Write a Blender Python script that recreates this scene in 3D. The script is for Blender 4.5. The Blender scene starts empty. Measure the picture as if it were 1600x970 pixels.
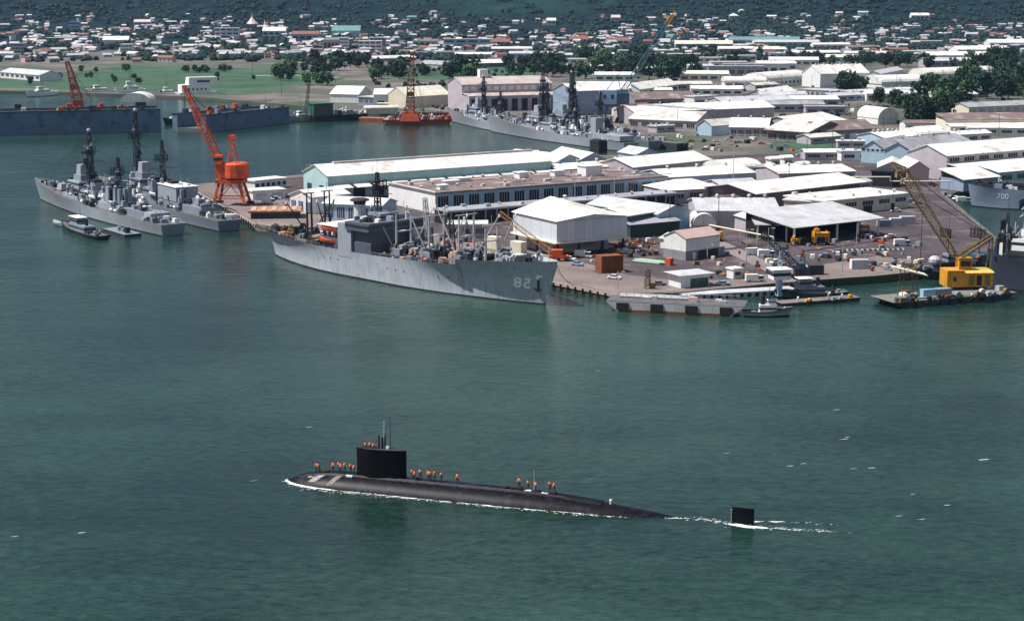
import bpy, math, random
from math import sin, cos, radians, pi, atan2, sqrt, hypot
from mathutils import Vector, Matrix, noise
from mathutils.geometry import tessellate_polygon
R_ = random.Random(58)

# ------------------------------------------------------------------ camera, sky, sun, exposure
CAMH, FPX, TH = 95.0, 2600.0, math.atan2(500, 2600)
sc = bpy.context.scene
cam_d = bpy.data.cameras.new('camera'); cam = bpy.data.objects.new('camera', cam_d)
sc.collection.objects.link(cam); sc.camera = cam
cam.location = (0, 0, CAMH); cam.rotation_euler = (pi/2 - TH, 0, 0)
cam_d.sensor_width = 36; cam_d.lens = 36*FPX/1600; cam_d.clip_start = 1; cam_d.clip_end = 40000
SUN_EL, SUN_AZ = radians(59), radians(-93)      # azimuth measured from +Y towards +X
sdir = Vector((sin(SUN_AZ)*cos(SUN_EL), cos(SUN_AZ)*cos(SUN_EL), sin(SUN_EL)))
world = bpy.data.worlds.new('World'); sc.world = world; world.use_nodes = True
wn = world.node_tree.nodes; wl = world.node_tree.links
sky = wn.new('ShaderNodeTexSky'); sky.sky_type = 'NISHITA'; sky.sun_disc = False
sky.sun_elevation = SUN_EL; sky.sun_rotation = SUN_AZ; sky.altitude = 100; sky.air_density = 1.0; sky.dust_density = 1.0; sky.ozone_density = 1.5
wtc = wn.new('ShaderNodeTexCoord'); wmp = wn.new('ShaderNodeMapping'); wmp.inputs['Scale'].default_value = (1, 1, 2.2); wl.new(wtc.outputs['Generated'], wmp.inputs[0])
wno = wn.new('ShaderNodeTexNoise'); wno.inputs['Scale'].default_value = 6.5; wno.inputs['Detail'].default_value = 7; wno.inputs['Roughness'].default_value = .6; wl.new(wmp.outputs[0], wno.inputs['Vector'])
wmr = wn.new('ShaderNodeMapRange'); wmr.inputs[1].default_value = .49; wmr.inputs[2].default_value = .60; wl.new(wno.outputs[0], wmr.inputs[0])
wmx = wn.new('ShaderNodeMix'); wmx.data_type = 'RGBA'; wl.new(wmr.outputs[0], wmx.inputs[0]); wl.new(sky.outputs[0], wmx.inputs[6]); wmx.inputs[7].default_value = (6.5, 6.8, 7.2, 1)   # unseen clouds added to vary the water's reflections
wl.new(wmx.outputs[2], wn['Background'].inputs[0]); wn['Background'].inputs[1].default_value = 0.05
sun_d = bpy.data.lights.new('sun', 'SUN'); sun = bpy.data.objects.new('sun', sun_d); sc.collection.objects.link(sun)
sun_d.energy = 5.0; sun_d.angle = radians(0.5); sun_d.color = (1, .955, .89)
sun.rotation_euler = (-sdir).to_track_quat('-Z', 'Y').to_euler()
sc.view_settings.view_transform = 'Standard'; sc.view_settings.look = 'None'; sc.view_settings.gamma = 1
sc.view_settings.exposure = 0.56
try:
    sc.cycles.max_bounces = 6; sc.cycles.volume_bounces = 0; sc.cycles.use_denoising = True
except Exception: pass

def at(px, py, z=2.5):
    """the point of height z seen at that place of the 1600 x 970 photograph"""
    u = (px-800)/FPX; v = (py-485)/FPX
    d = Vector((u, cos(TH) - v*sin(TH), -sin(TH) - v*cos(TH)))
    return Vector((0, 0, CAMH)) + d*((z-CAMH)/d.z)
def scale_at(p): return FPX/(p.y*cos(TH) + (CAMH-p.z)*sin(TH))

# ------------------------------------------------------------------ object helpers
COL = sc.collection
def setp(o, label=None, cat=None, group=None, kind=None):
    if label: o['label'] = label
    if cat: o['category'] = cat
    if group: o['group'] = group
    if kind: o['kind'] = kind
    return o
def thing(name, label, cat, loc=(0, 0, 0), rz=0, group=None):
    o = bpy.data.objects.new(name, None); COL.objects.link(o); o.location = loc; o.rotation_euler = (0, 0, rz)
    o.empty_display_size = .1
    return setp(o, label, cat, group)
def copy_tree(o, parent=None):
    c = o.copy(); COL.objects.link(c)
    if parent is not None: c.parent = parent
    for ch in list(o.children): copy_tree(ch, c)
    return c
def place(root, loc, rz=0, label=None, group=None, s=1.0, name=None):
    c = copy_tree(root)
    c.location = loc; c.rotation_euler = (0, 0, rz); c.scale = (s, s, s)
    if label: c['label'] = label
    if group: c['group'] = group
    return c
class MB:
    def __init__(s): s.v = []; s.f = []; s.m = []
    def add(s, vs, fs, mi=0):
        b = len(s.v); s.v += [tuple(v) for v in vs]; s.f += [tuple(i+b for i in f) for f in fs]; s.m += [mi]*len(fs); return s
    def box(s, x0, x1, y0, y1, z0, z1, mi=0):
        return s.add([(x0,y0,z0),(x1,y0,z0),(x1,y1,z0),(x0,y1,z0),(x0,y0,z1),(x1,y0,z1),(x1,y1,z1),(x0,y1,z1)],
                     [(0,3,2,1),(4,5,6,7),(0,1,5,4),(1,2,6,5),(2,3,7,6),(3,0,4,7)], mi)
    def rbox(s, c, sx, sy, sz, rz=0, mi=0, taper=1.0):
        """box standing on c, turned by rz; the top may be narrower"""
        ca, sa = cos(rz), sin(rz); vs = []
        for k, z in ((1, 0), (taper, sz)):
            for a, b in ((-1,-1),(1,-1),(1,1),(-1,1)):
                x, y = a*sx/2*k, b*sy/2*k; vs.append((c[0]+x*ca-y*sa, c[1]+x*sa+y*ca, c[2]+z))
        return s.add(vs, [(0,3,2,1),(4,5,6,7),(0,1,5,4),(1,2,6,5),(2,3,7,6),(3,0,4,7)], mi)
    def tube(s, p, q, r0, r1=None, n=6, mi=0, cap=True):
        p = Vector(p); q = Vector(q); r1 = r0 if r1 is None else r1; d = q-p
        if d.length < 1e-6: return s
        d.normalize(); a = d.orthogonal().normalized(); b = d.cross(a); vs = []
        for c, r in ((p, r0), (q, r1)):
            for k in range(n):
                t = 2*pi*k/n; vs.append(c + a*(r*cos(t)) + b*(r*sin(t)))
        fs = [(k, (k+1) % n, n+(k+1) % n, n+k) for k in range(n)]
        if cap: fs += [tuple(range(n-1, -1, -1)), tuple(range(n, 2*n))]
        return s.add(vs, fs, mi)
    def beam(s, p, q, w, mi=0): return s.tube(p, q, w*.7, n=4, mi=mi)
    def prism(s, pts, z0, z1, mi=0):
        n = len(pts); vs = [(x, y, z0) for x, y in pts] + [(x, y, z1) for x, y in pts]
        fs = [(k, (k+1) % n, n+(k+1) % n, n+k) for k in range(n)]
        for t in tessellate_polygon([[Vector((x, y, 0)) for x, y in pts]]):
            fs.append((t[0]+n, t[1]+n, t[2]+n)); fs.append((t[2], t[1], t[0]))
        return s.add(vs, fs, mi)
    def sheet(s, pts, z, mi=0):
        fs = [tuple(t) for t in tessellate_polygon([[Vector((x, y, 0)) for x, y in pts]])]
        vs = [(x, y, z) for x, y in pts]; out = []
        for f in fs:
            a, b, c = (Vector(vs[i]) for i in f)
            out.append(f if (b-a).cross(c-a).z > 0 else f[::-1])
        return s.add(vs, out, mi)
    def lathe(s, c, prof, n=12, mi=0):
        vs = []; fs = []
        for r, z in prof:
            for k in range(n): t = 2*pi*k/n; vs.append((c[0]+r*cos(t), c[1]+r*sin(t), c[2]+z))
        for i in range(len(prof)-1):
            for k in range(n): a = i*n+k; b = i*n+(k+1) % n; fs.append((a, b, b+n, a+n))
        fs.append(tuple(range(n-1, -1, -1))); fs.append(tuple(range((len(prof)-1)*n, len(prof)*n)))
        return s.add(vs, fs, mi)
    def ball(s, c, r, n=8, sz=1.0, mi=0):
        return s.lathe(c, [(max(.02, r*sin(pi*i/5)), -r*sz*cos(pi*i/5)) for i in range(6)], n, mi)
    def lattice(s, p, q, w0, w1, n, t=.15, mi=0, up=(0, 0, 1)):
        p = Vector(p); q = Vector(q); d = (q-p).normalized(); a = d.cross(Vector(up))
        if a.length < .05: a = d.cross(Vector((1, 0, 0)))
        a.normalize(); b = d.cross(a); rings = []
        for i in range(n+1):
            c = p.lerp(q, i/n); w = (w0+(w1-w0)*i/n)/2
            rings.append([c+a*w+b*w, c-a*w+b*w, c-a*w-b*w, c+a*w-b*w])
        for k in range(4): s.beam(rings[0][k], rings[-1][k], t*1.3, mi)
        for i in range(n):
            for k in range(4):
                s.beam(rings[i][k], rings[i+1][(k+1) % 4] if i % 2 else rings[i+1][k-1], t*.8, mi)
                s.beam(rings[i+1][k], rings[i+1][(k+1) % 4], t*.7, mi)
        return s
    def build(s, name, mats, parent=None, smooth=False):
        me = bpy.data.meshes.new(name); me.from_pydata(s.v, [], s.f)
        mats = mats if isinstance(mats, (list, tuple)) else [mats]
        for m in mats: me.materials.append(m)
        if len(mats) > 1: me.polygons.foreach_set('material_index', s.m)
        if smooth: me.polygons.foreach_set('use_smooth', [True]*len(me.polygons))
        me.update(); o = bpy.data.objects.new(name, me); COL.objects.link(o)
        if parent is not None: o.parent = parent
        return o

# ------------------------------------------------------------------ procedural materials
MATS = {}
def mat(name, col, rough=.7, var=.25, sc_=.35, metal=0, streak=0, corr=0, grime=None, fine=3.0, spec=.4, gs=.12):
    """colour broken up by two noises, optional down-streaks, corrugation bump and grime patches"""
    if name in MATS: return MATS[name]
    m = bpy.data.materials.new(name); m.use_nodes = True; nt = m.node_tree; N = nt.nodes; L = nt.links
    b = N['Principled BSDF']; b.inputs['Roughness'].default_value = rough; b.inputs['Metallic'].default_value = metal
    b.inputs['Specular IOR Level'].default_value = spec
    tc = N.new('ShaderNodeTexCoord'); geo = N.new('ShaderNodeNewGeometry')
    oi = N.new('ShaderNodeObjectInfo')
    off = N.new('ShaderNodeVectorMath'); off.operation = 'ADD'
    cx = N.new('ShaderNodeMath'); cx.operation = 'MULTIPLY'; cx.inputs[1].default_value = 97; L.new(oi.outputs['Random'], cx.inputs[0])
    cmb = N.new('ShaderNodeCombineXYZ'); L.new(cx.outputs[0], cmb.inputs[0]); L.new(cx.outputs[0], cmb.inputs[1])
    L.new(tc.outputs['Object'], off.inputs[0]); L.new(cmb.outputs[0], off.inputs[1])
    def ns(scale, det, vec=None):
        n = N.new('ShaderNodeTexNoise'); n.inputs['Scale'].default_value = scale; n.inputs['Detail'].default_value = det
        L.new(vec or off.outputs[0], n.inputs['Vector']); return n
    n1 = ns(sc_, 5); n2 = ns(fine, 3)
    add = N.new('ShaderNodeMath'); add.operation = 'ADD'; L.new(n1.outputs[0], add.inputs[0]); L.new(n2.outputs[0], add.inputs[1])
    mr = N.new('ShaderNodeMapRange'); mr.inputs[1].default_value = .7; mr.inputs[2].default_value = 1.3
    mr.inputs[3].default_value = 1-var; mr.inputs[4].default_value = 1+var*.6; L.new(add.outputs[0], mr.inputs[0])
    val = mr.outputs[0]
    if streak:
        mp = N.new('ShaderNodeMapping'); mp.inputs['Scale'].default_value = (1, 1, .08); L.new(off.outputs[0], mp.inputs[0])
        n3 = ns(1.6, 4, mp.outputs[0]); r3 = N.new('ShaderNodeMapRange'); r3.inputs[1].default_value = .5; r3.inputs[2].default_value = .75
        r3.inputs[3].default_value = 1; r3.inputs[4].default_value = 1-streak; L.new(n3.outputs[0], r3.inputs[0])
        mu = N.new('ShaderNodeMath'); mu.operation = 'MULTIPLY'; L.new(val, mu.inputs[0]); L.new(r3.outputs[0], mu.inputs[1]); val = mu.outputs[0]
    mx = N.new('ShaderNodeVectorMath'); mx.operation = 'SCALE'; mx.inputs[0].default_value = col; L.new(val, mx.inputs['Scale'])
    colout = mx.outputs[0]
    if grime:
        n4 = ns(gs, 6); r4 = N.new('ShaderNodeMapRange'); r4.inputs[1].default_value = .54; r4.inputs[2].default_value = .68; L.new(n4.outputs[0], r4.inputs[0])
        mm = N.new('ShaderNodeMix'); mm.data_type = 'RGBA'; L.new(r4.outputs[0], mm.inputs[0]); L.new(colout, mm.inputs[6]); mm.inputs[7].default_value = (*grime, 1)
        colout = mm.outputs[2]
    if corr:   # sheets of slightly different age, joints between them
        bt = N.new('ShaderNodeTexBrick'); bt.inputs['Scale'].default_value = .12; bt.inputs['Mortar Size'].default_value = .012; bt.inputs['Brick Width'].default_value = .45; bt.inputs['Row Height'].default_value = .8
        bt.inputs['Color1'].default_value = (1,1,1,1); bt.inputs['Color2'].default_value = (.80,.79,.78,1); bt.inputs['Mortar'].default_value = (.55,.53,.52,1); L.new(off.outputs[0], bt.inputs['Vector'])
        mb = N.new('ShaderNodeMix'); mb.data_type = 'RGBA'; mb.blend_type = 'MULTIPLY'; mb.inputs[0].default_value = .75; L.new(colout, mb.inputs[6]); L.new(bt.outputs[0], mb.inputs[7]); colout = mb.outputs[2]
    L.new(colout, b.inputs['Base Color'])
    if corr:
        w = N.new('ShaderNodeTexWave'); w.inputs['Scale'].default_value = corr; w.bands_direction = 'X'; L.new(tc.outputs['Object'], w.inputs['Vector'])
        bp = N.new('ShaderNodeBump'); bp.inputs['Strength'].default_value = .25; bp.inputs['Distance'].default_value = .15
        L.new(w.outputs[1], bp.inputs['Height']); L.new(bp.outputs[0], b.inputs['Normal'])
    MATS[name] = m; return m
W = mat('white_roof', (.74,.73,.70), .55, .16, .08, corr=.5, grime=(.50,.46,.42))
W2 = mat('old_white_roof', (.60,.58,.56), .6, .25, .1, corr=.5, grime=(.38,.31,.28))
CR = mat('cream_roof', (.70,.66,.55), .6, .16, .1, corr=.5)
GR = mat('grey_roof', (.33,.34,.38), .6, .22, .1, corr=.5, grime=(.24,.22,.22))
LG = mat('pale_grey_roof', (.50,.51,.55), .55, .18, .1, corr=.5, grime=(.40,.37,.36))
BRF = mat('brown_roof', (.17,.125,.12), .85, .35, .12, grime=(.30,.25,.24))
RED = mat('red_roof', (.22,.09,.07), .7, .3, .3)
TEAL = mat('teal_roof', (.12,.24,.25), .6, .2, .2)
PINK = mat('pink_wall', (.60,.42,.40), .7, .15, .2, streak=.15)
WW = mat('white_wall', (.72,.72,.72), .6, .12, .2, streak=.18)
CW = mat('cream_wall', (.66,.61,.48), .7, .14, .2, streak=.15)
BW = mat('pale_blue_wall', (.36,.50,.60), .6, .12, .2, streak=.15)
SW = mat('steel_blue_wall', (.26,.33,.44), .55, .14, .2, streak=.2)
TW = mat('pale_teal_wall', (.40,.58,.57), .6, .12, .2, streak=.15)
LW = mat('lilac_grey_wall', (.42,.38,.42), .7, .15, .2, streak=.2)
GW = mat('grey_wall', (.24,.24,.27), .7, .2, .2, streak=.2)
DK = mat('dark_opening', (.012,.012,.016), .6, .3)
GLS = mat('dark_glass', (.02,.028,.04), .15, .3, spec=.6)
NAVY = mat('blue_door', (.02,.05,.16), .5, .2)
CONC = mat('quay_concrete', (.185,.145,.138), .85, .5, .05, grime=(.13,.10,.105), fine=1.2)
ASPH = mat('asphalt', (.062,.048,.056), .9, .6, .04, grime=(.12,.09,.095), fine=.8)
SHIP = mat('ship_grey', (.20,.23,.285), .5, .14, .12, streak=.16)
SHIPL = mat('light_ship_grey', (.29,.32,.37), .5, .15, .15, streak=.16)
SHIPD = mat('dark_ship_grey', (.032,.037,.048), .6, .35, .5)
SHIPN = mat('navy_hull', (.035,.045,.07), .5, .25, .2, streak=.2)
DOCKB = mat('dock_blue_grey', (.12,.18,.27), .65, .25, .08, streak=.3, grime=(.06,.085,.13))
DECK = mat('deck_paint', (.10,.10,.105), .85, .4, .3)
BOOT = mat('boot_black', (.012,.012,.014), .5, .3)
BLK = mat('black_rubber', (.014,.014,.017), .7, .4)
ORG = mat('orange_paint', (.74,.105,.02), .6, .4, .5, streak=.45, grime=(.42,.07,.025), gs=.4)
LIFE = mat('lifeboat_orange', (.60,.10,.04), .5, .15, 1)
YEL = mat('yellow_paint', (.66,.30,.015), .6, .4, .5, streak=.45, grime=(.40,.19,.03), gs=.5)
YRU = mat('weathered_yellow', (.20,.145,.06), .8, .5, .6)
RUST = mat('rust', (.20,.065,.022), .85, .45, .4, streak=.3)
WOOD = mat('timber_deck', (.36,.19,.11), .85, .35, .5)
BLUE = mat('blue_paint', (.035,.085,.14), .5, .25, .5)
LBLUE = mat('pale_blue_paint', (.30,.44,.60), .5, .15, .5)
GRN = mat('green_paint', (.035,.12,.075), .6, .25, .4)
LGRN = mat('pale_green_paint', (.30,.42,.33), .6, .25, .6)
WP = mat('white_paint', (.76,.76,.75), .45, .1, .6)
MET = mat('galvanised_metal', (.36,.37,.39), .5, .2, .6)
SKIN = mat('skin', (.42,.24,.17), .6, .08, 4)
ORD_ = mat('dull_orange_paint', (.40,.075,.025), .6, .3, .3, streak=.3)
JACK = mat('orange_lifejacket', (.85,.17,.06), .6, .15, 4)
TROU = mat('navy_clothes', (.025,.03,.06), .8, .2, 4)
SHRT = mat('khaki_clothes', (.33,.27,.18), .8, .2, 4)
HAIR = mat('dark_hair', (.02,.015,.012), .7, .2, 4)
BARK = mat('bark', (.10,.075,.055), .9, .3, 1)
SUBH = mat('submarine_black', (.005,.005,.009), .42, .6, .35, grime=(.018,.017,.032), fine=2, spec=.10, gs=.7)  # bluish base and patches: hull wear with the purple sheen painted in
SAIL = mat('sail_black', (.005,.005,.007), .6, .4, .4, spec=.1)
FOAM = mat('foam_white', (.80,.84,.84), .8, .2, 1.5)
CARB = mat('car_blue', (.25,.36,.50), .35, .05, 1); CARW = mat('car_white', (.72,.72,.72), .35, .05, 1); CARR = mat('car_red', (.42,.05,.04), .35, .05, 1); CARG = mat('car_grey', (.2,.22,.24), .35, .05, 1)

def foliage(name, c1, c2):
    m = bpy.data.materials.new(name); m.use_nodes = True; N = m.node_tree.nodes; L = m.node_tree.links; b = N['Principled BSDF']
    b.inputs['Roughness'].default_value = .75; b.inputs['Specular IOR Level'].default_value = .2
    tc = N.new('ShaderNodeTexCoord'); n = N.new('ShaderNodeTexNoise'); n.inputs['Scale'].default_value = .5; n.inputs['Detail'].default_value = 4
    L.new(tc.outputs['Object'], n.inputs['Vector']); oi = N.new('ShaderNodeObjectInfo')
    a = N.new('ShaderNodeMath'); a.operation = 'MULTIPLY_ADD'; a.inputs[1].default_value = .35; L.new(oi.outputs['Random'], a.inputs[0]); L.new(n.outputs[0], a.inputs[2])
    r = N.new('ShaderNodeValToRGB'); r.color_ramp.elements[0].position = .42; r.color_ramp.elements[0].color = (*c1, 1)
    r.color_ramp.elements[1].position = .95; r.color_ramp.elements[1].color = (*c2, 1); L.new(a.outputs[0], r.inputs[0]); L.new(r.outputs[0], b.inputs['Base Color'])
    return m
LEAF = foliage('dark_foliage', (.006,.017,.010), (.024,.055,.022))
LEAF2 = foliage('mid_foliage', (.018,.045,.020), (.055,.115,.04))
FWOOD = foliage('far_foliage', (.003,.012,.013), (.012,.034,.024))

# ------------------------------------------------------------------ water
def water_mat():
    m = bpy.data.materials.new('harbour_water'); m.use_nodes = True; N = m.node_tree.nodes; L = m.node_tree.links; b = N['Principled BSDF']
    b.inputs['IOR'].default_value = 1.33; b.inputs['Roughness'].default_value = .16
    tc = N.new('ShaderNodeTexCoord')
    def ns(scale, det, mp=(1, 1, 1), rz=0, rough=.55):
        p = N.new('ShaderNodeMapping'); p.inputs['Scale'].default_value = mp; p.inputs['Rotation'].default_value = (0, 0, rz)
        L.new(tc.outputs['Object'], p.inputs[0]); n = N.new('ShaderNodeTexNoise'); n.inputs['Scale'].default_value = scale
        n.inputs['Detail'].default_value = det; n.inputs['Roughness'].default_value = rough; L.new(p.outputs[0], n.inputs['Vector']); return n
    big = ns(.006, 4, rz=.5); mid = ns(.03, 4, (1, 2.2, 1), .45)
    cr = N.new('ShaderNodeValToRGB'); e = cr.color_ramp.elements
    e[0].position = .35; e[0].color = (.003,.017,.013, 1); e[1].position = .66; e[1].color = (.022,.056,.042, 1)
    rip = ns(.32, 6, (1, 1.6, 1), .4, .78); rp = N.new('ShaderNodeMath'); rp.operation = 'MULTIPLY_ADD'; rp.inputs[1].default_value = .85; L.new(rip.outputs[0], rp.inputs[0])  # light and dark of the ripples painted into the base colour
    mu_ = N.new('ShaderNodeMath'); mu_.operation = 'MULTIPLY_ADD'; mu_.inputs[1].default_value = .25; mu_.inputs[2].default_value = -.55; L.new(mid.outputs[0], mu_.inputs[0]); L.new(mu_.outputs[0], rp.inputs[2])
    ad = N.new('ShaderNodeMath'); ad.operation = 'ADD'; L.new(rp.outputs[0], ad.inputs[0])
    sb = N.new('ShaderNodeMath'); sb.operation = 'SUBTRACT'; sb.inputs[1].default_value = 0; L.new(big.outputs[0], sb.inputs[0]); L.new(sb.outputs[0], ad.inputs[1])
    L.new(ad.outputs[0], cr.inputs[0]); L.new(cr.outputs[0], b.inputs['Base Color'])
    h = None
    for scale, det, amp, mp, rz in ((.03, 3, .5, (1, 2.0, 1), .55), (.15, 4, .36, (1, 1.5, 1), .35), (.55, 5, .17, (1, 1.3, 1), .7)):
        n = ns(scale, det, mp, rz); k = N.new('ShaderNodeMath'); k.operation = 'MULTIPLY_ADD'; k.inputs[1].default_value = amp; L.new(n.outputs[0], k.inputs[0])
        if h: L.new(h, k.inputs[2])
        else: k.inputs[2].default_value = 0
        h = k.outputs[0]
    bp = N.new('ShaderNodeBump'); bp.inputs['Strength'].default_value = 1; bp.inputs['Distance'].default_value = 1.0; L.new(h, bp.inputs['Height']); L.new(bp.outputs[0], b.inputs['Normal'])
    return m
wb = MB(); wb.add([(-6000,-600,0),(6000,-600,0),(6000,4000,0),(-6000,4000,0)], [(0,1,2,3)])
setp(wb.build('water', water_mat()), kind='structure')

# ------------------------------------------------------------------ land
def P2(px, py, z=2.5): p = at(px, py, z); return (p.x, p.y)
shore = [P2(*p) for p in [(0,142),(90,144),(180,147),(300,151),(430,162),(470,166),(520,172),(560,174),(640,176),(700,176),(740,182),(775,188),(900,203),(1000,212),(1052,219),(1085,232),(1060,240),(1000,242),(905,243),(830,244),(640,256),(480,272),(390,281),(290,289),(400,350),(700,406),(880,443),(966,460),(1069,456),(1239,440),(1370,431),(1440,424),(1566,398),(1556,370),(1478,305),(1530,289)]]
shore = [(-2500, 1700)] + shore + [(1500, shore[-1][1]+10), (2500, 900), (2500, 2750), (-2500, 2750)]
def ground_mat():
    m = bpy.data.materials.new('dusty_ground'); m.use_nodes = True; N = m.node_tree.nodes; L = m.node_tree.links; b = N['Principled BSDF']; b.inputs['Roughness'].default_value = .9
    tc = N.new('ShaderNodeTexCoord'); n = N.new('ShaderNodeTexNoise'); n.inputs['Scale'].default_value = .012; n.inputs['Detail'].default_value = 8; n.inputs['Roughness'].default_value = .65
    L.new(tc.outputs['Object'], n.inputs['Vector']); r = N.new('ShaderNodeValToRGB'); e = r.color_ramp.elements
    e[0].position = .40; e[0].color = (.035,.065,.032, 1); e[1].position = .62; e[1].color = (.16,.125,.12, 1)
    x = e.new(.50); x.color = (.075,.075,.062, 1); L.new(n.outputs[0], r.inputs[0]); L.new(r.outputs[0], b.inputs['Base Color']); return m
g = MB(); g.prism(shore, -2, 2.5); setp(g.build('ground', ground_mat()), kind='structure')
def sheet(name, pts, z, m): s = MB(); s.sheet([P2(*p) for p in pts], z); return setp(s.build(name, m), kind='structure')
GRASS0 = foliage('grass', (.010,.040,.020), (.040,.105,.040))
GRASS = bpy.data.materials.new('mown_grass'); GRASS.use_nodes = True; N = GRASS.node_tree.nodes; L = GRASS.node_tree.links; N['Principled BSDF'].inputs['Roughness'].default_value = .9
_t = N.new('ShaderNodeTexCoord'); _n = N.new('ShaderNodeTexNoise'); _n.inputs['Scale'].default_value = .018; _n.inputs['Detail'].default_value = 9; _n.inputs['Roughness'].default_value = .68
_r = N.new('ShaderNodeValToRGB'); _e = _r.color_ramp.elements; _e[0].position = .36; _e[0].color = (.008,.034,.018, 1); _e[1].position = .80; _e[1].color = (.085,.10,.055, 1); _x = _e.new(.54); _x.color = (.022,.078,.032, 1)
L.new(_t.outputs['Object'], _n.inputs['Vector']); L.new(_n.outputs[0], _r.inputs[0]); L.new(_r.outputs[0], N['Principled BSDF'].inputs['Base Color'])
sheet('grass_field', [(-500,137),(0,138),(180,141),(300,144),(400,144),(450,134),(500,130),(540,124),(500,113),(420,107),(200,103),(0,124),(-500,128)], 2.506, GRASS)
sheet('field_path', [(392,118),(460,117),(530,121),(530,122),(460,118.2),(392,119.2)], 2.51, mat('sandy_path', (.26,.22,.17), .9, .3, .05))
sheet('grass_field', [(585,120),(700,126),(840,118),(850,106),(700,103),(600,108)], 2.506, GRASS)
sheet('grass_field', [(1195,228),(1300,240),(1345,228),(1330,216),(1230,212)], 2.506, GRASS)
sheet('grass_field', [(1440,70),(1570,72),(1560,58),(1440,58)], 2.506, GRASS)
sheet('yard', [(404,346),(700,402),(882,438),(967,455),(1069,451),(1239,435),(1370,426),(1440,419),(1558,396),(1550,371),(1474,307),(1524,291),(1600,285),(1600,240),(1340,235),(1060,246),(840,247),(640,259),(480,275),(395,284),(298,291)], 2.504, ASPH)
sheet('quay_apron', [(860,434),(966,459.5),(1069,455.5),(1239,439.5),(1370,430.5),(1430,424),(1425,406),(1370,400),(1240,420),(1160,436),(1075,440),(985,430),(880,402),(640,358),(640,392),(700,405)], 2.508, CONC)
sheet('quay_apron', [(404,349),(700,405),(640,358),(470,318),(330,286),(294,289)], 2.508, CONC)
sheet('road', [(1090,372),(1230,440),(1262,437),(1120,372)], 2.512, mat('worn_concrete', (.20,.165,.17), .9, .35, .1))
for pts in ([(1150,375),(1240,432),(1244,431),(1156,374)], [(1080,395),(1420,352),(1422,354),(1082,398)], [(1250,392),(1440,366),(1441,368),(1252,395)]):
    sheet('rail_strip', pts, 2.516, mat('rail_channel', (.03,.026,.03), .8, .3))
# quay face: fender piles under the concrete edge
def piles(a, b, n, label):
    a = at(*a); b = at(*b); o = thing('quay_wall', label, 'quay wall', (a.x, a.y, 0), atan2(b.y-a.y, b.x-a.x)); L = hypot(b.x-a.x, b.y-a.y)
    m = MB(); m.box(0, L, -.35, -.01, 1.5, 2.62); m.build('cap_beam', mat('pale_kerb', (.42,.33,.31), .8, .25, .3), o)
    m = MB(); m.box(0, L, -.05, .9, -1, 1.5); m.build('lower_wall', mat('dark_concrete', (.06,.055,.055), .8, .4), o)  # darker concrete face below the cap beam
    for i in range(n):
        m = MB(); m.tube((L*(i+.5)/n, -.6, -1), (L*(i+.5)/n, -.6, 2.3), .28); m.build('fender_pile', BLK, o)
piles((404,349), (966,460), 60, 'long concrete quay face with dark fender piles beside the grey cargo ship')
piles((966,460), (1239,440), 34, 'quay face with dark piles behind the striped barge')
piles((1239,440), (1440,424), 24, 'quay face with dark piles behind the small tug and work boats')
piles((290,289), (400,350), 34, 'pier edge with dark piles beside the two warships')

# ------------------------------------------------------------------ hills
def hill(x, y):
    d = y
    b = 0.0
    if d > 2600: b = 26*((min(d, 3800)-2600)/1200)**1.6
    if d > 3650:
        k = d-3650; b += .24*k*(1-math.exp(-k/250)) if k < 2200 else .24*2200
    nz = noise.noise(Vector((x/900, y/700, .3)))*.6 + noise.noise(Vector((x/330, y/260, 1.7)))*.35 + noise.noise(Vector((x/110, y/90, 4.7)))*.15
    f = min(1, max(0, (d-2900)/1500)); return 2.3 + b + nz*f*(26 + .26*max(0, d-3650))
hm = MB(); NX, NY = 200, 150; vs = []
for j in range(NY+1):
    y = 2600 + 5400*(j/NY)**1.5
    for i in range(NX+1):
        x = -3600 + 7200*i/NX; vs.append((x, y, hill(x, y)))
hm.add(vs, [(j*(NX+1)+i, j*(NX+1)+i+1, (j+1)*(NX+1)+i+1, (j+1)*(NX+1)+i) for j in range(NY) for i in range(NX)])
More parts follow.
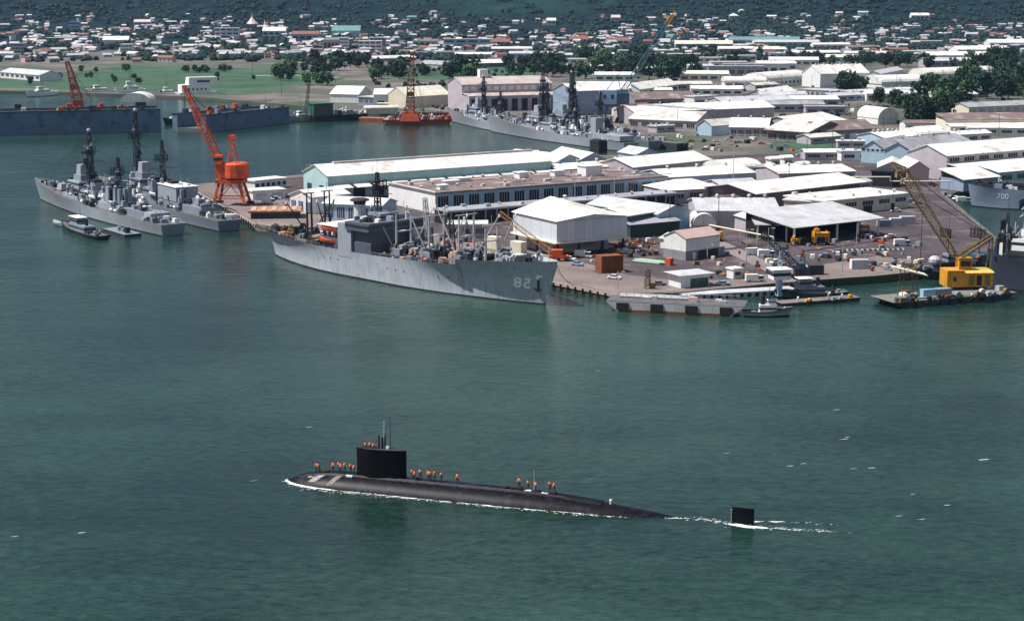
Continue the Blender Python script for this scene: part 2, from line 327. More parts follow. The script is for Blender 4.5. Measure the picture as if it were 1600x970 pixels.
def hill_mat():
    m = bpy.data.materials.new('forested_hill'); m.use_nodes = True; N = m.node_tree.nodes; L = m.node_tree.links; b = N['Principled BSDF']; b.inputs['Roughness'].default_value = .95; b.inputs['Specular IOR Level'].default_value = .1
    tc = N.new('ShaderNodeTexCoord')
    def ns(s, d):
        n = N.new('ShaderNodeTexNoise'); n.inputs['Scale'].default_value = s; n.inputs['Detail'].default_value = d; L.new(tc.outputs['Object'], n.inputs['Vector']); return n
    a = ns(.03, 6); r = N.new('ShaderNodeValToRGB'); e = r.color_ramp.elements; e[0].position = .4; e[0].color = (.002,.009,.014, 1); e[1].position = .65; e[1].color = (.007,.024,.024, 1)  # haze's blue and cloud-shadow darkness put into the forest colour
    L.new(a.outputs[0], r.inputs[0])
    # grassy clearing on the slope
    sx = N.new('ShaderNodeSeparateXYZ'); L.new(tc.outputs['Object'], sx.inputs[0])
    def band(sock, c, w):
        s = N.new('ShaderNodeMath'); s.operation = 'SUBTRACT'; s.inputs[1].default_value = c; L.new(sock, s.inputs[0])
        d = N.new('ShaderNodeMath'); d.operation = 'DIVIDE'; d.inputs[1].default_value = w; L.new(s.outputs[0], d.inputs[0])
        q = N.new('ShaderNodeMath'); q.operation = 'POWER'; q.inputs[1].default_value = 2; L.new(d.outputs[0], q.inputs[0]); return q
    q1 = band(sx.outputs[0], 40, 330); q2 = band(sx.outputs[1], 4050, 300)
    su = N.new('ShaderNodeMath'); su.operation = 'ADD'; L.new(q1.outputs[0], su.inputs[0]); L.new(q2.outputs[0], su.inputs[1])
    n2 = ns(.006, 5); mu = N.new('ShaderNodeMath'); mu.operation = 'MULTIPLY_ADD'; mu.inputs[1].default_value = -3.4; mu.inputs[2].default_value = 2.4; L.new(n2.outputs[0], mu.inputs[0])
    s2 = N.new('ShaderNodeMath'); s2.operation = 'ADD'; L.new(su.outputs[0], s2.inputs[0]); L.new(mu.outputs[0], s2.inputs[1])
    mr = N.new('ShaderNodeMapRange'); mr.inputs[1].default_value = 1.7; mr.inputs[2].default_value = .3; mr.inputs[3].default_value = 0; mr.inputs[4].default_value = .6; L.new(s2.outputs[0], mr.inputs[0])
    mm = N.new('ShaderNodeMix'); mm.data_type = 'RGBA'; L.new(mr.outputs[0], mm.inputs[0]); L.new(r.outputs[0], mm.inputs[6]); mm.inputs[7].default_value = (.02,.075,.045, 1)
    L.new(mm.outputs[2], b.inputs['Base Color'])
    n3 = ns(.02, 6); bp = N.new('ShaderNodeBump'); bp.inputs['Distance'].default_value = 30; bp.inputs['Strength'].default_value = 1; L.new(n3.outputs[0], bp.inputs['Height']); L.new(bp.outputs[0], b.inputs['Normal'])
    return m
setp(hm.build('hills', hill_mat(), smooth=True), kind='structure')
def land_at(px, py):
    """where the ray through that place meets the far land"""
    d = 900.0
    while d < 6000:
        z = hill(0 if d < 2600 else (px-800)/FPX*d, d) if d > 2600 else 2.5
        p = at(px, py, z) if py > -14 else None
        if p is None: return None
        if p.y <= d+4 and z < 90: return Vector((p.x, d, z))
        d += 12
    return None
# ------------------------------------------------------------------ buildings
def building(name, label, cat, a, b, h, depth, kind='gx', rise=3, roof=W, wall=WW, win=0, wz=(.35,.75), wcol=GLS, doors=0, dcol=DK, vents=0,
             group=None, open_front=False, over=.6, endwin=0, lean=None, enddoor=0, zg=2.5, cols=0):
    """a and b: places of the front eave's two ends in the photograph; depth: metres away from the viewer.
    kind: gx gable with the ridge along the front, gy ridge going back, f flat, bx/by barrel, s shed roof, hip"""
    A = at(a[0], a[1], zg+h); B = at(b[0], b[1], zg+h); L = hypot(B.x-A.x, B.y-A.y); rz = atan2(B.y-A.y, B.x-A.x)
    return house(name, label, cat, (A.x, A.y, zg), rz, L, h, depth, kind, rise, roof, wall, win, wz, wcol, doors, dcol, vents, group, open_front, over, endwin, lean, enddoor, cols)
def house(name, label, cat, loc, rz, L, h, D, kind='gx', rise=3, roof=W, wall=WW, win=0, wz=(.35,.75), wcol=GLS, doors=0, dcol=DK, vents=0,
          group=None, open_front=False, over=.6, endwin=0, lean=None, enddoor=0, cols=0):
    o = thing(name, label, cat, loc, rz, group); t = .3
    w = MB()
    if open_front:
        w.box(0, L, D-.3, D, -.2, h); w.box(0, .3, 0 if not cols else D*.4, D-.3, -.2, h); w.box(L-.3, L, 0 if not cols else D*.4, D-.3, -.2, h)
    else: w.box(0, L, 0, D, -.2, h)
    r = MB(); e = .02; v = over
    if kind == 'gx':
        for x in (0, L-.02): w.add([(x,0,h),(x,D,h),(x,D/2,h+rise)] + [(x+.02,0,h),(x+.02,D,h),(x+.02,D/2,h+rise)], [(0,1,2),(5,4,3)])
        s = rise/(D/2)
        for y0, y1 in ((-v, D/2), (D+v, D/2)):
            z0 = h-v*s+e; z1 = h+rise+e
            r.add([(-v,y0,z0),(L+v,y0,z0),(L+v,y1,z1),(-v,y1,z1),(-v,y0,z0+t),(L+v,y0,z0+t),(L+v,y1,z1+t),(-v,y1,z1+t)],
                  [(0,3,2,1),(4,5,6,7),(0,1,5,4),(2,3,7,6),(3,0,4,7),(1,2,6,5)])
    elif kind == 'gy':
        for y in (0, D-.02): w.add([(0,y,h),(L,y,h),(L/2,y,h+rise)] + [(0,y+.02,h),(L,y+.02,h),(L/2,y+.02,h+rise)], [(0,1,2),(5,4,3)])
        s = rise/(L/2)
        for x0, x1 in ((-v, L/2), (L+v, L/2)):
            z0 = h-v*s+e; z1 = h+rise+e
            r.add([(x0,-v,z0),(x0,D+v,z0),(x1,D+v,z1),(x1,-v,z1),(x0,-v,z0+t),(x0,D+v,z0+t),(x1,D+v,z1+t),(x1,-v,z1+t)],
                  [(0,1,2,3),(7,6,5,4),(0,4,5,1),(2,6,7,3),(3,7,4,0),(1,5,6,2)])
    elif kind == 'f':
        r.box(-v, L+v, -v, D+v, h+e, h+e+.5); r.box(-v+.4, L+v-.4, -v+.4, D+v-.4, h+.53, h+.60)
    elif kind == 's':
        s = rise/D; r.add([(-v,-v,h+e-v*s),(L+v,-v,h+e-v*s),(L+v,D+v,h+rise+e+v*s),(-v,D+v,h+rise+e+v*s)] + [(-v,-v,h+t-v*s),(L+v,-v,h+t-v*s),(L+v,D+v,h+rise+t+v*s),(-v,D+v,h+rise+t+v*s)],
              [(0,3,2,1),(4,5,6,7),(0,1,5,4),(2,3,7,6),(3,0,4,7),(1,2,6,5)])
        w.add([(0,D-.3,h),(L,D-.3,h),(L,D,h),(0,D,h),(0,D-.3,h+rise-.3),(L,D-.3,h+rise-.3),(L,D,h+rise-.3),(0,D,h+rise-.3)], [(4,5,6,7),(0,1,5,4),(1,2,6,5),(2,3,7,6),(3,0,4,7)])
    elif kind == 'hip':
        k = min(L, D)/2*.9
        top = [(k,D/2,h+rise),(L-k,D/2,h+rise)] if L > D else [(L/2,k,h+rise),(L/2,D-k,h+rise)]
        bs = [(-v,-v,h+e),(L+v,-v,h+e),(L+v,D+v,h+e),(-v,D+v,h+e)]
        if L > D: r.add(bs+top, [(0,1,5,4),(1,2,5),(2,3,4,5),(3,0,4),(3,2,1,0)])
        else: r.add(bs+top, [(0,1,4),(1,2,5,4),(2,3,5),(3,0,4,5),(3,2,1,0)])
    elif kind in ('bx', 'by'):
        n = 12; W_ = D if kind == 'bx' else L; U = L if kind == 'bx' else D; prof = []
        for k in range(n+1): a = pi*k/n; prof.append((W_/2-(W_/2+v*.5)*cos(a), h+e+rise*sin(a)))
        vs = []
        for u in (-v, U+v):
            for q, z in prof: vs.append((u, q, z) if kind == 'bx' else (q, u, z))
        m_ = n+1; fs = [(k, k+1, m_+k+1, m_+k) for k in range(n)] + [tuple(range(m_)), tuple(range(2*m_-1, m_-1, -1))]
        r.add(vs, fs if kind == 'bx' else [f[::-1] for f in fs])
    w.build('wall', wall, o); r.build('roof', roof, o)
    for k in range(win):
        x0 = L*(k+.18)/win; x1 = L*(k+.82)/win; m = MB(); m.box(x0, x1, -.06, .05, h*wz[0], h*wz[1]); m.box(x0-.12, x1+.12, -.14, .04, h*wz[0]-.15, h*wz[0], 1)
        if x1-x0 > 3:
            for q in range(1, 4): xx = x0+(x1-x0)*q/4; m.box(xx-.06, xx+.06, -.1, .04, h*wz[0]+.01, h*wz[1]-.01, 1)
        m.build('window', [wcol, WP], o)
    for k in range(doors):
        c = L*(k+.5)/doors; dw = min(2.6, L/doors*.3); m = MB(); m.box(c-dw, c+dw, -.09, .06, 0, min(h*.75, 5)); m.build('door', dcol, o)
    for k in range(endwin):
        y0 = D*(k+.25)/endwin; y1 = D*(k+.75)/endwin; m = MB(); m.box(-.06, .05, y0, y1, h*wz[0], h*wz[1]); m.build('window', wcol, o)
    for k in range(enddoor):
        c = D*(k+.5)/enddoor; m = MB(); m.box(-.1, .06, c-2.2, c+2.2, 0, min(h*.7, 6)); m.build('door', dcol, o)
    rv = random.Random(int(abs(loc[0])*7+L))
    for k in range(vents):
        x = L*(k+.5)/vents; m = MB()
        if kind == 'gx': m.lathe((x, D/2, h+rise-.1), [(.5,0),(.5,1.0),(.85,1.1),(.7,1.7),(.1,1.9)], 8)
        elif kind == 'gy': m.lathe((L/2, D*(k+.5)/vents, h+rise-.1), [(.5,0),(.5,1.0),(.85,1.1),(.7,1.7),(.1,1.9)], 8)
        elif kind == 'f':
            y = rv.uniform(1.5, D-1.5); s_ = rv.uniform(.6, 1.5); q = rv.random()
            if q < .5: m.rbox((x, y, h+.58), s_*1.6, s_*1.2, s_*.9)
            else: m.lathe((x, y, h+.58), [(s_*.5,0),(s_*.5,s_*.8),(s_*.8,s_),(s_*.2,s_*1.3)], 8)
        else: m.lathe((x, D*.5, h+rise*.95), [(.5,0),(.5,1.0),(.85,1.1),(.7,1.7),(.1,1.9)], 8)
        m.build('roof_vent', W2 if rv.random() < .6 else MET, o)
    for k in range(cols):
        m = MB(); x = .6 + (L-1.2)*k/(cols-1); m.box(x-.3, x+.3, .2, .8, -.2, h-.05); m.build('column', WP, o)
    if lean:   # lean-to along the front: (height, depth, roof, wall, openings)
        lh, ld, lr, lw, ln = lean
        m = MB(); m.box(0, L, -ld, -.02, -.2, lh); m.build('annex_wall', lw, o)
        m = MB(); m.add([(-.3,-ld-.5,lh-.1),(L+.3,-ld-.5,lh-.1),(L+.3,-.02,lh+1.5),(-.3,-.02,lh+1.5),(-.3,-ld-.5,lh+.1),(L+.3,-ld-.5,lh+.1),(L+.3,-.02,lh+1.75),(-.3,-.02,lh+1.75)],
                        [(0,3,2,1),(4,5,6,7),(0,1,5,4),(1,2,6,5),(2,3,7,6),(3,0,4,7)]); m.build('annex_roof', lr, o)
        for k in range(ln):
            m = MB(); x0 = L*(k+.2)/ln; m.box(x0, L*(k+.8)/ln, -ld-.07, -ld+.05, .2, lh*.8); m.build('annex_door', dcol, o)
    return o
Bd = building
# the pier -------------------------------------------------------------
t1 = Bd('warehouse', 'long pale teal transit shed with white gable end at the dock water edge', 'warehouse', (512,276), (861,252), 10.5, 24, 'gx', 4.2, W, TW, win=0, vents=0, enddoor=2, dcol=NAVY)
L1 = 122.0
for k in range(12):
    m = MB(); x0 = 2+k*10; m.add([(x0,-6,5.2),(x0+8,-6,5.2),(x0+8,-.05,6.6),(x0,-.05,6.6),(x0,-6,5.5),(x0+8,-6,5.5),(x0+8,-.05,6.9),(x0,-.05,6.9)],
        [(0,3,2,1),(4,5,6,7),(0,1,5,4),(1,2,6,5),(2,3,7,6),(3,0,4,7)]); m.build('awning', W, t1)
    m = MB(); m.box(x0+1, x0+7, -.1, .05, .2, 4.6); m.build('door', DK, t1)
m = MB(); m.box(9, 119, 11.2, 12.8, 14.6, 15.6); m.build('ridge_ventilator', W2, t1)
Bd('shed', 'white gabled shed with dark blue doors below the gable end of the long teal shed', 'shed', (453,304), (487,309), 7, 20, 'gy', 2.5, W, WW, win=3, wz=(.1,.7), wcol=NAVY)
Bd('shed', 'low white flat-roofed shed between orange portal crane and blue-doored shed', 'shed', (395,300), (446,297), 3.6, 10, 'f', 1, W, WW, win=2, wcol=BW)
Bd('shed', 'white shed with blue doorways beside the cargo ship stern', 'shed', (505,318), (596,322), 6.5, 16, 'gx', 2, W, BW, win=5, wz=(.1,.8), wcol=NAVY, lean=None)
Bd('office_block', 'small white flat office with arcade windows behind the low shed', 'office', (398,284), (448,279), 4.2, 9, 'f', 1, W, WW, win=6, wcol=GLS)
t2 = Bd('workshop', 'huge brown flat-roofed workshop with white end wall and cluttered roof', 'workshop', (680,303), (1042,277), 8.5, 42, 'f', 1, BRF, BW, win=16, wz=(.25,.85), vents=40)
m = MB(); m.box(-.12, -.02, -.3, 42.3, -.1, 9.6); m.build('end_wall', WW, t2)  # end wall whiter than the front, its sunlit look put into the paint
for (x, y, a, b_, c) in ((92,20,9,7,4.5),(78,26,5,4,2.4),(20,22,7,3,1.6),(30,30,8,3,1.4),(60,28,5,5,2.5),(8,8,4,3,1.8)):
    m = MB(); m.rbox((x, y, 9.1), a, b_, c); m.box(x-a/2-.4, x+a/2+.4, y-b_/2-.4, y+b_/2+.4, 9.1+c, 9.4+c); m.build('roof_house', WW, t2)
m = MB()
for k in range(26):
    x = R_.uniform(2, 126); y = R_.uniform(2, 40); l = R_.uniform(3, 12)
    m.tube((x, y, 9.5), (x+l, y, 9.5), .16, n=5)
m.build('roof_pipes', MET, t2)
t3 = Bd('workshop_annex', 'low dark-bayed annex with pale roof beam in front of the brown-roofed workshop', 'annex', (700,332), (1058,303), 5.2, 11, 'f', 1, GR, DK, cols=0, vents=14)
for k in range(22):
    m = MB(); x = 1+k*5.4; m.box(x, x+.5, -.5, -.02, 0, 5.2); m.build('pillar', LW, t3)
m = MB(); m.box(-.8, 121, -.95, -.72, 5.1, 5.8); m.build('fascia_beam', LG, t3)
# boxy hangar on stilts
A = at(870,346,15.6); B = at(980,337,15.6); rz = atan2(B.y-A.y, B.x-A.x); L = hypot(B.x-A.x, B.y-A.y); D = 30
hg = thing('raised_hangar', 'big white raised hall with peaked roof standing on dark stilts beside the cargo ship bow', 'hall', (A.x, A.y, 2.5), rz)
m = MB(); m.box(0, L, 0, D, 5.6, 13.1); m.add([(0,0,13.1),(L,0,13.1),(L*.52,0,14.6),(0,.02,13.1),(L,.02,13.1),(L*.52,.02,14.6)], [(0,1,2),(5,4,3)]); m.build('wall', mat('blue_grey_siding', (.58,.62,.68), .5, .08, .2, corr=.45), hg)
m = MB(); v = .6; vs = [(-v,-v,13.05),(L+v,-v,13.05),(L+v,D+v,13.05),(-v,D+v,13.05),(L*.52,-v,14.7),(L*.30,D*.62,19.5),(L*.52,D+v,14.7)]
m.add(vs, [(0,4,5),(0,5,3),(4,1,5),(1,2,6),(1,6,5),(5,6,3),(6,2,3),(3,2,1,0)]); m.build('roof', W, hg)
m = MB(); m.box(-.9, L+.9, -.9, -.05, 5.1, 5.6); m.box(-.9, -.05, -.05, D+.9, 5.1, 5.6); m.box(-.05, L+.9, -.05, D+.9, 5.1, 5.58); m.build('yellow_ledge', CW, hg)
for x in (1, L/3, 2*L/3, L-1):
    for y in (1, D/2, D-1): m = MB(); m.box(x-.35, x+.35, y-.35, y+.35, -.1, 5.1); m.build('stilt', DK, hg)
m = MB(); m.box(4, L-2, 9, D-3, 0, 4); m.build('inner_store', LG, hg)
m = MB()
for k in range(3): m.tube((6+k*.1, 2+k*1.2, 2+k*.3), (L-5, 2+k*1.2, 2+k*.3), .25)
m.build('pipework', MET, hg)
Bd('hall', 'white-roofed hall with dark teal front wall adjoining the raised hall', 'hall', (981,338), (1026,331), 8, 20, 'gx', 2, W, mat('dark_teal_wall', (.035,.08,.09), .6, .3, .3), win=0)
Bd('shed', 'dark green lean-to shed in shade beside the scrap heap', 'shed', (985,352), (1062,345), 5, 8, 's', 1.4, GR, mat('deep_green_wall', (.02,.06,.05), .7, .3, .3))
Bd('warehouse', 'pale blue gabled shed with blue doors left of the long grey roofs', 'shed', (1028,335), (1078,329), 7.5, 40, 'gy', 2.6, LG, BW, win=4, wz=(.2,.7), wcol=LBLUE)
Bd('warehouse', 'long pale grey roofed shed behind the small white quonset hut', 'warehouse', (1090,330), (1218,330), 7, 34, 'gx', 3, LG, LW, vents=5)
Bd('quonset_hut', 'small white quonset hut beside the yellow loader', 'hut', (1083,352), (1118,352), 2.0, 14, 'by', 4.6, W, WW, win=1, wcol=DK)
Bd('shed', 'grey open-gabled shed with white diagonal front between quonset hut and open bay shed', 'shed', (1168,342), (1212,340), 5.5, 20, 'gy', 2.5, LG, LW, doors=1)
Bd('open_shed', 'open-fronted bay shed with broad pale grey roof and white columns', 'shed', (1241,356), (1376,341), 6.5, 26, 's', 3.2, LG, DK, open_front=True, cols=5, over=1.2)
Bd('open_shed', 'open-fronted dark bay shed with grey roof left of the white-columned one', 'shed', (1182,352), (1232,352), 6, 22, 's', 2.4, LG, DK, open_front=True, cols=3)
Bd('store_building', 'cream block with flat white roof behind the open bay shed', 'store', (1290,316), (1420,303), 6.0, 24, 'f', 1, W, CW, win=5, wz=(.5,.8), doors=1, vents=6)
Bd('store_building', 'low cream annex with white roof at the end of the cream block', 'store', (1225,313), (1286,317), 5.2, 20, 'f', 1, W, CW, vents=4)
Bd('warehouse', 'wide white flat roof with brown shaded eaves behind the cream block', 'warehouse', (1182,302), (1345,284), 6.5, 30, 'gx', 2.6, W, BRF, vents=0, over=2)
Bd('warehouse', 'pale roofed store with dark strip openings behind the wide white roof', 'warehouse', (1218,272), (1336,268), 6, 30, 'gx', 2, W, LW, win=4, wcol=DK, vents=5)
Bd('warehouse', 'white hip-roofed shed right of the workshop end', 'shed', (1045,298), (1130,293), 6, 22, 'hip', 3.5, W, LW, win=3)
Bd('warehouse', 'pale low store with pink-grey wall behind the hip-roofed shed', 'store', (1130,292), (1190,289), 5, 20, 'gx', 2, LG, PINK, win=3)
Bd('warehouse', 'long white shed with pale blue wall right of the brown-roofed workshop', 'warehouse', (1042,278), (1180,270), 7, 26, 'gx', 2.5, W, BW, vents=3)
Bd('warehouse', 'long white roofed shed with lilac wall behind the brown-roofed workshop', 'warehouse', (990,262), (1112,250), 7.5, 26, 'gx', 3.5, W, LW, win=8, wz=(.3,.6))
Bd('warehouse', 'white twin-gabled shed with blue gable nearest the moored warship', 'warehouse', (868,254), (910,250), 7, 40, 'gy', 3.2, W, BW)
Bd('warehouse', 'white gabled shed with dark louvred gable behind the workshop roof', 'warehouse', (905,251), (948,249), 7, 36, 'gy', 3.5, W, SW)
Bd('warehouse', 'broad white roof joining the gabled sheds behind the workshop', 'warehouse', (872,266), (990,258), 6.5, 16, 'gx', 2, W, LW, vents=4)
Bd('warehouse', 'small white gabled shed at the stern of the moored warship', 'shed', (995,242), (1030,240), 6, 18, 'gy', 3, LG, BW, win=2)
Bd('warehouse', 'white barrel-roofed store with green doors left of the dusty lot', 'store', (1142,266), (1190,262), 6, 20, 'bx', 4, W, BW, win=4, wcol=GRN)
for i, (x, y) in enumerate(((1198,262),(1216,264),(1234,262),(1252,258),(1206,250),(1226,248))):
    Bd('tank_house', ['small white cabin with black vent opening in the cluster of white huts', 'small white cabin at the back of the cluster of white huts'][i > 3], 'cabin', (x,y), (x+13,y-.6), 3.4, 6, 'bx', 1.6, W, WW, win=1, wcol=DK, group='cluster of white cabins')
Bd('small_house', 'white gable-fronted storehouse on dark brick base with a rusty pink roof', 'storehouse', (1072,374), (1125,367), 7.5, 11, 'gx', 2.2, mat('faded_pink_roof', (.42,.30,.28), .8, .25, .6), WW, win=0, over=.3)
wh = [o for o in COL.objects if o.name.startswith('small_house')][-1]
m = MB(); m.box(-.06, 19.5, -.08, 0, -.1, 3.2); m.box(-.08, 0, 0, 11, -.1, 3.2); m.build('brick_base', GW, wh)
m = MB(); m.box(3.4, 4.6, -.2, -.08, 0, 2.6); m.build('door', WP, wh)
m = MB(); m.box(6, 16, -.2, -.08, .1, 2.9); m.build('shutter', DK, wh)
Bd('small_house', 'little white shed with grey roof behind the storehouse on brick base', 'shed', (1032,372), (1046,374), 3.6, 9, 'gx', 1.4, LG, WW)
k1 = Bd('kiosk', 'small kiosk with wide flat grey roof and green side on the quay', 'kiosk', (1064,430), (1108,426), 4.2, 7, 'hip', 1.0, LG, WW, over=1.4)
m = MB(); m.box(3.6, 10.3, -.1, 0, 0, 2.8); m.build('green_shutter', GRN, k1)
Bd('kiosk', 'tiny white guard booth with flat roof beyond the grey-roofed kiosk', 'booth', (1146,422), (1160,420.5), 3, 3.5, 'f', 1, WP, WW, win=1, over=.3)
Bd('pump_house', 'narrow white shed lifted over the quay below the workshop annex', 'shed', (700,352), (760,352), 5, 10, 'f', 1, W, LW, win=3)
# right side, behind the basin
Bd('warehouse', 'long lilac warehouse with white clerestory roof at the far side of the basin', 'warehouse', (1480,244), (1700,226), 12, 26, 'gx', 4.5, W, LW, win=10, wz=(.72,.9), wcol=DK, vents=0, lean=(6.5, 15, W, LW, 4))
Bd('warehouse', 'low shed with striped pale panels in front of the lilac warehouse', 'shed', (1506,281), (1560,276), 5.5, 14, 's', 3.5, W, SW, over=1)
Bd('warehouse', 'long white-roofed store with grey band next to the basin', 'store', (1562,270), (1700,258), 6, 16, 's', 2.5, W, BW, win=6)
Bd('warehouse', 'white gabled shed front of a pair behind the crane boom tip', 'shed', (1372,262), (1416,263), 7, 26, 'gy', 3, W, LW)
Bd('warehouse', 'pale pink gabled shed behind the crane boom tip', 'shed', (1418,264), (1452,264), 8, 26, 'gy', 3.5, W, PINK)
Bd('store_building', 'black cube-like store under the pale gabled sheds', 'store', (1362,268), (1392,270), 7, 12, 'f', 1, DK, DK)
Bd('warehouse', 'left one of two pale blue gabled sheds with grey-blue roofs', 'shed', (1346,231), (1382,233), 8, 44, 'gy', 4, GR, BW, win=5, wz=(.8,.95))
Bd('warehouse', 'right one of two pale blue gabled sheds with grey-blue roofs', 'shed', (1382,234), (1424,236), 8, 60, 'gy', 4, GR, BW)
Bd('warehouse', 'long grey-blue roof running back from the pale blue gables', 'warehouse', (1424,232), (1520,222), 7, 24, 'gx', 4, GR, BW, vents=4)
Bd('warehouse', 'long cream warehouse with brown roof edge right of the dark thicket', 'warehouse', (1478,188), (1700,186), 9, 18, 's', 3.0, BRF, CW, win=0, lean=(5.5, 9, W, WW, 3))
Bd('warehouse', 'long grey low shed with pale window row behind the cream warehouse', 'shed', (1514,168), (1700,160), 6, 20, 'gx', 2.6, GR, CW, win=14, wz=(.2,.8), wcol=LW)
Bd('warehouse', 'white-roofed low hangar between the thicket and the twin blue gables', 'hangar', (1440,213), (1478,210), 6, 22, 'bx', 4, W, WW)
Bd('warehouse', 'sprawling white roof right of the brown gabled shed', 'warehouse', (1382,216), (1450,212), 5.5, 24, 'gx', 2.5, W, BW, vents=9)
Bd('quonset_hut', 'tall white round-fronted quonset hut beside the dark thicket', 'hut', (1372,186), (1403,185), 4, 26, 'by', 7.5, W, WW)
Bd('shed', 'brown gabled shed with dark opening and white panel front', 'shed', (1283,204), (1365,200), 7, 22, 'gx', 4.5, BRF, GW, win=4, wz=(.1,.6), wcol=WW, over=1.5)
Bd('warehouse', 'vast low white roof with dark loading front beside the patch of grass', 'warehouse', (1200,202), (1262,206), 7, 45, 'gx', 5, W2, BRF, win=4, wz=(.1,.6), wcol=DK, over=2)
Bd('warehouse', 'vast white roof sloping to the brown gabled shed', 'warehouse', (1262,198), (1330,190), 7.5, 45, 'gx', 5, W, LW)
Bd('warehouse', 'long white roof left of the patch of grass', 'warehouse', (1140,199), (1200,200), 7, 40, 'gx', 4.5, W, LW, win=5, vents=3)
Bd('warehouse', 'white roofed store with blue gable end by the dock yard', 'store', (1090,195), (1112,197), 6.5, 24, 'gy', 3.5, W2, BW, enddoor=1)
Bd('warehouse', 'long weathered white roof right of the blue machinery house', 'warehouse', (982,186), (1088,190), 7, 36, 'gx', 5, W2, LW, win=6, wcol=DK)
Bd('warehouse', 'higher long white roof behind the weathered white roof', 'warehouse', (992,176), (1210,168), 8.5, 30, 'gx', 4, W, LW, vents=6)
Bd('warehouse', 'low brick-red roof beside the blue machinery house', 'shed', (975,170), (1020,168), 6, 16, 'gx', 3, RED, CW)
Bd('workshop', 'dark brown sawtooth workshop behind the brick-red roof', 'workshop', (992,156), (1090,154), 7, 26, 'gx', 5, BRF, GW, win=6)
Bd('warehouse', 'lilac-grey long building behind the high white roof', 'warehouse', (1130,160), (1240,156), 8, 24, 'gx', 3, LG, LW, win=8)
Bd('warehouse', 'pale building with blue-grey windows behind two dark trees', 'building', (1250,140), (1306,143), 7, 18, 'f', 1, LG, LW, win=7)
Bd('warehouse', 'long blue-grey flat building right of the two dark trees', 'building', (1333,144), (1420,140), 7, 20, 'f', 1, LG, BW, win=8, vents=5)
Bd('hangar', 'large white gabled hall with roof vents along its ridge', 'hall', (1282,116), (1358,114), 13, 30, 'gx', 8, W, WW, vents=6)
Bd('hangar', 'grey-ended long white quonset right of the large hall', 'hangar', (1448,120), (1558,116), 6, 26, 'bx', 8, W, WW, enddoor=1)
Bd('hangar', 'white barrel-roofed hangar left of the large hall', 'hangar', (1200,126), (1262,121), 7, 28, 'bx', 7, W, WW, win=10)
Bd('hangar', 'low white barrel roof between the large hall and the long quonset', 'hangar', (1378,132), (1442,130), 4, 28, 'bx', 8, W, WW)
Bd('warehouse', 'small white shed close behind the large hall', 'shed', (1376,116), (1412,109), 7, 16, 'gx', 3, LG, WW)
Bd('warehouse', 'white gabled shed below the barrel-roofed hangar', 'shed', (1200,148), (1246,142), 6, 20, 'gx', 4, W, LW)
Bd('warehouse', 'cream strip building half hidden by the right-hand trees', 'building', (1462,150), (1528,147), 5, 16, 'gx', 2.5, W, CW, win=6)
# back shore, centre
t9 = Bd('drydock_shop', 'big two-tiered pinkish workshop with clerestory windows behind the warships', 'workshop', (722,133), (862,130), 20, 34, 'gx', 5, mat('pink_grey_roof', (.46,.39,.38), .7, .2, .1, corr=.4), LW, win=12, wz=(.78,.93), wcol=CW, lean=(12, 16, mat('pink_grey_roof', (.46,.39,.38)), LW, 9))
m = MB(); m.box(20, 27, 14, 20, 24, 31); m.build('lift_tower', WW, t9)
Bd('drydock_shop', 'grey gable-ended shop adjoining the big pinkish workshop', 'workshop', (864,140), (896,143), 18, 50, 'gy', 5, W, SW)
Bd('warehouse', 'long white roof behind the warship masts', 'warehouse', (900,138), (985,138), 9, 20, 'gx', 5, W, WW)
Bd('warehouse', 'white office block with dark arches above the warship masts', 'office', (944,104), (962,102), 10, 14, 'f', 1, W, WW, win=4)
Bd('warehouse', 'white shed roofs behind the blue crane', 'shed', (1000,140), (1060,132), 7, 20, 'gx', 5, W, WW, win=5)
Bd('warehouse', 'tall cream warehouse beside the big pinkish workshop', 'warehouse', (636,152), (704,148), 9, 26, 'gx', 7, CR, CW, over=.3)
Bd('warehouse', 'white shed with two black doorways behind the orange crane barge', 'warehouse', (584,148), (630,148), 10, 22, 'gx', 4, W, WW, doors=2)
Bd('warehouse', 'white humped shed at the far quay left of the orange crane barge', 'warehouse', (516,147), (560,148), 7, 26, 'gx', 6, W, WW)
Bd('warehouse', 'grey-blue stepped shed between two white far-quay sheds', 'shed', (560,152), (584,153), 7, 20, 'f', 1, LG, SW, win=3)
Bd('warehouse', 'tan low quay shed just behind the orange crane barge', 'shed', (572,170), (622,169), 4, 8, 'bx', 2, CR, CW)
Bd('warehouse', 'small cream house next to the orange crane barge tower', 'house', (590,163), (606,163), 6, 9, 'f', 1, W, CW)
Bd('terminal', 'white dome-roofed boathouse behind the blue-grey floating dock', 'boathouse', (188,160), (235,160), 2.5, 22, 'by', 7.5, W, WW)
Bd('warehouse', 'white low boathouse at the shore by the grass field', 'boathouse', (0,113), (62,118), 6, 24, 'gx', 4, LG, WW, win=8)
Bd('warehouse', 'pale fuel shed among shore trees', 'shed', (30,118), (66,119), 4, 14, 'f', 1, BRF, WW, win=3)
Bd('long_shelter', 'long grey-roofed shelter behind the small park trees', 'shelter', (655,100), (722,103), 5, 20, 'gx', 4, GR, LW)
Bd('long_shelter', 'white-topped wall of low stalls behind the park', 'stalls', (585,92), (650,90), 4, 14, 'gx', 3, W, LW, win=9)
Bd('long_shelter', 'long white-roofed shed with brown wall beyond the thick trees', 'shed', (720,100), (800,98), 5, 20, 'gx', 4, W, BRF)

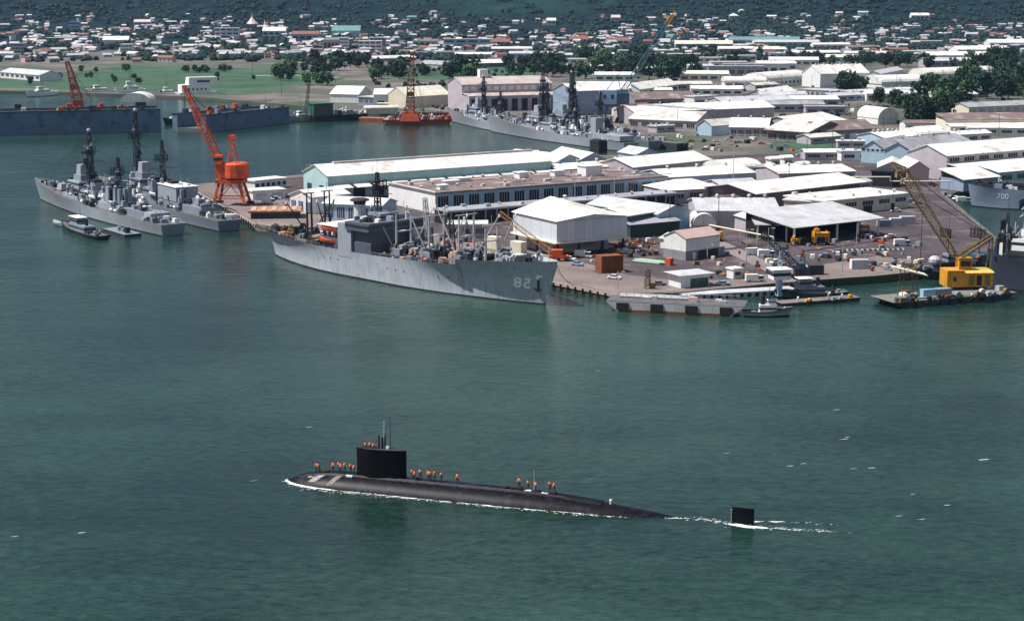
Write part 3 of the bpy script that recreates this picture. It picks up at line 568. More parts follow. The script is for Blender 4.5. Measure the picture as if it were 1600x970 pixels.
# mid-ground fill: storehouses, workshops and huts of the base --------------------------------
pal = [('white', W), ('worn white', W2), ('pale grey', LG), ('grey', GR), ('cream', CR), ('brown', BRF), ('rusty red', RED)]
wpal = [('white', WW), ('lilac', LW), ('pale blue', BW), ('cream', CW)]
fill = [  # px, py(ground), length m, depth, height, kind, roof, wall
 (1120,150,46,18,6,'gx',0,0),(1085,142,34,16,6,'gx',1,1),(1165,138,40,16,6,'bx',0,0),(1060,160,26,14,5,'f',2,1),(1225,160,40,18,6,'gx',2,1),(1262,168,52,18,6,'gx',0,1),(1335,160,40,14,5,'gx',2,2),
 (1290,180,30,14,6,'f',3,1),(1205,142,30,14,5,'gx',1,1),(1245,176,44,16,6,'gx',3,1),(1400,158,50,18,6,'gx',0,0),(1440,160,30,16,6,'f',2,2),(1425,150,26,14,5,'gx',0,0),
 (1100,128,50,20,8,'gx',0,3),(1150,122,60,18,12,'f',3,1),(1180,118,70,20,12,'f',3,0),(1215,112,46,20,9,'gx',0,0),(1240,104,60,22,8,'gx',0,0),(1275,92,70,20,8,'gx',0,0),(1320,98,46,20,7,'gx',0,0),(1355,92,60,20,7,'gx',1,1),
 (1225,92,40,18,7,'f',2,2),(1205,86,46,20,8,'gx',0,0),(1500,98,90,30,9,'gx',0,0),(1540,88,80,34,9,'gx',0,0),(1585,76,80,36,9,'gx',0,0),(1485,106,60,24,8,'gx',2,1),(1450,88,60,20,7,'f',0,0),
 (1100,98,60,16,6,'f',0,0),(1060,92,70,18,6,'f',0,3),(1010,86,80,18,6,'f',0,3),(1170,84,90,22,7,'gx',0,3),(1230,74,110,24,8,'gx',2,3),(1400,66,120,16,7,'f',0,0),(1340,66,100,16,7,'f',0,0),(1450,72,50,18,8,'f',0,0),
 (1350,80,50,16,6,'gx',5,3),(1400,84,40,16,6,'gx',6,0),(1300,78,60,18,8,'gx',0,0),(1160,96,40,14,7,'f',0,0),(905,112,40,14,6,'gx',0,0),(890,100,40,16,6,'f',0,0),(935,92,46,14,6,'gx',1,1),(875,92,34,16,5,'gx',2,1),
 (830,92,60,18,7,'gx',2,2),(800,84,60,18,7,'gx',0,2),(1030,150,24,12,5,'gx',0,0),(1080,176,18,12,6,'f',2,0),(1110,170,26,12,9,'f',2,0),(980,150,24,14,5,'gx',0,0),(1045,208,16,9,4,'f',2,1),(1460,215,20,10,5,'gx',0,0),
 (1330,232,16,8,4,'f',0,1),(1300,250,30,10,4,'gx',0,1),(1340,252,18,10,5,'f',2,0),(1560,212,40,14,5,'gx',0,0),(1530,224,30,12,5,'gx',0,0),(1440,205,22,12,5,'gx',5,0),(1520,152,26,12,5,'gx',2,1),(1300,226,26,12,4,'gx',1,1),
 (1420,276,22,10,5,'gx',0,1),(1352,300,14,8,4,'gx',2,1),(1085,312,20,8,4,'f',1,0),(960,128,40,18,7,'gx',0,0),(1010,118,34,16,7,'gx',0,0),(1140,108,44,16,8,'f',0,0),(1095,112,30,14,6,'gx',2,2),(740,92,50,16,6,'gx',0,0),(690,88,60,16,6,'f',2,2)]
seen = {}
for i, (px, py, L, D, h, kd, ri, wi) in enumerate(fill):
    p = at(px, py, 2.5); rn, rm = pal[ri]; wnm, wm = wpal[wi]
    rz = R_.choice((-.05, .08, .1, .62, .5)) if py > 120 else R_.uniform(-.1, .15)
    near = ('past the quay sheds' if py > 200 else 'amid the base' if py > 140 else 'near trees' if py > 100 else 'near town')
    side = 'right of great hall' if px > 1400 else 'below great hall' if px > 1230 and py > 120 else 'behind great hall' if px > 1230 else 'by blue crane' if px > 960 else 'past the masts'
    lb = f"{'long' if L > 45 else 'small' if L < 25 else 'medium'} {wnm} shed with {rn} roof {near} {side}"
    seen[lb] = seen.get(lb, 0)+1
    house('storehouse', lb, 'shed', (p.x-L/2, p.y, 2.5), rz, L, h, D, kd, {'gx': D*.14, 'f': 1, 'bx': D*.3}[kd], rm, wm, win=max(2, int(L/9)), wz=(.35,.7), wcol=GLS if i % 3 else DK, vents=0 if i % 2 else 3, group=('sheds ' + near + ', ' + side) if seen[lb] or 1 else None)

# the town -------------------------------------------------------------------------------------
def town_block(name, label, cat, px, py, wpx, hpx, roof, wall, kind='f', rows=3, depthm=18, rise=5, rz=0):
    p = land_at(px, py); s = scale_at(p); L = wpx/s; h = hpx/s
    o = house(name, label, cat, (p.x-L/2, p.y, p.z), rz, L, h, depthm, kind, rise, roof, wall, over=.5)
    for r in range(rows):
        z0 = h*(r+.35)/rows; z1 = h*(r+.75)/rows
        for c in range(4):
            m = MB(); m.box(L*(c+.12)/4, L*(c+.88)/4, -.2, -.02, z0, z1); m.build('window', GLS, o)
    return o
town_block('office_building', 'white three-storey school block on the hillside above town', 'building', 352, 62, 38, 17, W, WW, rows=3)
town_block('apartment_building', 'white four-storey block at the town edge below the arched hall', 'building', 537, 80, 14, 20, W, WW, rows=4)
town_block('apartment_building', 'pink block beside the white four-storey block', 'building', 517, 80, 24, 17, mat('pink_roof', (.5,.3,.3)), PINK, rows=1)
town_block('office_building', 'pale lavender hall with dark red roof in the town centre', 'building', 477, 66, 42, 12, RED, LW, 'gx', rows=1)
town_block('market_hall', 'bright white arched hall left of the red-roofed hall', 'hall', 427, 58, 36, 9, W, WW, 'gx', rows=1, rise=7)
town_block('warehouse', 'long teal roofed hall rising like a wedge in town', 'hall', 539, 58, 44, 9, TEAL, TW, 'gx', rows=0, depthm=50, rise=9)
town_block('office_building', 'white stepped block with dark window bands', 'building', 578, 82, 36, 17, W, WW, rows=3)
town_block('office_building', 'lilac block with window bands right of the stepped block', 'building', 590, 76, 24, 16, LG, LW, rows=4)
town_block('office_building', 'cream block right of the orange crane tower', 'building', 664, 76, 38, 12, CR, CW, rows=1)
town_block('school_building', 'long lilac building with dark window bays', 'building', 730, 76, 74, 14, LG, BW, rows=2)
town_block('shop_row', 'red roofed row at the end of the long lilac building', 'building', 782, 74, 30, 8, RED, PINK, 'gx', rows=1)
town_block('office_building', 'teal and white block near the hill foot', 'building', 112, 46, 16, 11, TEAL, BW, rows=2)
town_block('office_building', 'grey three-storey block over the dark trees', 'building', 26, 84, 18, 15, LG, LW, rows=3)
town_block('office_building', 'white banded block above the shoreline trees', 'building', 198, 86, 18, 16, W, WW, rows=3)
town_block('market_hall', 'wide white roofed hall in the middle of the west town', 'hall', 180, 70, 40, 7, W, WW, 'gx', rows=0, rise=6)
town_block('long_house', 'long low brown house with white roof edge', 'house', 94, 66, 46, 6, W, BRF, rows=1)
town_block('house_row', 'pink-roofed row among hillside trees', 'house', 220, 40, 26, 5, PINK, WW, 'gx', rows=1)
town_block('office_building', 'grey flat-roofed hospital on the slope', 'building', 350, 40, 22, 6, LG, LW, rows=2)
town_block('green_barracks', 'long building with green roof at the hill foot', 'barracks', 1195, 72, 110, 9, TEAL, CW, 'gx', rows=1)
town_block('green_barracks', 'white-walled barracks with cream roof left of the green-roofed one', 'barracks', 1100, 76, 90, 7, CR, WW, 'gx', rows=1)
town_block('red_rooftops', 'row with faded red roofs left of the hill clearing foot', 'houses', 905, 68, 30, 6, RED, PINK, 'gx', rows=1)
town_block('red_rooftops', 'row with faded red roofs under the blue crane boom', 'houses', 965, 70, 36, 6, RED, WW, 'gx', rows=1)
town_block('villa', 'white twin villa alone on the dark hillside', 'villa', 1445, 32, 28, 7, W, WW, 'gx', rows=1)
town_block('villa', 'white domed villa on the hillside above the green roof', 'villa', 1154, 32, 14, 6, W, WW, 'hip', rows=1)
town_block('villa', 'white villa with pale roof above the hill clearing foot', 'villa', 862, 40, 14, 7, W, WW, 'gx', rows=1)
town_block('villa', 'pink-roofed villa on the slope beyond the boom', 'villa', 963, 34, 14, 6, PINK, WW, 'gx', rows=1)
# church with pink spires
p = land_at(392, 46); s = scale_at(p); ch = thing('church', 'pale pink pagoda-roofed church with sharp spire on the hillside', 'church', p)
m = MB(); m.rbox((0,0,-1), 22, 20, 12); m.build('wall', BRF, ch)
m = MB(); m.lathe((0,0,10), [(13,0),(8,5),(4,10),(1.2,14),(.1,24)], 8); m.build('spire', mat('pale_pink', (.66,.5,.5)), ch)
m = MB(); m.lathe((26,0,2), [(7,0),(3,5),(.1,16)], 6); m.build('spire', mat('pale_pink', (.66,.5,.5)), ch)
m = MB(); m.rbox((26,0,-4), 9, 9, 7); m.build('wall', WW, ch)

# small houses, three shapes in eight colourings
def far_house(k, rm, wm, nm):
    m = MB(); L, D, h, r = ((11,8,4,2.4),(16,9,5,2.6),(9,9,6.5,0),(22,10,6,2.5))[k]
    m.box(-L/2, L/2, -D/2, D/2, -3, h, 1)
    if r:
        for sgn in (1, -1):
            m.add([(-L/2-.6, -sgn*(D/2+.7), h-.2),(L/2+.6, -sgn*(D/2+.7), h-.2),(L/2+.6,0,h+r),(-L/2-.6,0,h+r)], [(0,1,2,3)], 0)
        for x in (-L/2, L/2): m.add([(x,-D/2,h),(x,D/2,h),(x,0,h+r-.2)], [(0,1,2)], 1)
    else: m.box(-L/2-.4, L/2+.4, -D/2-.4, D/2+.4, h+.02, h+.5, 0)
    for q in range(-1, 2): m.box(q*L/3.4-.9, q*L/3.4+.9, -D/2-.12, -D/2-.02, 1.2, 2.8, 2)
    o = m.build('house', [rm, wm, GLS]); return o
FWR = mat('far_white_roof', (.40,.40,.41), .7, .3, .3); FWW = mat('far_wall', (.30,.31,.33), .7, .3, .3)  # white dimmed to grey, distance haze and shadow put into the colour
HC = [('white roof', FWR, FWW), ('grey roof', LG, WW), ('rusty red roof', RED, PINK), ('brown roof', BRF, CW), ('cream roof', CR, CW), ('teal roof', TEAL, BW), ('dark grey roof', GR, LW), ('faded roof', W2, LW)]
SZ = ('small gabled', 'gabled', 'boxy two-storey', 'long')
protos = {(k, c): None for k in range(4) for c in range(8)}
def region(px, py):
    if py < 34: b = 'high on the slope'
    elif py < 52: b = 'on the lower slope'
    elif py < 72: b = 'in mid town'
    else: b = 'at the near town edge'
    a = ('above the grass field', 'left of the church', 'right of the church', 'behind the orange crane tower', 'behind the warship masts', 'behind the blue boom', 'behind the great hall', 'over the thicket')[min(7, int(px/200))]
    return b + ' ' + a
zones = [(0,130,38,98,95),(130,330,34,98,110),(330,520,40,92,95),(520,700,44,90,60),(700,960,46,88,90),(960,1250,46,80,60),(1250,1600,50,82,60),(0,1600,18,42,75)]
spots = []
for x0, x1, y0, y1, n in zones:
    for _ in range(n):
        px = R_.uniform(x0, x1); py = y0+(y1-y0)*R_.random()**.85
        if noise.noise(Vector((px/60, py/22, 9))) < -.28: continue
        spots.append((px, py))
R_.shuffle(spots)
hs = []
for px, py in spots:
    p = land_at(px, py)
    if p is None: continue
    if any(abs(p.x-q.x) < 15 and abs(p.y-q.y) < 22 for q in hs): continue
    hs.append(p); c = R_.choices(range(8), (9,5,4,3,3,1,3,5))[0]; k = R_.randrange(4); rz = R_.uniform(-1.2, 1.2)
    if len(hs) <= 298:
        key = (k, c)
        if protos[key] is None: o = protos[key] = far_house(k, HC[c][1], HC[c][2], '')
        else: o = protos[key].copy(); COL.objects.link(o)
        o.location = p; o.rotation_euler = (0, 0, rz); rg = region(px, py)
        setp(o, f"{SZ[k]} house with {HC[c][0]} {rg}", 'house', 'houses ' + rg)
# the hundreds of houses beyond those
m = MB(); rs = random.Random(4)
for _ in range(2300):
    px = rs.uniform(-250, 1850); py = 24+rs.random()**.8*66
    if noise.noise(Vector((px/45, py/14, 3))) < -.05+.25*(py < 42): continue
    p = land_at(px, py)
    if p is None or any(abs(p.x-q.x) < 12 and abs(p.y-q.y) < 16 for q in hs): continue
    L = rs.uniform(7, 17); D = rs.uniform(6, 10); h = rs.uniform(3, 6); rz = rs.uniform(-.7, .7); ca, sa = cos(rz), sin(rz); c = rs.choices(range(5), (5,4,2,3,3))[0]
    m.rbox((p.x, p.y, p.z-3), L, D, h+3, rz, 5+(c % 3))
    vs = [(-L/2-.5,-D/2-.5,h-.1),(L/2+.5,-D/2-.5,h-.1),(L/2+.5,D/2+.5,h-.1),(-L/2-.5,D/2+.5,h-.1),(-L/2,0,h+2.2),(L/2,0,h+2.2)]
    m.add([(p.x+x*ca-y*sa, p.y+x*sa+y*ca, p.z+z) for x, y, z in vs], [(0,1,5,4),(2,3,4,5),(1,2,5),(3,0,4)], c)
o = m.build('town_houses', [FWR, LG, RED, BRF, GR, FWW, LW, PINK]); setp(o, 'dense far-off jumble of small roofs spread through the hillside town', 'houses', kind='stuff')
# ------------------------------------------------------------------ trees
def make_tree(seed, H, Wd, leaf, name, cat_, lab, trunk_h=.28, dens=30):
    r = random.Random(seed); o = thing(name, lab, cat_)
    m = MB(); m.tube((0,0,-.3), (0,0,H*.45), .035*H, .018*H, 7)
    for k in range(5):
        a = r.uniform(0, 6.28); m.tube((0,0,H*r.uniform(.2,.4)), (cos(a)*Wd*.3, sin(a)*Wd*.3, H*r.uniform(.5,.75)), .014*H, .006*H, 5)
    m.build('trunk', BARK, o)
    m = MB()
    for k in range(dens):
        a = r.uniform(0, 6.28); z = r.uniform(trunk_h, .95)*H; rad = Wd/2*sqrt(max(.05, 1-((z/H-.58)/.45)**2))*r.uniform(.2, 1)
        c = Vector((cos(a)*rad, sin(a)*rad, z)); cr = Wd*r.uniform(.10, .2)
        for q in range(16):
            u = Vector((r.gauss(0,1), r.gauss(0,1), r.gauss(0,1)*.7)); u.normalize(); pt = c+u*cr*r.uniform(.5, 1.05)
            n_ = (u + Vector((r.uniform(-.6,.6), r.uniform(-.6,.6), r.uniform(-.2,.8)))).normalized(); t = n_.orthogonal().normalized(); b = n_.cross(t); s = r.uniform(.045, .085)*Wd
            m.add([pt+t*s, pt+b*s*.8, pt-t*s*.9, pt-b*s], [(0,1,2,3)])
    m.build('crown', leaf, o); return o
TP = [make_tree(i, 11+i % 3*1.5, 10+i % 4*1.6, LEAF if i % 3 else LEAF2, 'broad_tree', 'tree', 'x', dens=36+i*2) for i in range(6)]
used = [False]*6; ntree = 0
clusters = [  # px, py, spread x, spread y, n, scale, where
 (1322,152,10,4,3,1.6,'tall dark tree in front of the long blue-grey building','pair of tall dark trees'),
 (1346,140,10,3,3,1.3,'rounded dark tree next to the tall pair','trees beside the tall pair'),
 (1378,160,16,6,4,.9,'low dark tree between the base sheds','low trees between base sheds'),
 (1408,166,14,6,4,1.0,'dark tree left of the thicket','trees by the thicket'),
 (1445,192,30,8,14,1.3,'dark tree packed in the thicket by the round-fronted hut','thicket by the round-fronted hut'),
 (1480,150,45,16,16,1.4,'dark tree in the wood beside the grey-ended quonset','wood beside the quonset'),
 (1560,140,50,22,26,1.5,'dark tree in the big wood at the far right','big wood'),
 (1560,104,50,10,16,1.5,'dark tree on the upper edge of the big wood','upper edge of the big wood'),
 (1430,104,60,6,18,1.2,'dark tree in the belt behind the quonset','tree belt behind the quonset'),
 (1330,100,50,4,14,1.1,'dark tree in the belt behind the great hall','tree belt behind the great hall'),
 (1255,96,40,4,10,1.0,'green tree in the belt left of the great hall','tree belt left of the great hall'),
 (1142,92,50,8,12,1.2,'dark tree in front of the long flat office','trees by the long flat office'),
 (1050,118,50,12,26,1.3,'dark tree in the grove behind the blue boom','grove behind the blue boom'),
 (970,108,45,14,20,1.3,'dark tree in the grove around the arched office','grove round the arched office'),
 (885,110,50,14,20,1.3,'dark tree in the grove behind the warship masts','grove behind the warship masts'),
 (825,112,35,10,12,1.4,'dark tree behind the pinkish workshop','trees behind the pinkish workshop'),
 (720,118,24,8,9,1.5,'tall dark tree left of the pinkish workshop','trees left of the pinkish workshop'),
 (655,118,20,4,4,.8,'small park tree on grass right of the orange crane tower','park trees right of the orange tower'),
 (600,118,28,8,12,1.2,'dark park tree behind the far-quay sheds','park trees behind the far-quay sheds'),
 (470,128,45,6,9,1.2,'dark tree near the sandy path by the far shore','trees by the sandy path'),
 (545,108,30,10,12,1.2,'dark tree where the park meets town','trees between park and town'),
 (480,110,30,8,10,1.2,'dark tree at the right end of the grass field','trees ending the grass field'),
 (220,128,190,6,12,.55,'small round tree scattered over the mown field','trees over the mown field'),
 (240,113,120,2,14,.7,'small round tree in a row along the grass field','row of trees on the grass field'),
 (75,102,45,8,14,1.5,'big dark tree at the left end of the grass field','big trees left of the field'),
 (30,100,40,8,9,1.3,'dark tree behind the shore boathouse','trees behind the shore boathouse'),
 (180,84,24,6,9,1.3,'dark tree beneath the white banded block','trees beneath the banded block'),
 (1222,225,10,2,2,.7,'green shrubby tree beside the vast white roof','small trees beside the vast roof'),
 (1252,222,8,2,2,.7,'green shrubby tree by the loading front','small trees by the loading front'),
 (1345,222,8,3,3,.9,'bright green tree by the twin blue gables','trees by the twin blue gables'),
 (1030,352,40,3,4,.5,'low bush beside the dark green lean-to','bushes by the lean-to'),
]
for ci, (px, py, sx, sy, n, s, lb, gr) in enumerate(clusters):
    for k in range(n):
        if ntree >= 299: break
        p = at(px+R_.uniform(-sx, sx), py+R_.uniform(-sy, sy), 2.5); v = R_.randrange(6); rz = R_.uniform(0, 6.28); ss = s*R_.uniform(.75, 1.2)
        if not used[v]: o = TP[v]; used[v] = True; o.location = p; o.rotation_euler = (0,0,rz); o.scale = (ss,ss,ss)
        else: o = place(TP[v], p, rz, s=ss)
        o['label'] = lb; o['group'] = gr; ntree += 1
# far woodland: uneven clumps of crowns through the town and up the slopes
t_ = (1+sqrt(5))/2
ICO = [Vector(v).normalized() for v in [(-1,t_,0),(1,t_,0),(-1,-t_,0),(1,-t_,0),(0,-1,t_),(0,1,t_),(0,-1,-t_),(0,1,-t_),(t_,0,-1),(t_,0,1),(-t_,0,-1),(-t_,0,1)]]
ICF = [(0,11,5),(0,5,1),(0,1,7),(0,7,10),(0,10,11),(1,5,9),(5,11,4),(11,10,2),(10,7,6),(7,1,8),(3,9,4),(3,4,2),(3,2,6),(3,6,8),(3,8,9),(4,9,5),(2,4,11),(6,2,10),(8,6,7),(9,8,1)]
rw = random.Random(8); m = MB(); cnt = 0
def crown(m, p, r):
    vs = [p + Vector((v.x*r*rw.uniform(.6,1.2), v.y*r*rw.uniform(.6,1.2), v.z*r*rw.uniform(.5,1.05)+r*.7)) for v in ICO]; m.add(vs, ICF)
while cnt < 14000:
    px = rw.uniform(-300, 1900); py = 2+rw.random()**1.0*96
    if px < 1000 and noise.noise(Vector((px/50, py/16, 1))) < -.1-.3*(py < 40): continue
    if abs(px-820) < 160 and py < 30 and noise.noise(Vector((px/25, py/9, 1))) < .2: continue
    if px < 620 and py > 97: continue
    if py < 30 and rw.random() < .6: continue
    p = land_at(px, py)
    if p is None: continue
    k = rw.randint(2, 4)
    for _ in range(k): crown(m, p+Vector((rw.uniform(-9,9), rw.uniform(-9,9), -1)), rw.uniform(3, 6.5))
    cnt += k
o = m.build('far_woodland', FWOOD); setp(o, 'dark far-off woodland spread between the houses and up the hillside', 'woodland', kind='stuff')
m = MB()
for _ in range(900):   # hedges and undergrowth between the base sheds
    px = rw.uniform(960, 1800); py = rw.uniform(84, 200)
    if noise.noise(Vector((px/40, py/14, 6))) < .08: continue
    crown(m, at(px, py, 2.3), rw.uniform(1.2, 3.2))
for _ in range(500):
    px = rw.uniform(430, 800); py = rw.uniform(98, 140)
    if noise.noise(Vector((px/30, py/10, 2))) < .0 or (px < 580 and py > 103): continue
    crown(m, at(px, py, 2.3), rw.uniform(1.5, 3.5))
o = m.build('undergrowth', FWOOD); setp(o, 'dark undergrowth and hedges between the base sheds and the park', 'undergrowth', kind='stuff')
# ------------------------------------------------------------------ ships
def sstep(a, b, x): t = min(1, max(0, (x-a)/(b-a))); return t*t*(3-2*t)
class Hull:
    """x forward (stern -L/2, bow +L/2 at the waterline), y to port, z up from the water"""
    def __init__(s, L, B, hs, hm, hb, rake=8, over=4, ed=.34, ew=.5, tr=.6, trw=.3, fstep=None, pw=1.4, dip=0):
        s.L, s.B, s.hs, s.hm, s.hb, s.rake, s.over, s.ed, s.ew, s.tr, s.trw, s.fstep, s.pw, s.dip = L, B, hs, hm, hb, rake, over, ed, ew, tr, trw, fstep, pw, dip
    def h(s, t):
        v = s.hm + (s.hs-s.hm)*max(0, 1-t/.45)**2 + (s.hb-s.hm-s.dip)*max(0, (t-.4)/.6)**1.8
        if s.fstep and t >= s.fstep: v += s.dip
        return v
    def bd(s, t):
        f = 1-(1-min(1, (1-t)/s.ed))**2.4; a = s.tr+(1-s.tr)*(1-(1-min(1, t/.3))**2.2)
        return s.B/2*min(f, 1)*a + .12
    def bw(s, t):
        f = 1-(1-min(1, (1-t)/s.ew))**1.7; a = s.trw+(1-s.trw)*(1-(1-min(1, t/.38))**2)
        return s.B/2*.97*f*a + .04
    def P(s, t, z, side=1):
        h = s.h(t); k = min(1, max(0, z/h)); x = -s.L/2+s.L*t + s.rake*k*sstep(.80, 1, t) - s.over*k*sstep(.16, 0, t)
        return Vector((x, side*(s.bw(t)+(s.bd(t)-s.bw(t))*k**s.pw), z))
    def build(s, parent, hm, dm, bul=1.0, n=44):
        m = MB(); ts = [i/n for i in range(n+1)]
        if s.fstep: ts += [s.fstep-1e-4, s.fstep]; ts.sort()
        for side in (1, -1):
            vs = []; K = 8
            for t in ts:
                h = s.h(t); vs += [s.P(t, -2, side), s.P(t, 0, side), s.P(t, .45, side)] + [s.P(t, .45+(h-.45)*q/K, side) for q in range(1, K+1)]
            c = K+3; f1 = []; f2 = []
            for i in range(len(ts)-1):
                for q in range(c-1):
                    f = (i*c+q, (i+1)*c+q, (i+1)*c+q+1, i*c+q+1); f = f if side < 0 else f[::-1]
                    (f1 if q < 2 else f2).append(f)
            b = len(m.v); m.v += [tuple(v) for v in vs]
            for fl, mi in ((f1, 1), (f2, 0)): m.f += [tuple(k+b for k in f) for f in fl]; m.m += [mi]*len(fl)
        zs = [-2, 0, .45] + [.45+(s.h(0)-.45)*q/8 for q in range(1, 9)]
        a = [s.P(0, z, 1) for z in zs]; b_ = [s.P(0, z, -1) for z in zs]
        m.add(a+b_, [(i, i+1, len(zs)+i+1, len(zs)+i) for i in range(len(zs)-1)], 0)
        o = m.build('hull', [hm, BOOT], parent, smooth=False)
        for p_ in o.data.polygons: p_.use_smooth = p_.index < len(o.data.polygons)-10
        d = MB()
        for i in range(len(ts)-1):
            t0, t1_ = ts[i], ts[i+1]
            if t1_-t0 < .001: continue
            z0, z1 = s.h(t0)-bul, s.h(t1_-1e-6)-bul
            if s.fstep and abs(t0-s.fstep) < 1e-6: z0 = s.h(t0)-bul
            q = [s.P(t0, z0, -1), s.P(t1_, z1, -1), s.P(t1_, z1, 1), s.P(t0, z0, 1)]
            q = [Vector((v.x, v.y*.985, v.z)) for v in q]; d.add(q, [(0,1,2,3)])
        if s.fstep:
            t = s.fstep; a0 = s.P(t, s.h(t-1e-3)-bul, -1); a1 = s.P(t, s.h(t-1e-3)-bul, 1); d.add([a0, a1, Vector((a1.x,a1.y,s.h(t)-bul)), Vector((a0.x,a0.y,s.h(t)-bul))], [(0,1,2,3)])
        d.build('deck', dm, parent)
        return o
    def zd(s, x, bul=1.0): return s.h(min(1, max(0, (x+s.L/2)/s.L)))-bul
def ship_root(name, label, cat, bow, stern, group=None):
    """bow and stern: waterline ends in the photograph"""
    a = at(*bow, 0); b = at(*stern, 0); c = (a+b)/2
    return thing(name, label, cat, (c.x, c.y, 0), atan2(a.y-b.y, a.x-b.x), group), (a-b).length
def block(parent, name, x0, x1, hw, z0, z1, m_, taper=.97, windows=None, yo=0):
    m = MB(); cx = (x0+x1)/2; m.rbox((cx, yo, z0), x1-x0, hw*2, z1-z0, 0, 0, taper); o = m.build(name, m_, parent)
    if windows:
        zz, hh = windows; w = MB(); k = 1-(1-taper)*(zz-z0)/(z1-z0)
        w.rbox((cx, yo, zz), (x1-x0)*k+.12, hw*2*k+.12, hh); w.build('window_band', GLS, parent)
    return o
def mast(parent, x, z0, z1, w, m_, yards=3, dark=DK, radar=True, lat=True, y=0):
    m = MB()
    if lat: m.lattice((x, y, z0), (x, y, z1), w, w*.35, max(4, int((z1-z0)/2.2)), .26)
    else: m.tube((x, y, z0), (x, y, z1), w*.25, w*.1, 7)
    m.build('mast', m_, parent)
    for k in range(yards):
        z = z0+(z1-z0)*(.5+.16*k); l = 6.5-1.4*k; q = MB(); q.beam((x, y-l, z), (x, y+l, z), .16); q.beam((x, y-l, z), (x, y, z+1.2), .08); q.beam((x, y+l, z), (x, y, z+1.2), .08); q.build('yard', m_, parent)
    if radar:
        q = MB(); z = z0+(z1-z0)*.62
        for i in range(7): q.box(x+1.1, x+1.4, y-3.0, y+3.0, z+.5*i, z+.5*i+.22)
        for i in range(5): q.box(x+1.05, x+1.45, y-3+1.5*i-.08, y-3+1.5*i+.08, z, z+3.3)
        q.beam((x, y, z+1.5), (x+1.2, y, z+1.5), .3); q.build('radar_antenna', DK, parent)
    q = MB(); q.tube((x, y, z1), (x, y, z1+5), .08, .03, 5); q.tube((x, y-2, z1-2), (x, y-2, z1+2.5), .05, n=4); q.build('antenna', m_, parent)
def gun(parent, x, z, ang=0, m_=SHIPL, s=1.0):
    m = MB(); ca, sa = cos(ang), sin(ang); m.rbox((x, 0, z), 5.0*s, 4.2*s, 2.6*s, ang, 0, .72); m.lathe((x, 0, z-.5), [(2.3*s,0),(2.3*s,.6)], 12); o = m.build('gun_turret', m_, parent)
    for y in (-.6, .6):
        b = MB(); p = Vector((x+ca*2*s-sa*y*s, sa*2*s+ca*y*s, z+1.4*s)); b.tube(p, p+Vector((ca*5*s, sa*5*s, .8*s)), .17*s, .12*s, 6); g_ = b.build('barrel', DK, o); 
def boat(parent, x, y, z, L, m_, name='lifeboat', rz=0, cover=None):
    m = MB(); vs = []; n = 8
    for i in range(n+1):
        t = i/n; w = 1.25*L/8*(sin(pi*min(1, .08+t*.92))**.55 if t < .999 else .02); sh = .5*(2*t-1)**2
        X = -L/2+L*t
        for a, zz in ((-w, 1.1+sh), (-w*.8, .4), (0, 0), (w*.8, .4), (w, 1.1+sh)): vs.append((x+X*cos(rz)-a*sin(rz), y+X*sin(rz)+a*cos(rz), z+zz*L/8))
    fs = []
    for i in range(n):
        for q in range(4): fs.append((i*5+q, (i+1)*5+q, (i+1)*5+q+1, i*5+q+1))
        fs.append((i*5, i*5+4, (i+1)*5+4, (i+1)*5))
    m.add(vs, fs); return m.build(name, m_, parent)
def railing(parent, H, x0, x1, m_=MET, bul=1.0, side=(1, -1), h=1.1):
    for sd in side:
        m = MB(); n = int((x1-x0)/2.4); prev = None
        for i in range(n+1):
            x = x0+(x1-x0)*i/n; t = (x+H.L/2)/H.L; p = H.P(t, H.h(t), sd); p = Vector((p.x, p.y*.985, p.z-bul+ .02)); m.beam(p, p+Vector((0,0,h)), .05)
            if prev is not None: m.beam(prev+Vector((0,0,h)), p+Vector((0,0,h)), .045); m.beam(prev+Vector((0,0,h*.5)), p+Vector((0,0,h*.5)), .03)
            prev = p
        m.build('railing', m_, parent)
def gear(parent, H, x0, x1, n, seed, mats_, hw=.8, names=('winch','locker','vent_pipe','crate'), bul=1.0, zfun=None, big=1.0):
    r = random.Random(seed)
    for k in range(n):
        x = r.uniform(x0, x1); t = (x+H.L/2)/H.L if H else 0; w = (H.bd(t) if H else hw)*.82; y = r.uniform(-w, w); z = zfun(x) if zfun else H.zd(x, bul); z -= .05
        nm = r.choice(names); m = MB(); s = r.uniform(.7, 1.5)*big
        if nm == 'winch': m.box(x-.9*s, x+.9*s, y-.6*s, y+.6*s, z, z+.3*s); m.tube((x, y-.9*s, z+.8*s), (x, y+.9*s, z+.8*s), .5*s, n=8); m.rbox((x+.7*s, y, z+.3*s), .5*s, .8*s, .9*s)
        elif nm == 'vent_pipe': m.tube((x, y, z), (x, y, z+1.5*s), .25*s, n=8); m.tube((x, y, z+1.5*s), (x+.6*s, y, z+1.9*s), .3*s, .42*s, 8)
        elif nm == 'locker': m.rbox((x, y, z), 1.6*s, 1.1*s, 1.2*s, r.uniform(-.2, .2), 0, .92)
        elif nm == 'reel': m.tube((x, y-.5*s, z+.8*s), (x, y+.5*s, z+.8*s), .8*s, n=10)
        else: m.rbox((x, y, z), 1.4*s, 1.2*s, 1.0*s, r.uniform(-.6, .6))
        m.build(nm, r.choice(mats_), parent)

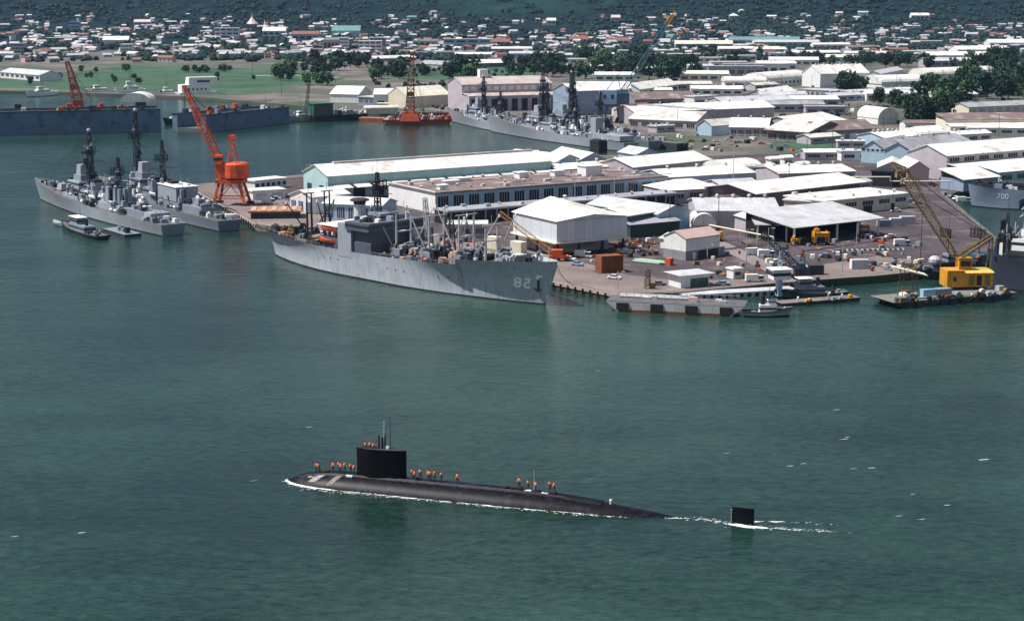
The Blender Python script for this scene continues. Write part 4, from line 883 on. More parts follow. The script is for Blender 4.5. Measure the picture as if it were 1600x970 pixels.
def destroyer(label, bow, stern, seed, L_dark=False, grp=None, hull_m=SHIPL, B=14.5, light=False, mh=30, mf=.57, mf2=.36):
    o, L = ship_root('warship', label, 'warship', bow, stern, grp); s = L/140
    H = Hull(L, B, 4.6*s, 5.0*s, 9.4*s, rake=7, over=1.2, ed=.42, ew=.55, tr=.72, trw=.62, pw=1.2); H.build(o, hull_m, DECK, .15)
    X = lambda f: (f-.5)*L   # fraction from the stern
    zq = lambda x: H.zd(x, .15)
    block(o, 'deckhouse', X(.28), X(.72), 4.9, zq(X(.45)), zq(X(.45))+2.8, hull_m, .99)
    block(o, 'deckhouse', X(.50), X(.70), 4.3, zq(0)+2.8, zq(0)+5.6, hull_m, .98, (zq(0)+3.9, .7))
    block(o, 'bridge', X(.585), X(.68), 4.8, zq(0)+5.6, zq(0)+8.6, hull_m, .96, (zq(0)+7.1, .8))
    block(o, 'bridge', X(.60), X(.66), 3.0, zq(0)+8.6, zq(0)+11.2, SHIP, .9)
    block(o, 'deckhouse', X(.13), X(.27), 4.0, zq(X(.2)), zq(X(.2))+2.7, SHIP, .98)
    gun(o, X(.80), zq(X(.80))+.5, .05, hull_m); gun(o, X(.20), zq(X(.2))+3.2, pi, hull_m, .9); 
    for f in (.53, .40):
        m = MB(); m.rbox((X(f), 0, zq(0)+2.8), 5.6, 4.2, 6.5, 0, 0, .8); m.build('funnel', SHIP if f > .5 else hull_m, o)
        m = MB(); m.rbox((X(f), 0, zq(0)+9.2), 4.7, 3.6, 1.0, 0, 0, .95); m.build('funnel_cap', BLK, o)
    mast(o, X(mf), zq(0)+5, zq(0)+mh, 3.0, SHIPD, 3)
    mast(o, X(mf2), zq(0)+2.5, zq(0)+mh*.72, 2.4, SHIPD, 2)
    for f0, f1, h1 in ((mf,.97,mh-2),(mf,mf2,mh-3),(mf2,.03,mh*.7)):
        for y in (-2, 0, 2): m = MB(); m.tube((X(f0), y*.4, zq(0)+h1), (X(f1), y, zq(X(f1))+(1.2 if f1 != mf2 else 18)), .05, n=4); m.build('rigging', DK, o)
    m = MB(); m.lathe((X(mf), 0, zq(0)+mh), [(.3,0),(.8,.3),(.9,1.0),(.5,1.6),(.1,1.8)], 10); m.build('radome', SHIPL, o)
    block(o, 'signal_house', X(.615), X(.65), 2.0, zq(0)+11.2, zq(0)+15.5, SHIPL, .85)
    m = MB(); m.lathe((X(.63), 0, zq(0)+11.2), [(1.1,0),(1.1,1.2),(1.7,1.3),(1.7,2.2),(.9,3),(.1,3.2)], 10); m.build('gun_director', hull_m, o)
    m = MB(); x = X(.46); m.rbox((x, 0, zq(0)+2.8), 7, 4, 2.4, 0, 0, .9)
    m.build('missile_box', hull_m, o)
    for sd in (1, -1):
        boat(o, X(.47), sd*5.4, zq(0)+3.2, 7.5, WP, 'whaleboat')
        m = MB(); m.beam((X(.45), sd*4.6, zq(0)), (X(.45), sd*5.6, zq(0)+5), .18); m.beam((X(.49), sd*4.6, zq(0)), (X(.49), sd*5.6, zq(0)+5), .18); m.build('davit', SHIP, o)
        for f in (.33, .30, .55): m = MB(); m.tube((X(f)-1, sd*5.6, zq(X(f))+.9), (X(f)+1, sd*5.6, zq(X(f))+.9), .5, n=8); m.build('life_raft_canister', WP, o)
    r = random.Random(seed+50)
    for f, hh, nn in ((mf, mh, 14), (mf2, mh*.72, 9)):      # platforms, lookouts and aerials round the masts
        for k in range(nn):
            z = zq(0)+6+(hh-8)*k/nn+r.uniform(-.6,.6); y = r.uniform(-1.6,1.6); dx = r.uniform(-2,2); s_ = r.uniform(1.3, 2.8)*(1.25-.7*k/nn)
            m = MB(); m.rbox((X(f)+dx, y, z), s_*1.3, s_*1.2, .3); m.rbox((X(f)+dx, y, z+.3), s_*.7, s_*.6, s_*.7, r.uniform(0,1)); m.beam((X(f), 0, z-.5), (X(f)+dx, y, z), .16); m.build('mast_platform', r.choice([SHIPD, SHIPD, SHIP]), o)
    for k in range(54):    # towers, directors, lockers and stowage over the whole midship
        x = X(r.uniform(.28, .72)); y = r.uniform(-4.2, 4.2); z = zq(0)+2.7; s_ = r.uniform(1.2, 3.2); hgt = r.uniform(1.5, 7.5)
        m = MB(); m.rbox((x, y, z), s_, s_*.8, hgt, r.uniform(-.1,.1), 0, r.uniform(.6,1)); 
        if k % 3 == 0: m.tube((x, y, z+hgt), (x, y, z+hgt+r.uniform(1,4)), .12, n=5)
        if k % 4 == 1: m.ball((x, y, z+hgt+.5), .9, 8)
        m.build(('stowage_tower','director','equipment_locker','vent_trunk')[k % 4], r.choice([SHIPD, SHIP, SHIPL, SHIPD, SHIP, WP]), o)
    for k in range(5): boat(o, X(r.uniform(.3,.62)), r.choice((-1,1))*r.uniform(3,5.4), zq(0)+r.uniform(2.9,5), r.uniform(4,6.5), r.choice([WP, SHIPL, LG]), 'whaleboat')
    gear(o, None, X(.14), X(.27), 16, seed+9, [SHIP, SHIPD, WP, SHIPD], hw=4, zfun=lambda x: zq(x)+2.7, big=1.3); gear(o, H, X(.02), X(.14), 12, seed+10, [SHIP, SHIPD, WP, DK], bul=.15, big=1.2)
    railing(o, H, X(.03), X(.27), bul=.15); railing(o, H, X(.72), X(.97), bul=.15)
    gear(o, H, X(.03), X(.13), 9, seed, [SHIPL, SHIP, WP], bul=.15); gear(o, H, X(.72), X(.96), 16, seed+1, [SHIPL, SHIP, SHIPD, WP], bul=.15)
    gear(o, H, X(.25), X(.62), 44, seed+2, [SHIPL, SHIP, SHIPD, WP, SHIPD, DK], bul=.15, big=1.3); gear(o, H, X(.30), X(.70), 44, seed+3, [SHIPL, SHIP, SHIPD, WP], zfun=lambda x: zq(0)+2.8)
    gear(o, H, X(.52), X(.69), 14, seed+4, [SHIPL, SHIPD, WP], zfun=lambda x: zq(0)+5.6)
    return o, H, L
w1, H1, LD = destroyer('grey warship outboard of its twin with the black tug at its side', (64,312), (270,368), 1, grp=None, mh=30)
zq = H1.zd(0, .15); X = lambda f: (f-.5)*LD
m = MB(); m.rbox((X(.10), 0, zq-.4), 7, 9, 3.0, 0, 0, .92); m.tube((X(.10), -2.5, zq+1), (X(.10), 2.5, zq+1), 2.2, n=10); m.build('missile_launcher', SHIPL, w1)
w2, H2, _ = destroyer('grey warship moored inboard against the pier under the orange portal crane', (163,307), (358,361), 7, hull_m=SHIP, mh=37, mf=.69, mf2=.48)
# awning frame on the inboard stern, white hangar
m = MB()
for k in range(9):
    x = X(.02)+k*1.9; pts = [Vector((x, 5.4*cos(pi*q/8), zq+.2+3.6*sin(pi*q/8))) for q in range(9)]
    for q in range(8): m.beam(pts[q], pts[q+1], .14)
m.build('awning_frame', SHIPD, w2)
block(w2, 'hangar', X(.30), X(.44), 5.0, zq+2.7, zq+8.6, SHIPL, .98)
m = MB(); m.box(X(.30)-.3, X(.44)+.3, -5.2, 5.2, zq+8.62, zq+8.9); m.build('hangar_roof', WP, w2)
o, L3 = None, None
w3, H3, L3 = destroyer('grey warship with two tall black masts at the far quay', (768,206), (985,237), 13, hull_m=SHIPL, B=15)
zq3 = H3.zd(0, .15); X3 = lambda f: (f-.5)*L3
for f, zt in ((.60, 42), (.385, 42)):
    mast(w3, X3(f), zq3+4, zq3+zt-4, 4.2, SHIPD, 4)
    m = MB()
    for i in range(5): z = zq3+14+i*4.2; w_ = 3.5-.35*i; m.rbox((X3(f), 0, z), w_*1.3, w_*1.5, 1.4)
    m.build('mast_platforms', SHIPD, w3)
block(w3, 'hangar', X3(.20), X3(.235), 3.0, zq3, zq3+12, SHIPL, .95)
block(w3, 'deckhouse', X3(.02), X3(.2), 5.4, zq3, zq3+3.0, SHIPL, .98)
m = MB(); a = at(935,238,0); pq = thing('camel_float', 'black square float alongside the far-quay warship', 'float', (a.x, a.y, 0), w3.rotation_euler[2])
m.box(-5, 5, -3, 3, -.5, 7.0); m.build('body', BLK, pq); m = MB(); m.box(-4, 4, -2.4, 2.4, 7.02, 7.4); m.build('deck', DK, pq)
w5, H5, L5 = destroyer('grey warship lying inboard of the one with two tall black masts', (806,204), (1022,234), 33, hull_m=SHIP, B=14, mh=36)
w4, H4, L4 = destroyer('smaller grey warship with its bow by the orange crane barge', (706,190), (830,214), 23, hull_m=SHIPL, B=12)
# landing craft astern of the far warship
a = at(1042,232,0); lc = thing('barge', 'dark blunt barge astern of the far-quay warship', 'barge', (a.x, a.y, 0), radians(-52))
m = MB(); m.box(-14, 14, -5, 5, -1, 4); m.build('hull', SHIPD, lc); m = MB(); m.box(-13.5, 13.5, -4.6, 4.6, 4.01, 4.2); m.build('deck', DECK, lc)
for s_ in (-1, 1): m = MB(); m.box(-9, -4, s_*2-1, s_*2+1, 4.2, 6.5); m.build('deck_locker', SHIPL, lc)

# ------------------------------------------------------------------ cargo ship, mirrored number at the bow
a = Vector((10.3, 503, 0)); b = Vector((-85.5, 601.5, 0)); c = (a+b)/2; ax = (a-b).normalized(); LC = (a-b).length
cs = thing('cargo_ship', 'long grey supply ship with white bow number and orange lifeboats moored along the quay', 'cargo ship', (c.x, c.y, 0), atan2(ax.y, ax.x))
HC_ = Hull(LC, 23, 10.2, 8.8, 14.2, rake=5.5, over=2.5, ed=.28, ew=.42, tr=.35, trw=.10, fstep=.79, dip=1.6, pw=2.7)
CH = mat('cargo_hull_grey', (.40,.43,.49), .5, .12, .1, streak=.38, grime=(.31,.33,.38), gs=.3)
HC_.build(cs, CH, mat('cluttered_deck', (.085,.075,.07), .9, .5, .5), 1.15, 60)
X = lambda f: (f-.5)*LC
zc = lambda x: HC_.zd(x, 1.15)
# number, mirrored as in the photograph
cu = bpy.data.curves.new('t', 'FONT'); cu.body = '58'; cu.size = 4.9; cu.offset = .17; cu.space_character = 1.15; to = bpy.data.objects.new('t', cu); COL.objects.link(to)
bpy.context.view_layer.update(); me = bpy.data.meshes.new_from_object(to.evaluated_get(bpy.context.evaluated_depsgraph_get())); bpy.data.objects.remove(to)
import bmesh
bm = bmesh.new(); bm.from_mesh(me); bmesh.ops.triangulate(bm, faces=bm.faces[:]); bmesh.ops.subdivide_edges(bm, edges=bm.edges[:], cuts=2, use_grid_fill=False); bmesh.ops.triangulate(bm, faces=bm.faces[:])
for v in bm.verts:
    xx = v.co.x; t = .955 - xx/LC; z = 4.9+v.co.y*.92
    p = HC_.P(t, z, -1); v.co = Vector((p.x, p.y-.10, p.z))
me2 = bpy.data.meshes.new('hull_number'); bm.to_mesh(me2); me2.materials.append(mat('number_white', (.86,.86,.84), .5, .05, 1)); ho = bpy.data.objects.new('hull_number', me2); COL.objects.link(ho); ho.parent = cs
# anchor
m = MB(); p = HC_.P(.972, 6.2, -1); m.tube(p+Vector((0,-.3,-1.8)), p+Vector((.3,-.5,1.6)), .3, n=6); m.beam(p+Vector((-1.3,-.4,-1.2)), p+Vector((0,-.5,-2.0)), .35); m.beam(p+Vector((1.4,-.2,-1.2)), p+Vector((0,-.5,-2.0)), .35); m.build('anchor', DK, cs)
m = MB(); q = p+Vector((0,-.25,2.6)); m.tube(q, q+Vector((0,-.5,0)), 1.0, .8, 10); m.tube(q+Vector((-1.6,-.1,.4)), q+Vector((1.8,-.1,.2)), .3, n=5); m.build('hawsepipe', WP, cs)
# superstructure
SHIPH = mat('shaded_house_grey', (.085,.098,.135), .55, .2, .3, streak=.2)  # grey darkened, the shade on the house front put into its paint
z0 = zc(X(.3))-.2
hw = 11.2
DX = .062; X_ = X
def X(f): return X_(f+DX)
block(cs, 'deckhouse', X(.235), X(.42), hw-.6, z0-1, z0+4.6, SHIPH, 1.0, None)
block(cs, 'deckhouse', X(.30), X(.42), hw-.9, z0+4.6, z0+8.6, SHIPH, 1.0, None)
block(cs, 'bridge', X(.335), X(.425), hw+.8, z0+8.6, z0+11.4, SHIPH, 1.0, (z0+9.7, .9))
block(cs, 'winch_platform', X(.422), X(.465), 3.2, z0-1, z0+8.8, SHIPH, 1.0, None, yo=8.6)
block(cs, 'bridge_roof_house', X(.35), X(.40), 4, z0+11.4, z0+13.8, SHIP, .95, (z0+12.2, .7))
m = MB(); m.rbox((X(.38), 0, z0+11.4), .35, 22, 1.1); m.rbox((X(.428), 0, z0+11.35), .3, 24.5, .4); m.build('bridge_rail', SHIPL, cs)
# light grey side towers
m = MB(); m.box(X(.30), X(.352), -11.45, -7.0, z0-1.0, z0+10.4); m.build('side_tower', SHIPL, cs)
m = MB(); m.box(X(.30), X(.352), 7.0, 11.3, z0-.3, z0+9.4); m.build('side_tower', SHIPL, cs)
for i in range(5):
    for r_ in range(3): m = MB(); y = -8+4*i; m.tube((X(.42)+.02, y-(3 if y > 6 else 0), z0+1.6+r_*2.3), (X(.42)+.12, y-(3 if y > 6 else 0), z0+1.6+r_*2.3), .28, n=8); m.build('porthole', GLS, cs)
for i in range(4):
    m = MB(); x = X(.24)+3.5*i; m.box(x, x+1.4, -hw+.48, -hw+.58, z0+1.4, z0+2.6); m.build('porthole', GLS, cs)
m = MB(); m.tube((X(.285), 0, z0+5.4), (X(.285), 0, z0+15.5), 2.4, 2.0, 14); m.build('funnel', LG, cs)
m = MB(); m.tube((X(.285), 0, z0+15.5), (X(.285), 0, z0+17.2), 2.1, 2.3, 14); m.lathe((X(.285),0,z0+16.6), [(3.3,0),(3.5,.3),(2.6,.8)], 12); m.build('funnel_cap', BLK, cs)
mast(cs, X(.355), z0+11.5, z0+27, 2.0, SHIPD, 3)
for y in (-3, 3): m = MB(); m.tube((X(.37), y, z0+13.8), (X(.37), y, z0+19), .12, .05, 5); m.build('antenna', SHIPL, cs)
# lifeboats and davits aft of the house
for y in (-10.2, 10.2):
    for z, x in ((z0+2.6, X(.255)), (z0+6.6, X(.262))):
        boat(cs, x, y, z, 9, LIFE); m = MB()
        for dx in (-3, 3): m.beam((x+dx, y*.86, z-1.6), (x+dx, y*1.02, z+2.9), .2); m.beam((x+dx, y*1.02, z+2.9), (x+dx, y*1.0, z+1.5), .12)
        m.build('davit', SHIPL, cs)
m = MB(); m.box(X(.215), X(.30), -11.2, 11.2, z0+8.6, z0+8.9); m.build('boat_deck_awning', WP, cs)
X = X_
# king posts and booms: (fraction, height, boom angles)
def king(f, h, pairs, mt=MET, w=3.2):
    x = X(f); z = zc(x)
    for y in (-w, w): m = MB(); m.tube((x, y, z-.3), (x, y, z+h), .5, .26, 9); m.build('king_post', mt, cs)
    m = MB(); m.tube((x, -w-1.4, z+h), (x, w+1.4, z+h), .2, n=7); m.build('crosstree', mt, cs); m = MB(); m.tube((x, -w, z+h*.55), (x, w, z+h*.55), .22, n=6); m.rbox((x, 0, z+h*.55), 1.6, 2, .3); m.build('platform_brace', mt, cs); m = MB(); m.tube((x, 0, z+h), (x, 0, z+h+3.2), .08, n=5); m.build('topmast', mt, cs)
    for dx, y0, y1, hh in pairs:
        p0 = Vector((x+.8*(1 if dx > 0 else -1), y0, z+2.2)); p1 = Vector((x+dx, y1, z+hh)); m = MB(); m.tube(p0, p0.lerp(p1, .5), .16, .27, 7); m.tube(p0.lerp(p1, .5), p1, .27, .15, 7); m.build('cargo_boom', mt, cs)
        m = MB(); m.tube(p1, (x, y0*.5, z+h-.3), .045, n=4); m.tube(p1, p1-Vector((0,0,hh*.45)), .035, n=4); m.build('rigging', DK, cs); m = MB(); m.rbox(p1-Vector((0,0,.7)), .5, .5, .9); m.build('pulley_block', WP, cs)
PALE = mat('pale_mast_grey', (.40,.41,.42), .5, .15, .6)
king(.14, 16, [(5, 1, 7, 13), (-4, -1, -7, 13)], SHIPD, 1.0)
king(.215, 18, [(6, -1, -9, 16), (-5, 1, 7, 14)], SHIPD, 1.1)
king(.515, 15, [(-7, -3.4, -8, 17), (7, 3.4, 7, 16)], PALE)
king(.635, 14.5, [(-8, -3.4, -6, 17.5), (-5, 3.4, 8, 16), (7, 3.4, 6, 14)], PALE)
king(.74, 15.5, [(-9, -3.4, -5, 18), (8, -3.4, -7, 17), (8, 3.4, 7, 15.5)], PALE)
king(.825, 11, [(-5, -2.8, -6, 12), (7, 2.8, 4, 15)], PALE, 2.6)
# replenishment gantry posts beside the house
m = MB(); x = X(.54); m.lattice((x, 8.5, zc(x)), (x, 6.5, zc(x)+19), 1.6, 1.0, 9, .16); m.build('transfer_post', PALE, cs)
m = MB(); x = X(.69); m.lattice((x, -1, zc(x)), (x, -1, zc(x)+14), 3.0, 1.6, 7, .22); m.build('transfer_post', SHIPD, cs)
for f in (.575, .69, .785):
    x = X(f); z = zc(x); m = MB(); m.box(x-4.5, x+4.5, -4.5, 4.5, z-.3, z+1.2); o_ = m.build('cargo_hatch', SHIPD, cs); m = MB(); m.box(x-4.2, x+4.2, -4.2, 4.2, z+1.21, z+1.4); m.build('hatch_cover', mat('canvas', (.20,.19,.17), .9, .3, .6), cs)
for f in (.525, .635, .74): x = X(f); block(cs, 'winch_house', x-2.6, x+2.6, 5.4, zc(x), zc(x)+3.0, SHIP, .98); gear(cs, None, x-2.4, x+2.4, 9, int(f*100), [SHIPL, SHIPD, MET], hw=5, zfun=lambda q, x=x: zc(x)+3.0)
TAN = mat('tan_crates', (.42,.29,.22), .85, .3, 1)
gear(cs, HC_, X(.48), X(.79), 150, 31, [TAN, SHIPD, SHIP, TAN, SHIPD, DK, DK, PINK, RUST, WOOD], bul=1.15, names=('crate','crate','winch','locker','vent_pipe','reel'))
gear(cs, HC_, X(.02), X(.28), 75, 33, [TAN, SHIPD, SHIP, YRU, SHIPD, DK, RUST, DK], bul=1.15, names=('crate','winch','locker','vent_pipe','reel'), big=1.4)
gear(cs, None, X(.50), X(.79), 80, 36, [SHIPD, SHIPD, SHIP, WP, DK, DK, TAN, SHIPD], hw=6, zfun=lambda x: zc(x)+1.6, names=('winch','vent_pipe','locker','reel','crate'), big=1.3)
gear(cs, HC_, X(.80), X(.97), 34, 35, [SHIPD, SHIP, WP, DK, PALE], bul=1.15, names=('winch','vent_pipe','locker','reel'), big=1.2)
gear(cs, None, X(.30), X(.48), 26, 37, [SHIPL, SHIPD, WP, MET], hw=10, zfun=lambda x: z0+4.6 if x < X(.362) else z0+8.6 if x < X(.397) else z0+11.4)
railing(cs, HC_, X(.49), X(.78), PALE, bul=0, h=.9); railing(cs, HC_, X(.03), X(.29), PALE, bul=0, h=.9)
m = MB(); p = HC_.P(.985, HC_.h(.985), 0); m.tube((p.x-2, 0, zc(p.x)), (p.x-2, 0, zc(p.x)+5), .1, n=5); m.build('jackstaff', WP, cs)
m = MB(); m.rbox((X(.955), 0, zc(X(.95))+.1), 3.2, 4.2, 1.6, 0, 0, .9); m.build('bow_locker', SHIPL, cs)
for f in (.30, .55, .72):   # hull fittings: rubbing marks, overboard discharges
    for k in range(3): p = HC_.P(f+.03*k, 5.4, -1); m = MB(); m.tube(p, p+Vector((0,-.16,0)), .22, n=8); m.build('scupper', DK, cs)
# mooring lines
for (f, sd, qx, qy) in ((.97, 1, 897, 447), (.94, 1, 905, 449), (.03, 1, 398, 348), (.02, -1, 392, 349)):
    t = f; p = HC_.P(t, HC_.h(t)-.3, sd); w_ = Matrix.Translation(cs.location) @ Matrix.Rotation(cs.rotation_euler[2], 4, 'Z') @ p; q = at(qx, qy, 2.7); m = MB(); prev = w_
    for k in range(1, 9): u = k/8; n_ = w_.lerp(q, u)-Vector((0,0,2.5*sin(pi*u)*.6)); m.tube(prev, n_, .07, n=4); prev = n_
    iw = (Matrix.Translation(cs.location) @ Matrix.Rotation(cs.rotation_euler[2], 4, 'Z')).inverted(); m.v = [tuple(iw @ Vector(v)) for v in m.v]; m.build('mooring_line', mat('rope', (.35,.3,.22), .9, .2, 2), cs)
# timber platform barge at the stern
a = at(405,352,0); tb = thing('timber_barge', 'flat barge with sunlit timber deck astern of the supply ship', 'barge', (a.x+6, a.y+6, 0), radians(6))
m = MB(); m.prism([(-10,-4),(8,-4.6),(10,-3),(10,9),(-8,9)], -1, 5); m.build('hull', SHIPD, tb); m = MB(); m.prism([(-11,-4.8),(10.6,-4.8),(10.6,9.5),(-9,9.5)], 5.02, 5.7); m.build('timber_deck', WOOD, tb)
for k in range(5): m = MB(); m.box(-10+k*4.2, -8+k*4.2, -4+k*.4, 9, 5.72, 5.95); m.build('plank_stack', mat('pale_timber', (.48,.30,.20), .85, .3, .8), tb)

# ------------------------------------------------------------------ tug, pontoons beside the outer warship
def tug(label, bow, stern, hm, B=7, house=WP, tall=5, name='tugboat'):
    o, L = ship_root(name, label, 'tugboat', bow, stern); H = Hull(L, B, 1.8, 1.7, 3.0, rake=1.2, over=.8, ed=.5, ew=.6, tr=.7, trw=.5); H.build(o, hm, DECK, .6, 20)
    block(o, 'deckhouse', -L*.18, L*.22, B*.30, 1.1, 3.6, house, .97, (2.2, .6)); block(o, 'wheelhouse', L*.02, L*.2, B*.24, 3.6, 3.6+tall*.5, house, .95, (4.4, .8))
    m = MB(); m.box(L*.0, L*.22, -B*.28, B*.28, 3.62+tall*.5, 3.8+tall*.5); m.build('roof', WP, o)
    m = MB(); m.tube((L*.05, 0, 3.6+tall*.5), (L*.05, 0, 8+tall*.6), .12, .05, 6); m.beam((L*.05, -1.4, 7.5), (L*.05, 1.4, 7.5), .07); m.build('mast', SHIPD, o)
    m = MB(); m.tube((-L*.1, 0, 3.6), (-L*.1, 0, 6.2), .7, .6, 10); m.build('funnel', BLK, o)
    m = MB()
    for i in range(13):
        t = i/12
        for sd in (1, -1):
            p = H.P(t, H.h(t)*.86, sd); q = H.P(min(1, t+1/12), H.h(min(1, t+1/12))*.86, sd); m.tube(p*1.01, q*1.01, .22, n=5)
    m.build('fender', BLK, o); gear(o, H, -L*.45, -L*.2, 6, int(L*3), [SHIPD, BLK, MET], bul=.6, big=.6); gear(o, H, L*.26, L*.42, 4, int(L*5), [SHIPD, MET], bul=.6, big=.5)
    return o
tug('black harbour tug with dark wheelhouse alongside the outer warship', (99,355), (162,375), SHIPN, 8, SHIP)
a = at(190,367,0); po = thing('pontoon', 'flat grey work pontoon with black locker beside the outer warship', 'pontoon', (a.x, a.y+2, 0), w1.rotation_euler[2])
m = MB(); m.box(-10, 12, -3.5, 3.5, -.5, 1.1); m.build('hull', SHIPD, po); m = MB(); m.box(-9.8, 11.8, -3.3, 3.3, 1.11, 1.25); m.build('deck', SHIP, po)
for x, s_ in ((-6, 1.8), (-2, 1.2), (2, 1.4)): m = MB(); m.rbox((x, .6, 1.25), s_, s_, s_*1.2); m.build('locker', DK if x < -3 else SHIPL, po)
a = at(92,352,0); bt = boat(None, 0, 0, 0, 11, SHIPL, 'launch'); bt.location = (a.x, a.y, -.3); bt.rotation_euler = (0,0,w1.rotation_euler[2]); setp(bt, 'small pale launch tucked behind the bow of the black tug', 'boat')

# ------------------------------------------------------------------ striped fender barge, patrol boat, pontoon, blue tug, work barge
def barge(name, label, pL, pR, depth, h, hm, dm, stripes=0, rake=3, cat='barge'):
    a = at(*pL, 0); b = at(*pR, 0); L = (b-a).length; o = thing(name, label, cat, (a.x, a.y, 0), atan2(b.y-a.y, b.x-a.x)); m = MB()
    m.add([(rake,0,-.6),(L-rake,0,-.6),(L-rake,depth,-.6),(rake,depth,-.6),(rake*.8,0,.5),(L-rake*.8,0,.5),(L-rake*.8,depth,.5),(rake*.8,depth,.5),(0,0,h),(L,0,h),(L,depth,h),(0,depth,h)],
          [(3,2,1,0),(0,1,5,4),(1,2,6,5),(2,3,7,6),(3,0,4,7),(4,5,9,8),(5,6,10,9),(6,7,11,10),(7,4,8,11)]); m.build('hull', hm, o)
    m = MB(); m.box(0, L, 0, depth, h+.004, h+.15); m.build('deck', dm, o)
    for k in range(stripes):
        c = L*(k+.5)/stripes; m = MB(); m.box(c-L*.045, c+L*.045, -.35, -.02, .7, h-.2); m.build('rubber_fender', BLK, o)
    return o, L
o, L = barge('landing_barge', 'long grey barge with black fender patches along the quay corner', (946,486), (1162,496), 11, 3.0, LG, DECK, 4, 4)
m = MB(); m.box(4, L-4, -.06, -.01, -.1, .75); m.build('rust_waterline', RUST, o)
for k in range(16):
    m = MB(); x = 3+k*2.3; m.box(x, x+.12, 5.8, 6.0, 3.15, 5.4); m.box(x, x+2.3, 5.85, 5.95, 5.3, 5.4); m.build('rail_post', LG, o)
for k in range(9): m = MB(); x = 4+R_.random()*(L-9); y = R_.uniform(5, 9.5); m.rbox((x, y, 3.15), R_.uniform(1, 3), R_.uniform(.8, 1.6), R_.uniform(.5, 1.5)); m.build('deck_locker', R_.choice([LG, SHIPL, PINK, WP]), o)
m = MB()
for k in range(5): m.tube((3, 7+k*.5, 3.6+.1*k), (L*.62, 7+k*.5, 3.6+.1*k), .18, n=5)
m.build('pipe_bundle', LG, o)
o, L = barge('pontoon', 'narrow pale pontoon behind the striped barge with a row of black tyres', (1070,472), (1245,462), 6, 2.0, LG, LG, 0, 1, 'pontoon')
for k in range(14): m = MB(); x = 1+k*(L-2)/14; m.tube((x, -.4, 1.2), (x, -.02, 1.2), .7, n=10); m.build('tyre', BLK, o)
tug('small grey patrol launch with white canopy moored at the end of the striped barge', (1232,494), (1164,494), SHIPL, 4.5, WP, 2.4, 'patrol_launch')
o, L = barge('pontoon', 'low dark floating walkway in front of the small green tug', (1222,480), (1345,470), 5, 1.0, SHIPD, CONC, 0, .5, 'pontoon')
gear(o, None, 2, L-2, 8, 71, [WP, YEL, SHIPL, MET], hw=1.5, zfun=lambda x: 1.2, big=.8)
gt = tug('green-black work tug with white wheelhouse lifted on a tall post', (1215,466), (1318,462), GRN, 8, SHIP, 5)
m = MB(); m.rbox((10.6, 0, 6.2), 5.6, 5, 3.0, 0, 0, .97); m.build('wheelhouse', WP, gt); m = MB(); m.rbox((10.6, 0, 7.4), 5.75, 5.1, 1.0); m.build('window_band', GLS, gt); m = MB(); m.rbox((10.6,0,9.2), 6.6, 6, .35); m.build('roof', WP, gt)
m = MB(); m.box(10, 11.4, -1.2, 1.2, .8, 6.2); m.lattice((10.6, 0, 9.5), (10.6, 0, 15), 1.2, .4, 4, .08); m.build('tower_leg', LBLUE, gt)
# yellow crane barge
yb, LY = barge('crane_barge', 'low dark deck barge carrying the yellow revolving crane', (1396,483), (1588,467), 12.5, 1.9, SHIPN, mat('dirty_deck', (.17,.16,.14), .9, .35, .5), 0, 4)
for x, y, s_, h_, mm in ((9, 4, 5, 2.6, LBLUE), (14, 4, 6, 2.4, SHIP), (3.5, 8, 2, 1, WP), (36, 10, 1.5, 1.2, WP), (37.5, 6, 2, 1.4, MET), (6, 11, 1.4, 1.1, RUST)):
    m = MB(); m.rbox((x+6, y, 2.05), s_, 3, h_); m.build('deck_locker', mm, yb)
m = MB(); m.tube((8, 2, 2.4), (20, 1.4, 2.4), .3, n=7); m.tube((20, 1.2, 2.3), (36, 1.5, 2.3), .2, n=6); m.build('deck_pipe', LGRN, yb)
for k in range(9): m = MB(); x = 4+k*4.1; m.tube((x, -.45, 1.0), (x, -.03, 1.0), .65, n=10); m.build('tyre', BLK, yb)
gear(yb, None, 2, LY-3, 40, 77, [SHIPD, RUST, SHIP, DK, YRU, LG], hw=1.8, zfun=lambda x: 2.05, names=('crate','winch','locker','reel'), big=.8)
a = at(1512,453,2.05); yc = thing('revolving_crane', 'yellow crane cab with long weathered lattice boom standing on the dark barge', 'crane', (a.x, a.y, 2.05), radians(5))
m = MB(); m.lathe((0,3,0), [(3.6,0),(3.6,.8),(3.2,1.0)], 18); m.build('slew_ring', DK, yc)
m = MB(); m.box(-7, -1.4, -.5, 6.5, 1.0, 6.3); m.build('cab', YEL, yc)
m = MB(); m.box(-1.4, 8, 0, 6.2, 1.0, 5.4); m.build('machinery_house', YEL, yc)
m = MB(); m.add([(-1.6,-.3,5.42),(8.4,-.3,5.42),(8.4,6.5,5.42),(-1.6,6.5,5.42),(-1,1,6.3),(7.8,1,6.3),(7.8,5.4,6.3),(-1,5.4,6.3)], [(4,5,6,7),(0,1,5,4),(1,2,6,5),(2,3,7,6),(3,0,4,7),(3,2,1,0)]); m.build('house_roof', mat('pale_yellow', (.72,.48,.12), .5, .2, .5), yc)
m = MB(); m.box(-2.8, 1.4, 1, 4.6, 6.32, 9.6); m.build('operator_cabin', YEL, yc); m = MB(); m.box(-3, 1.6, .8, 4.8, 9.62, 10.0); m.build('cabin_roof', YEL, yc)
m = MB(); m.box(-2.3, .9, .9, 1, 7.4, 9.0); m.build('window', GLS, yc); m = MB(); m.box(-5, -4, -.62, -.5, 2.9, 4.3); m.build('window', GLS, yc)
for k in range(3): m = MB(); m.box(.2+k*2.6, 1.8+k*2.6, -.12, -.01, 1.4, 4.6); m.build('door', DK if k == 1 else YRU, yc)
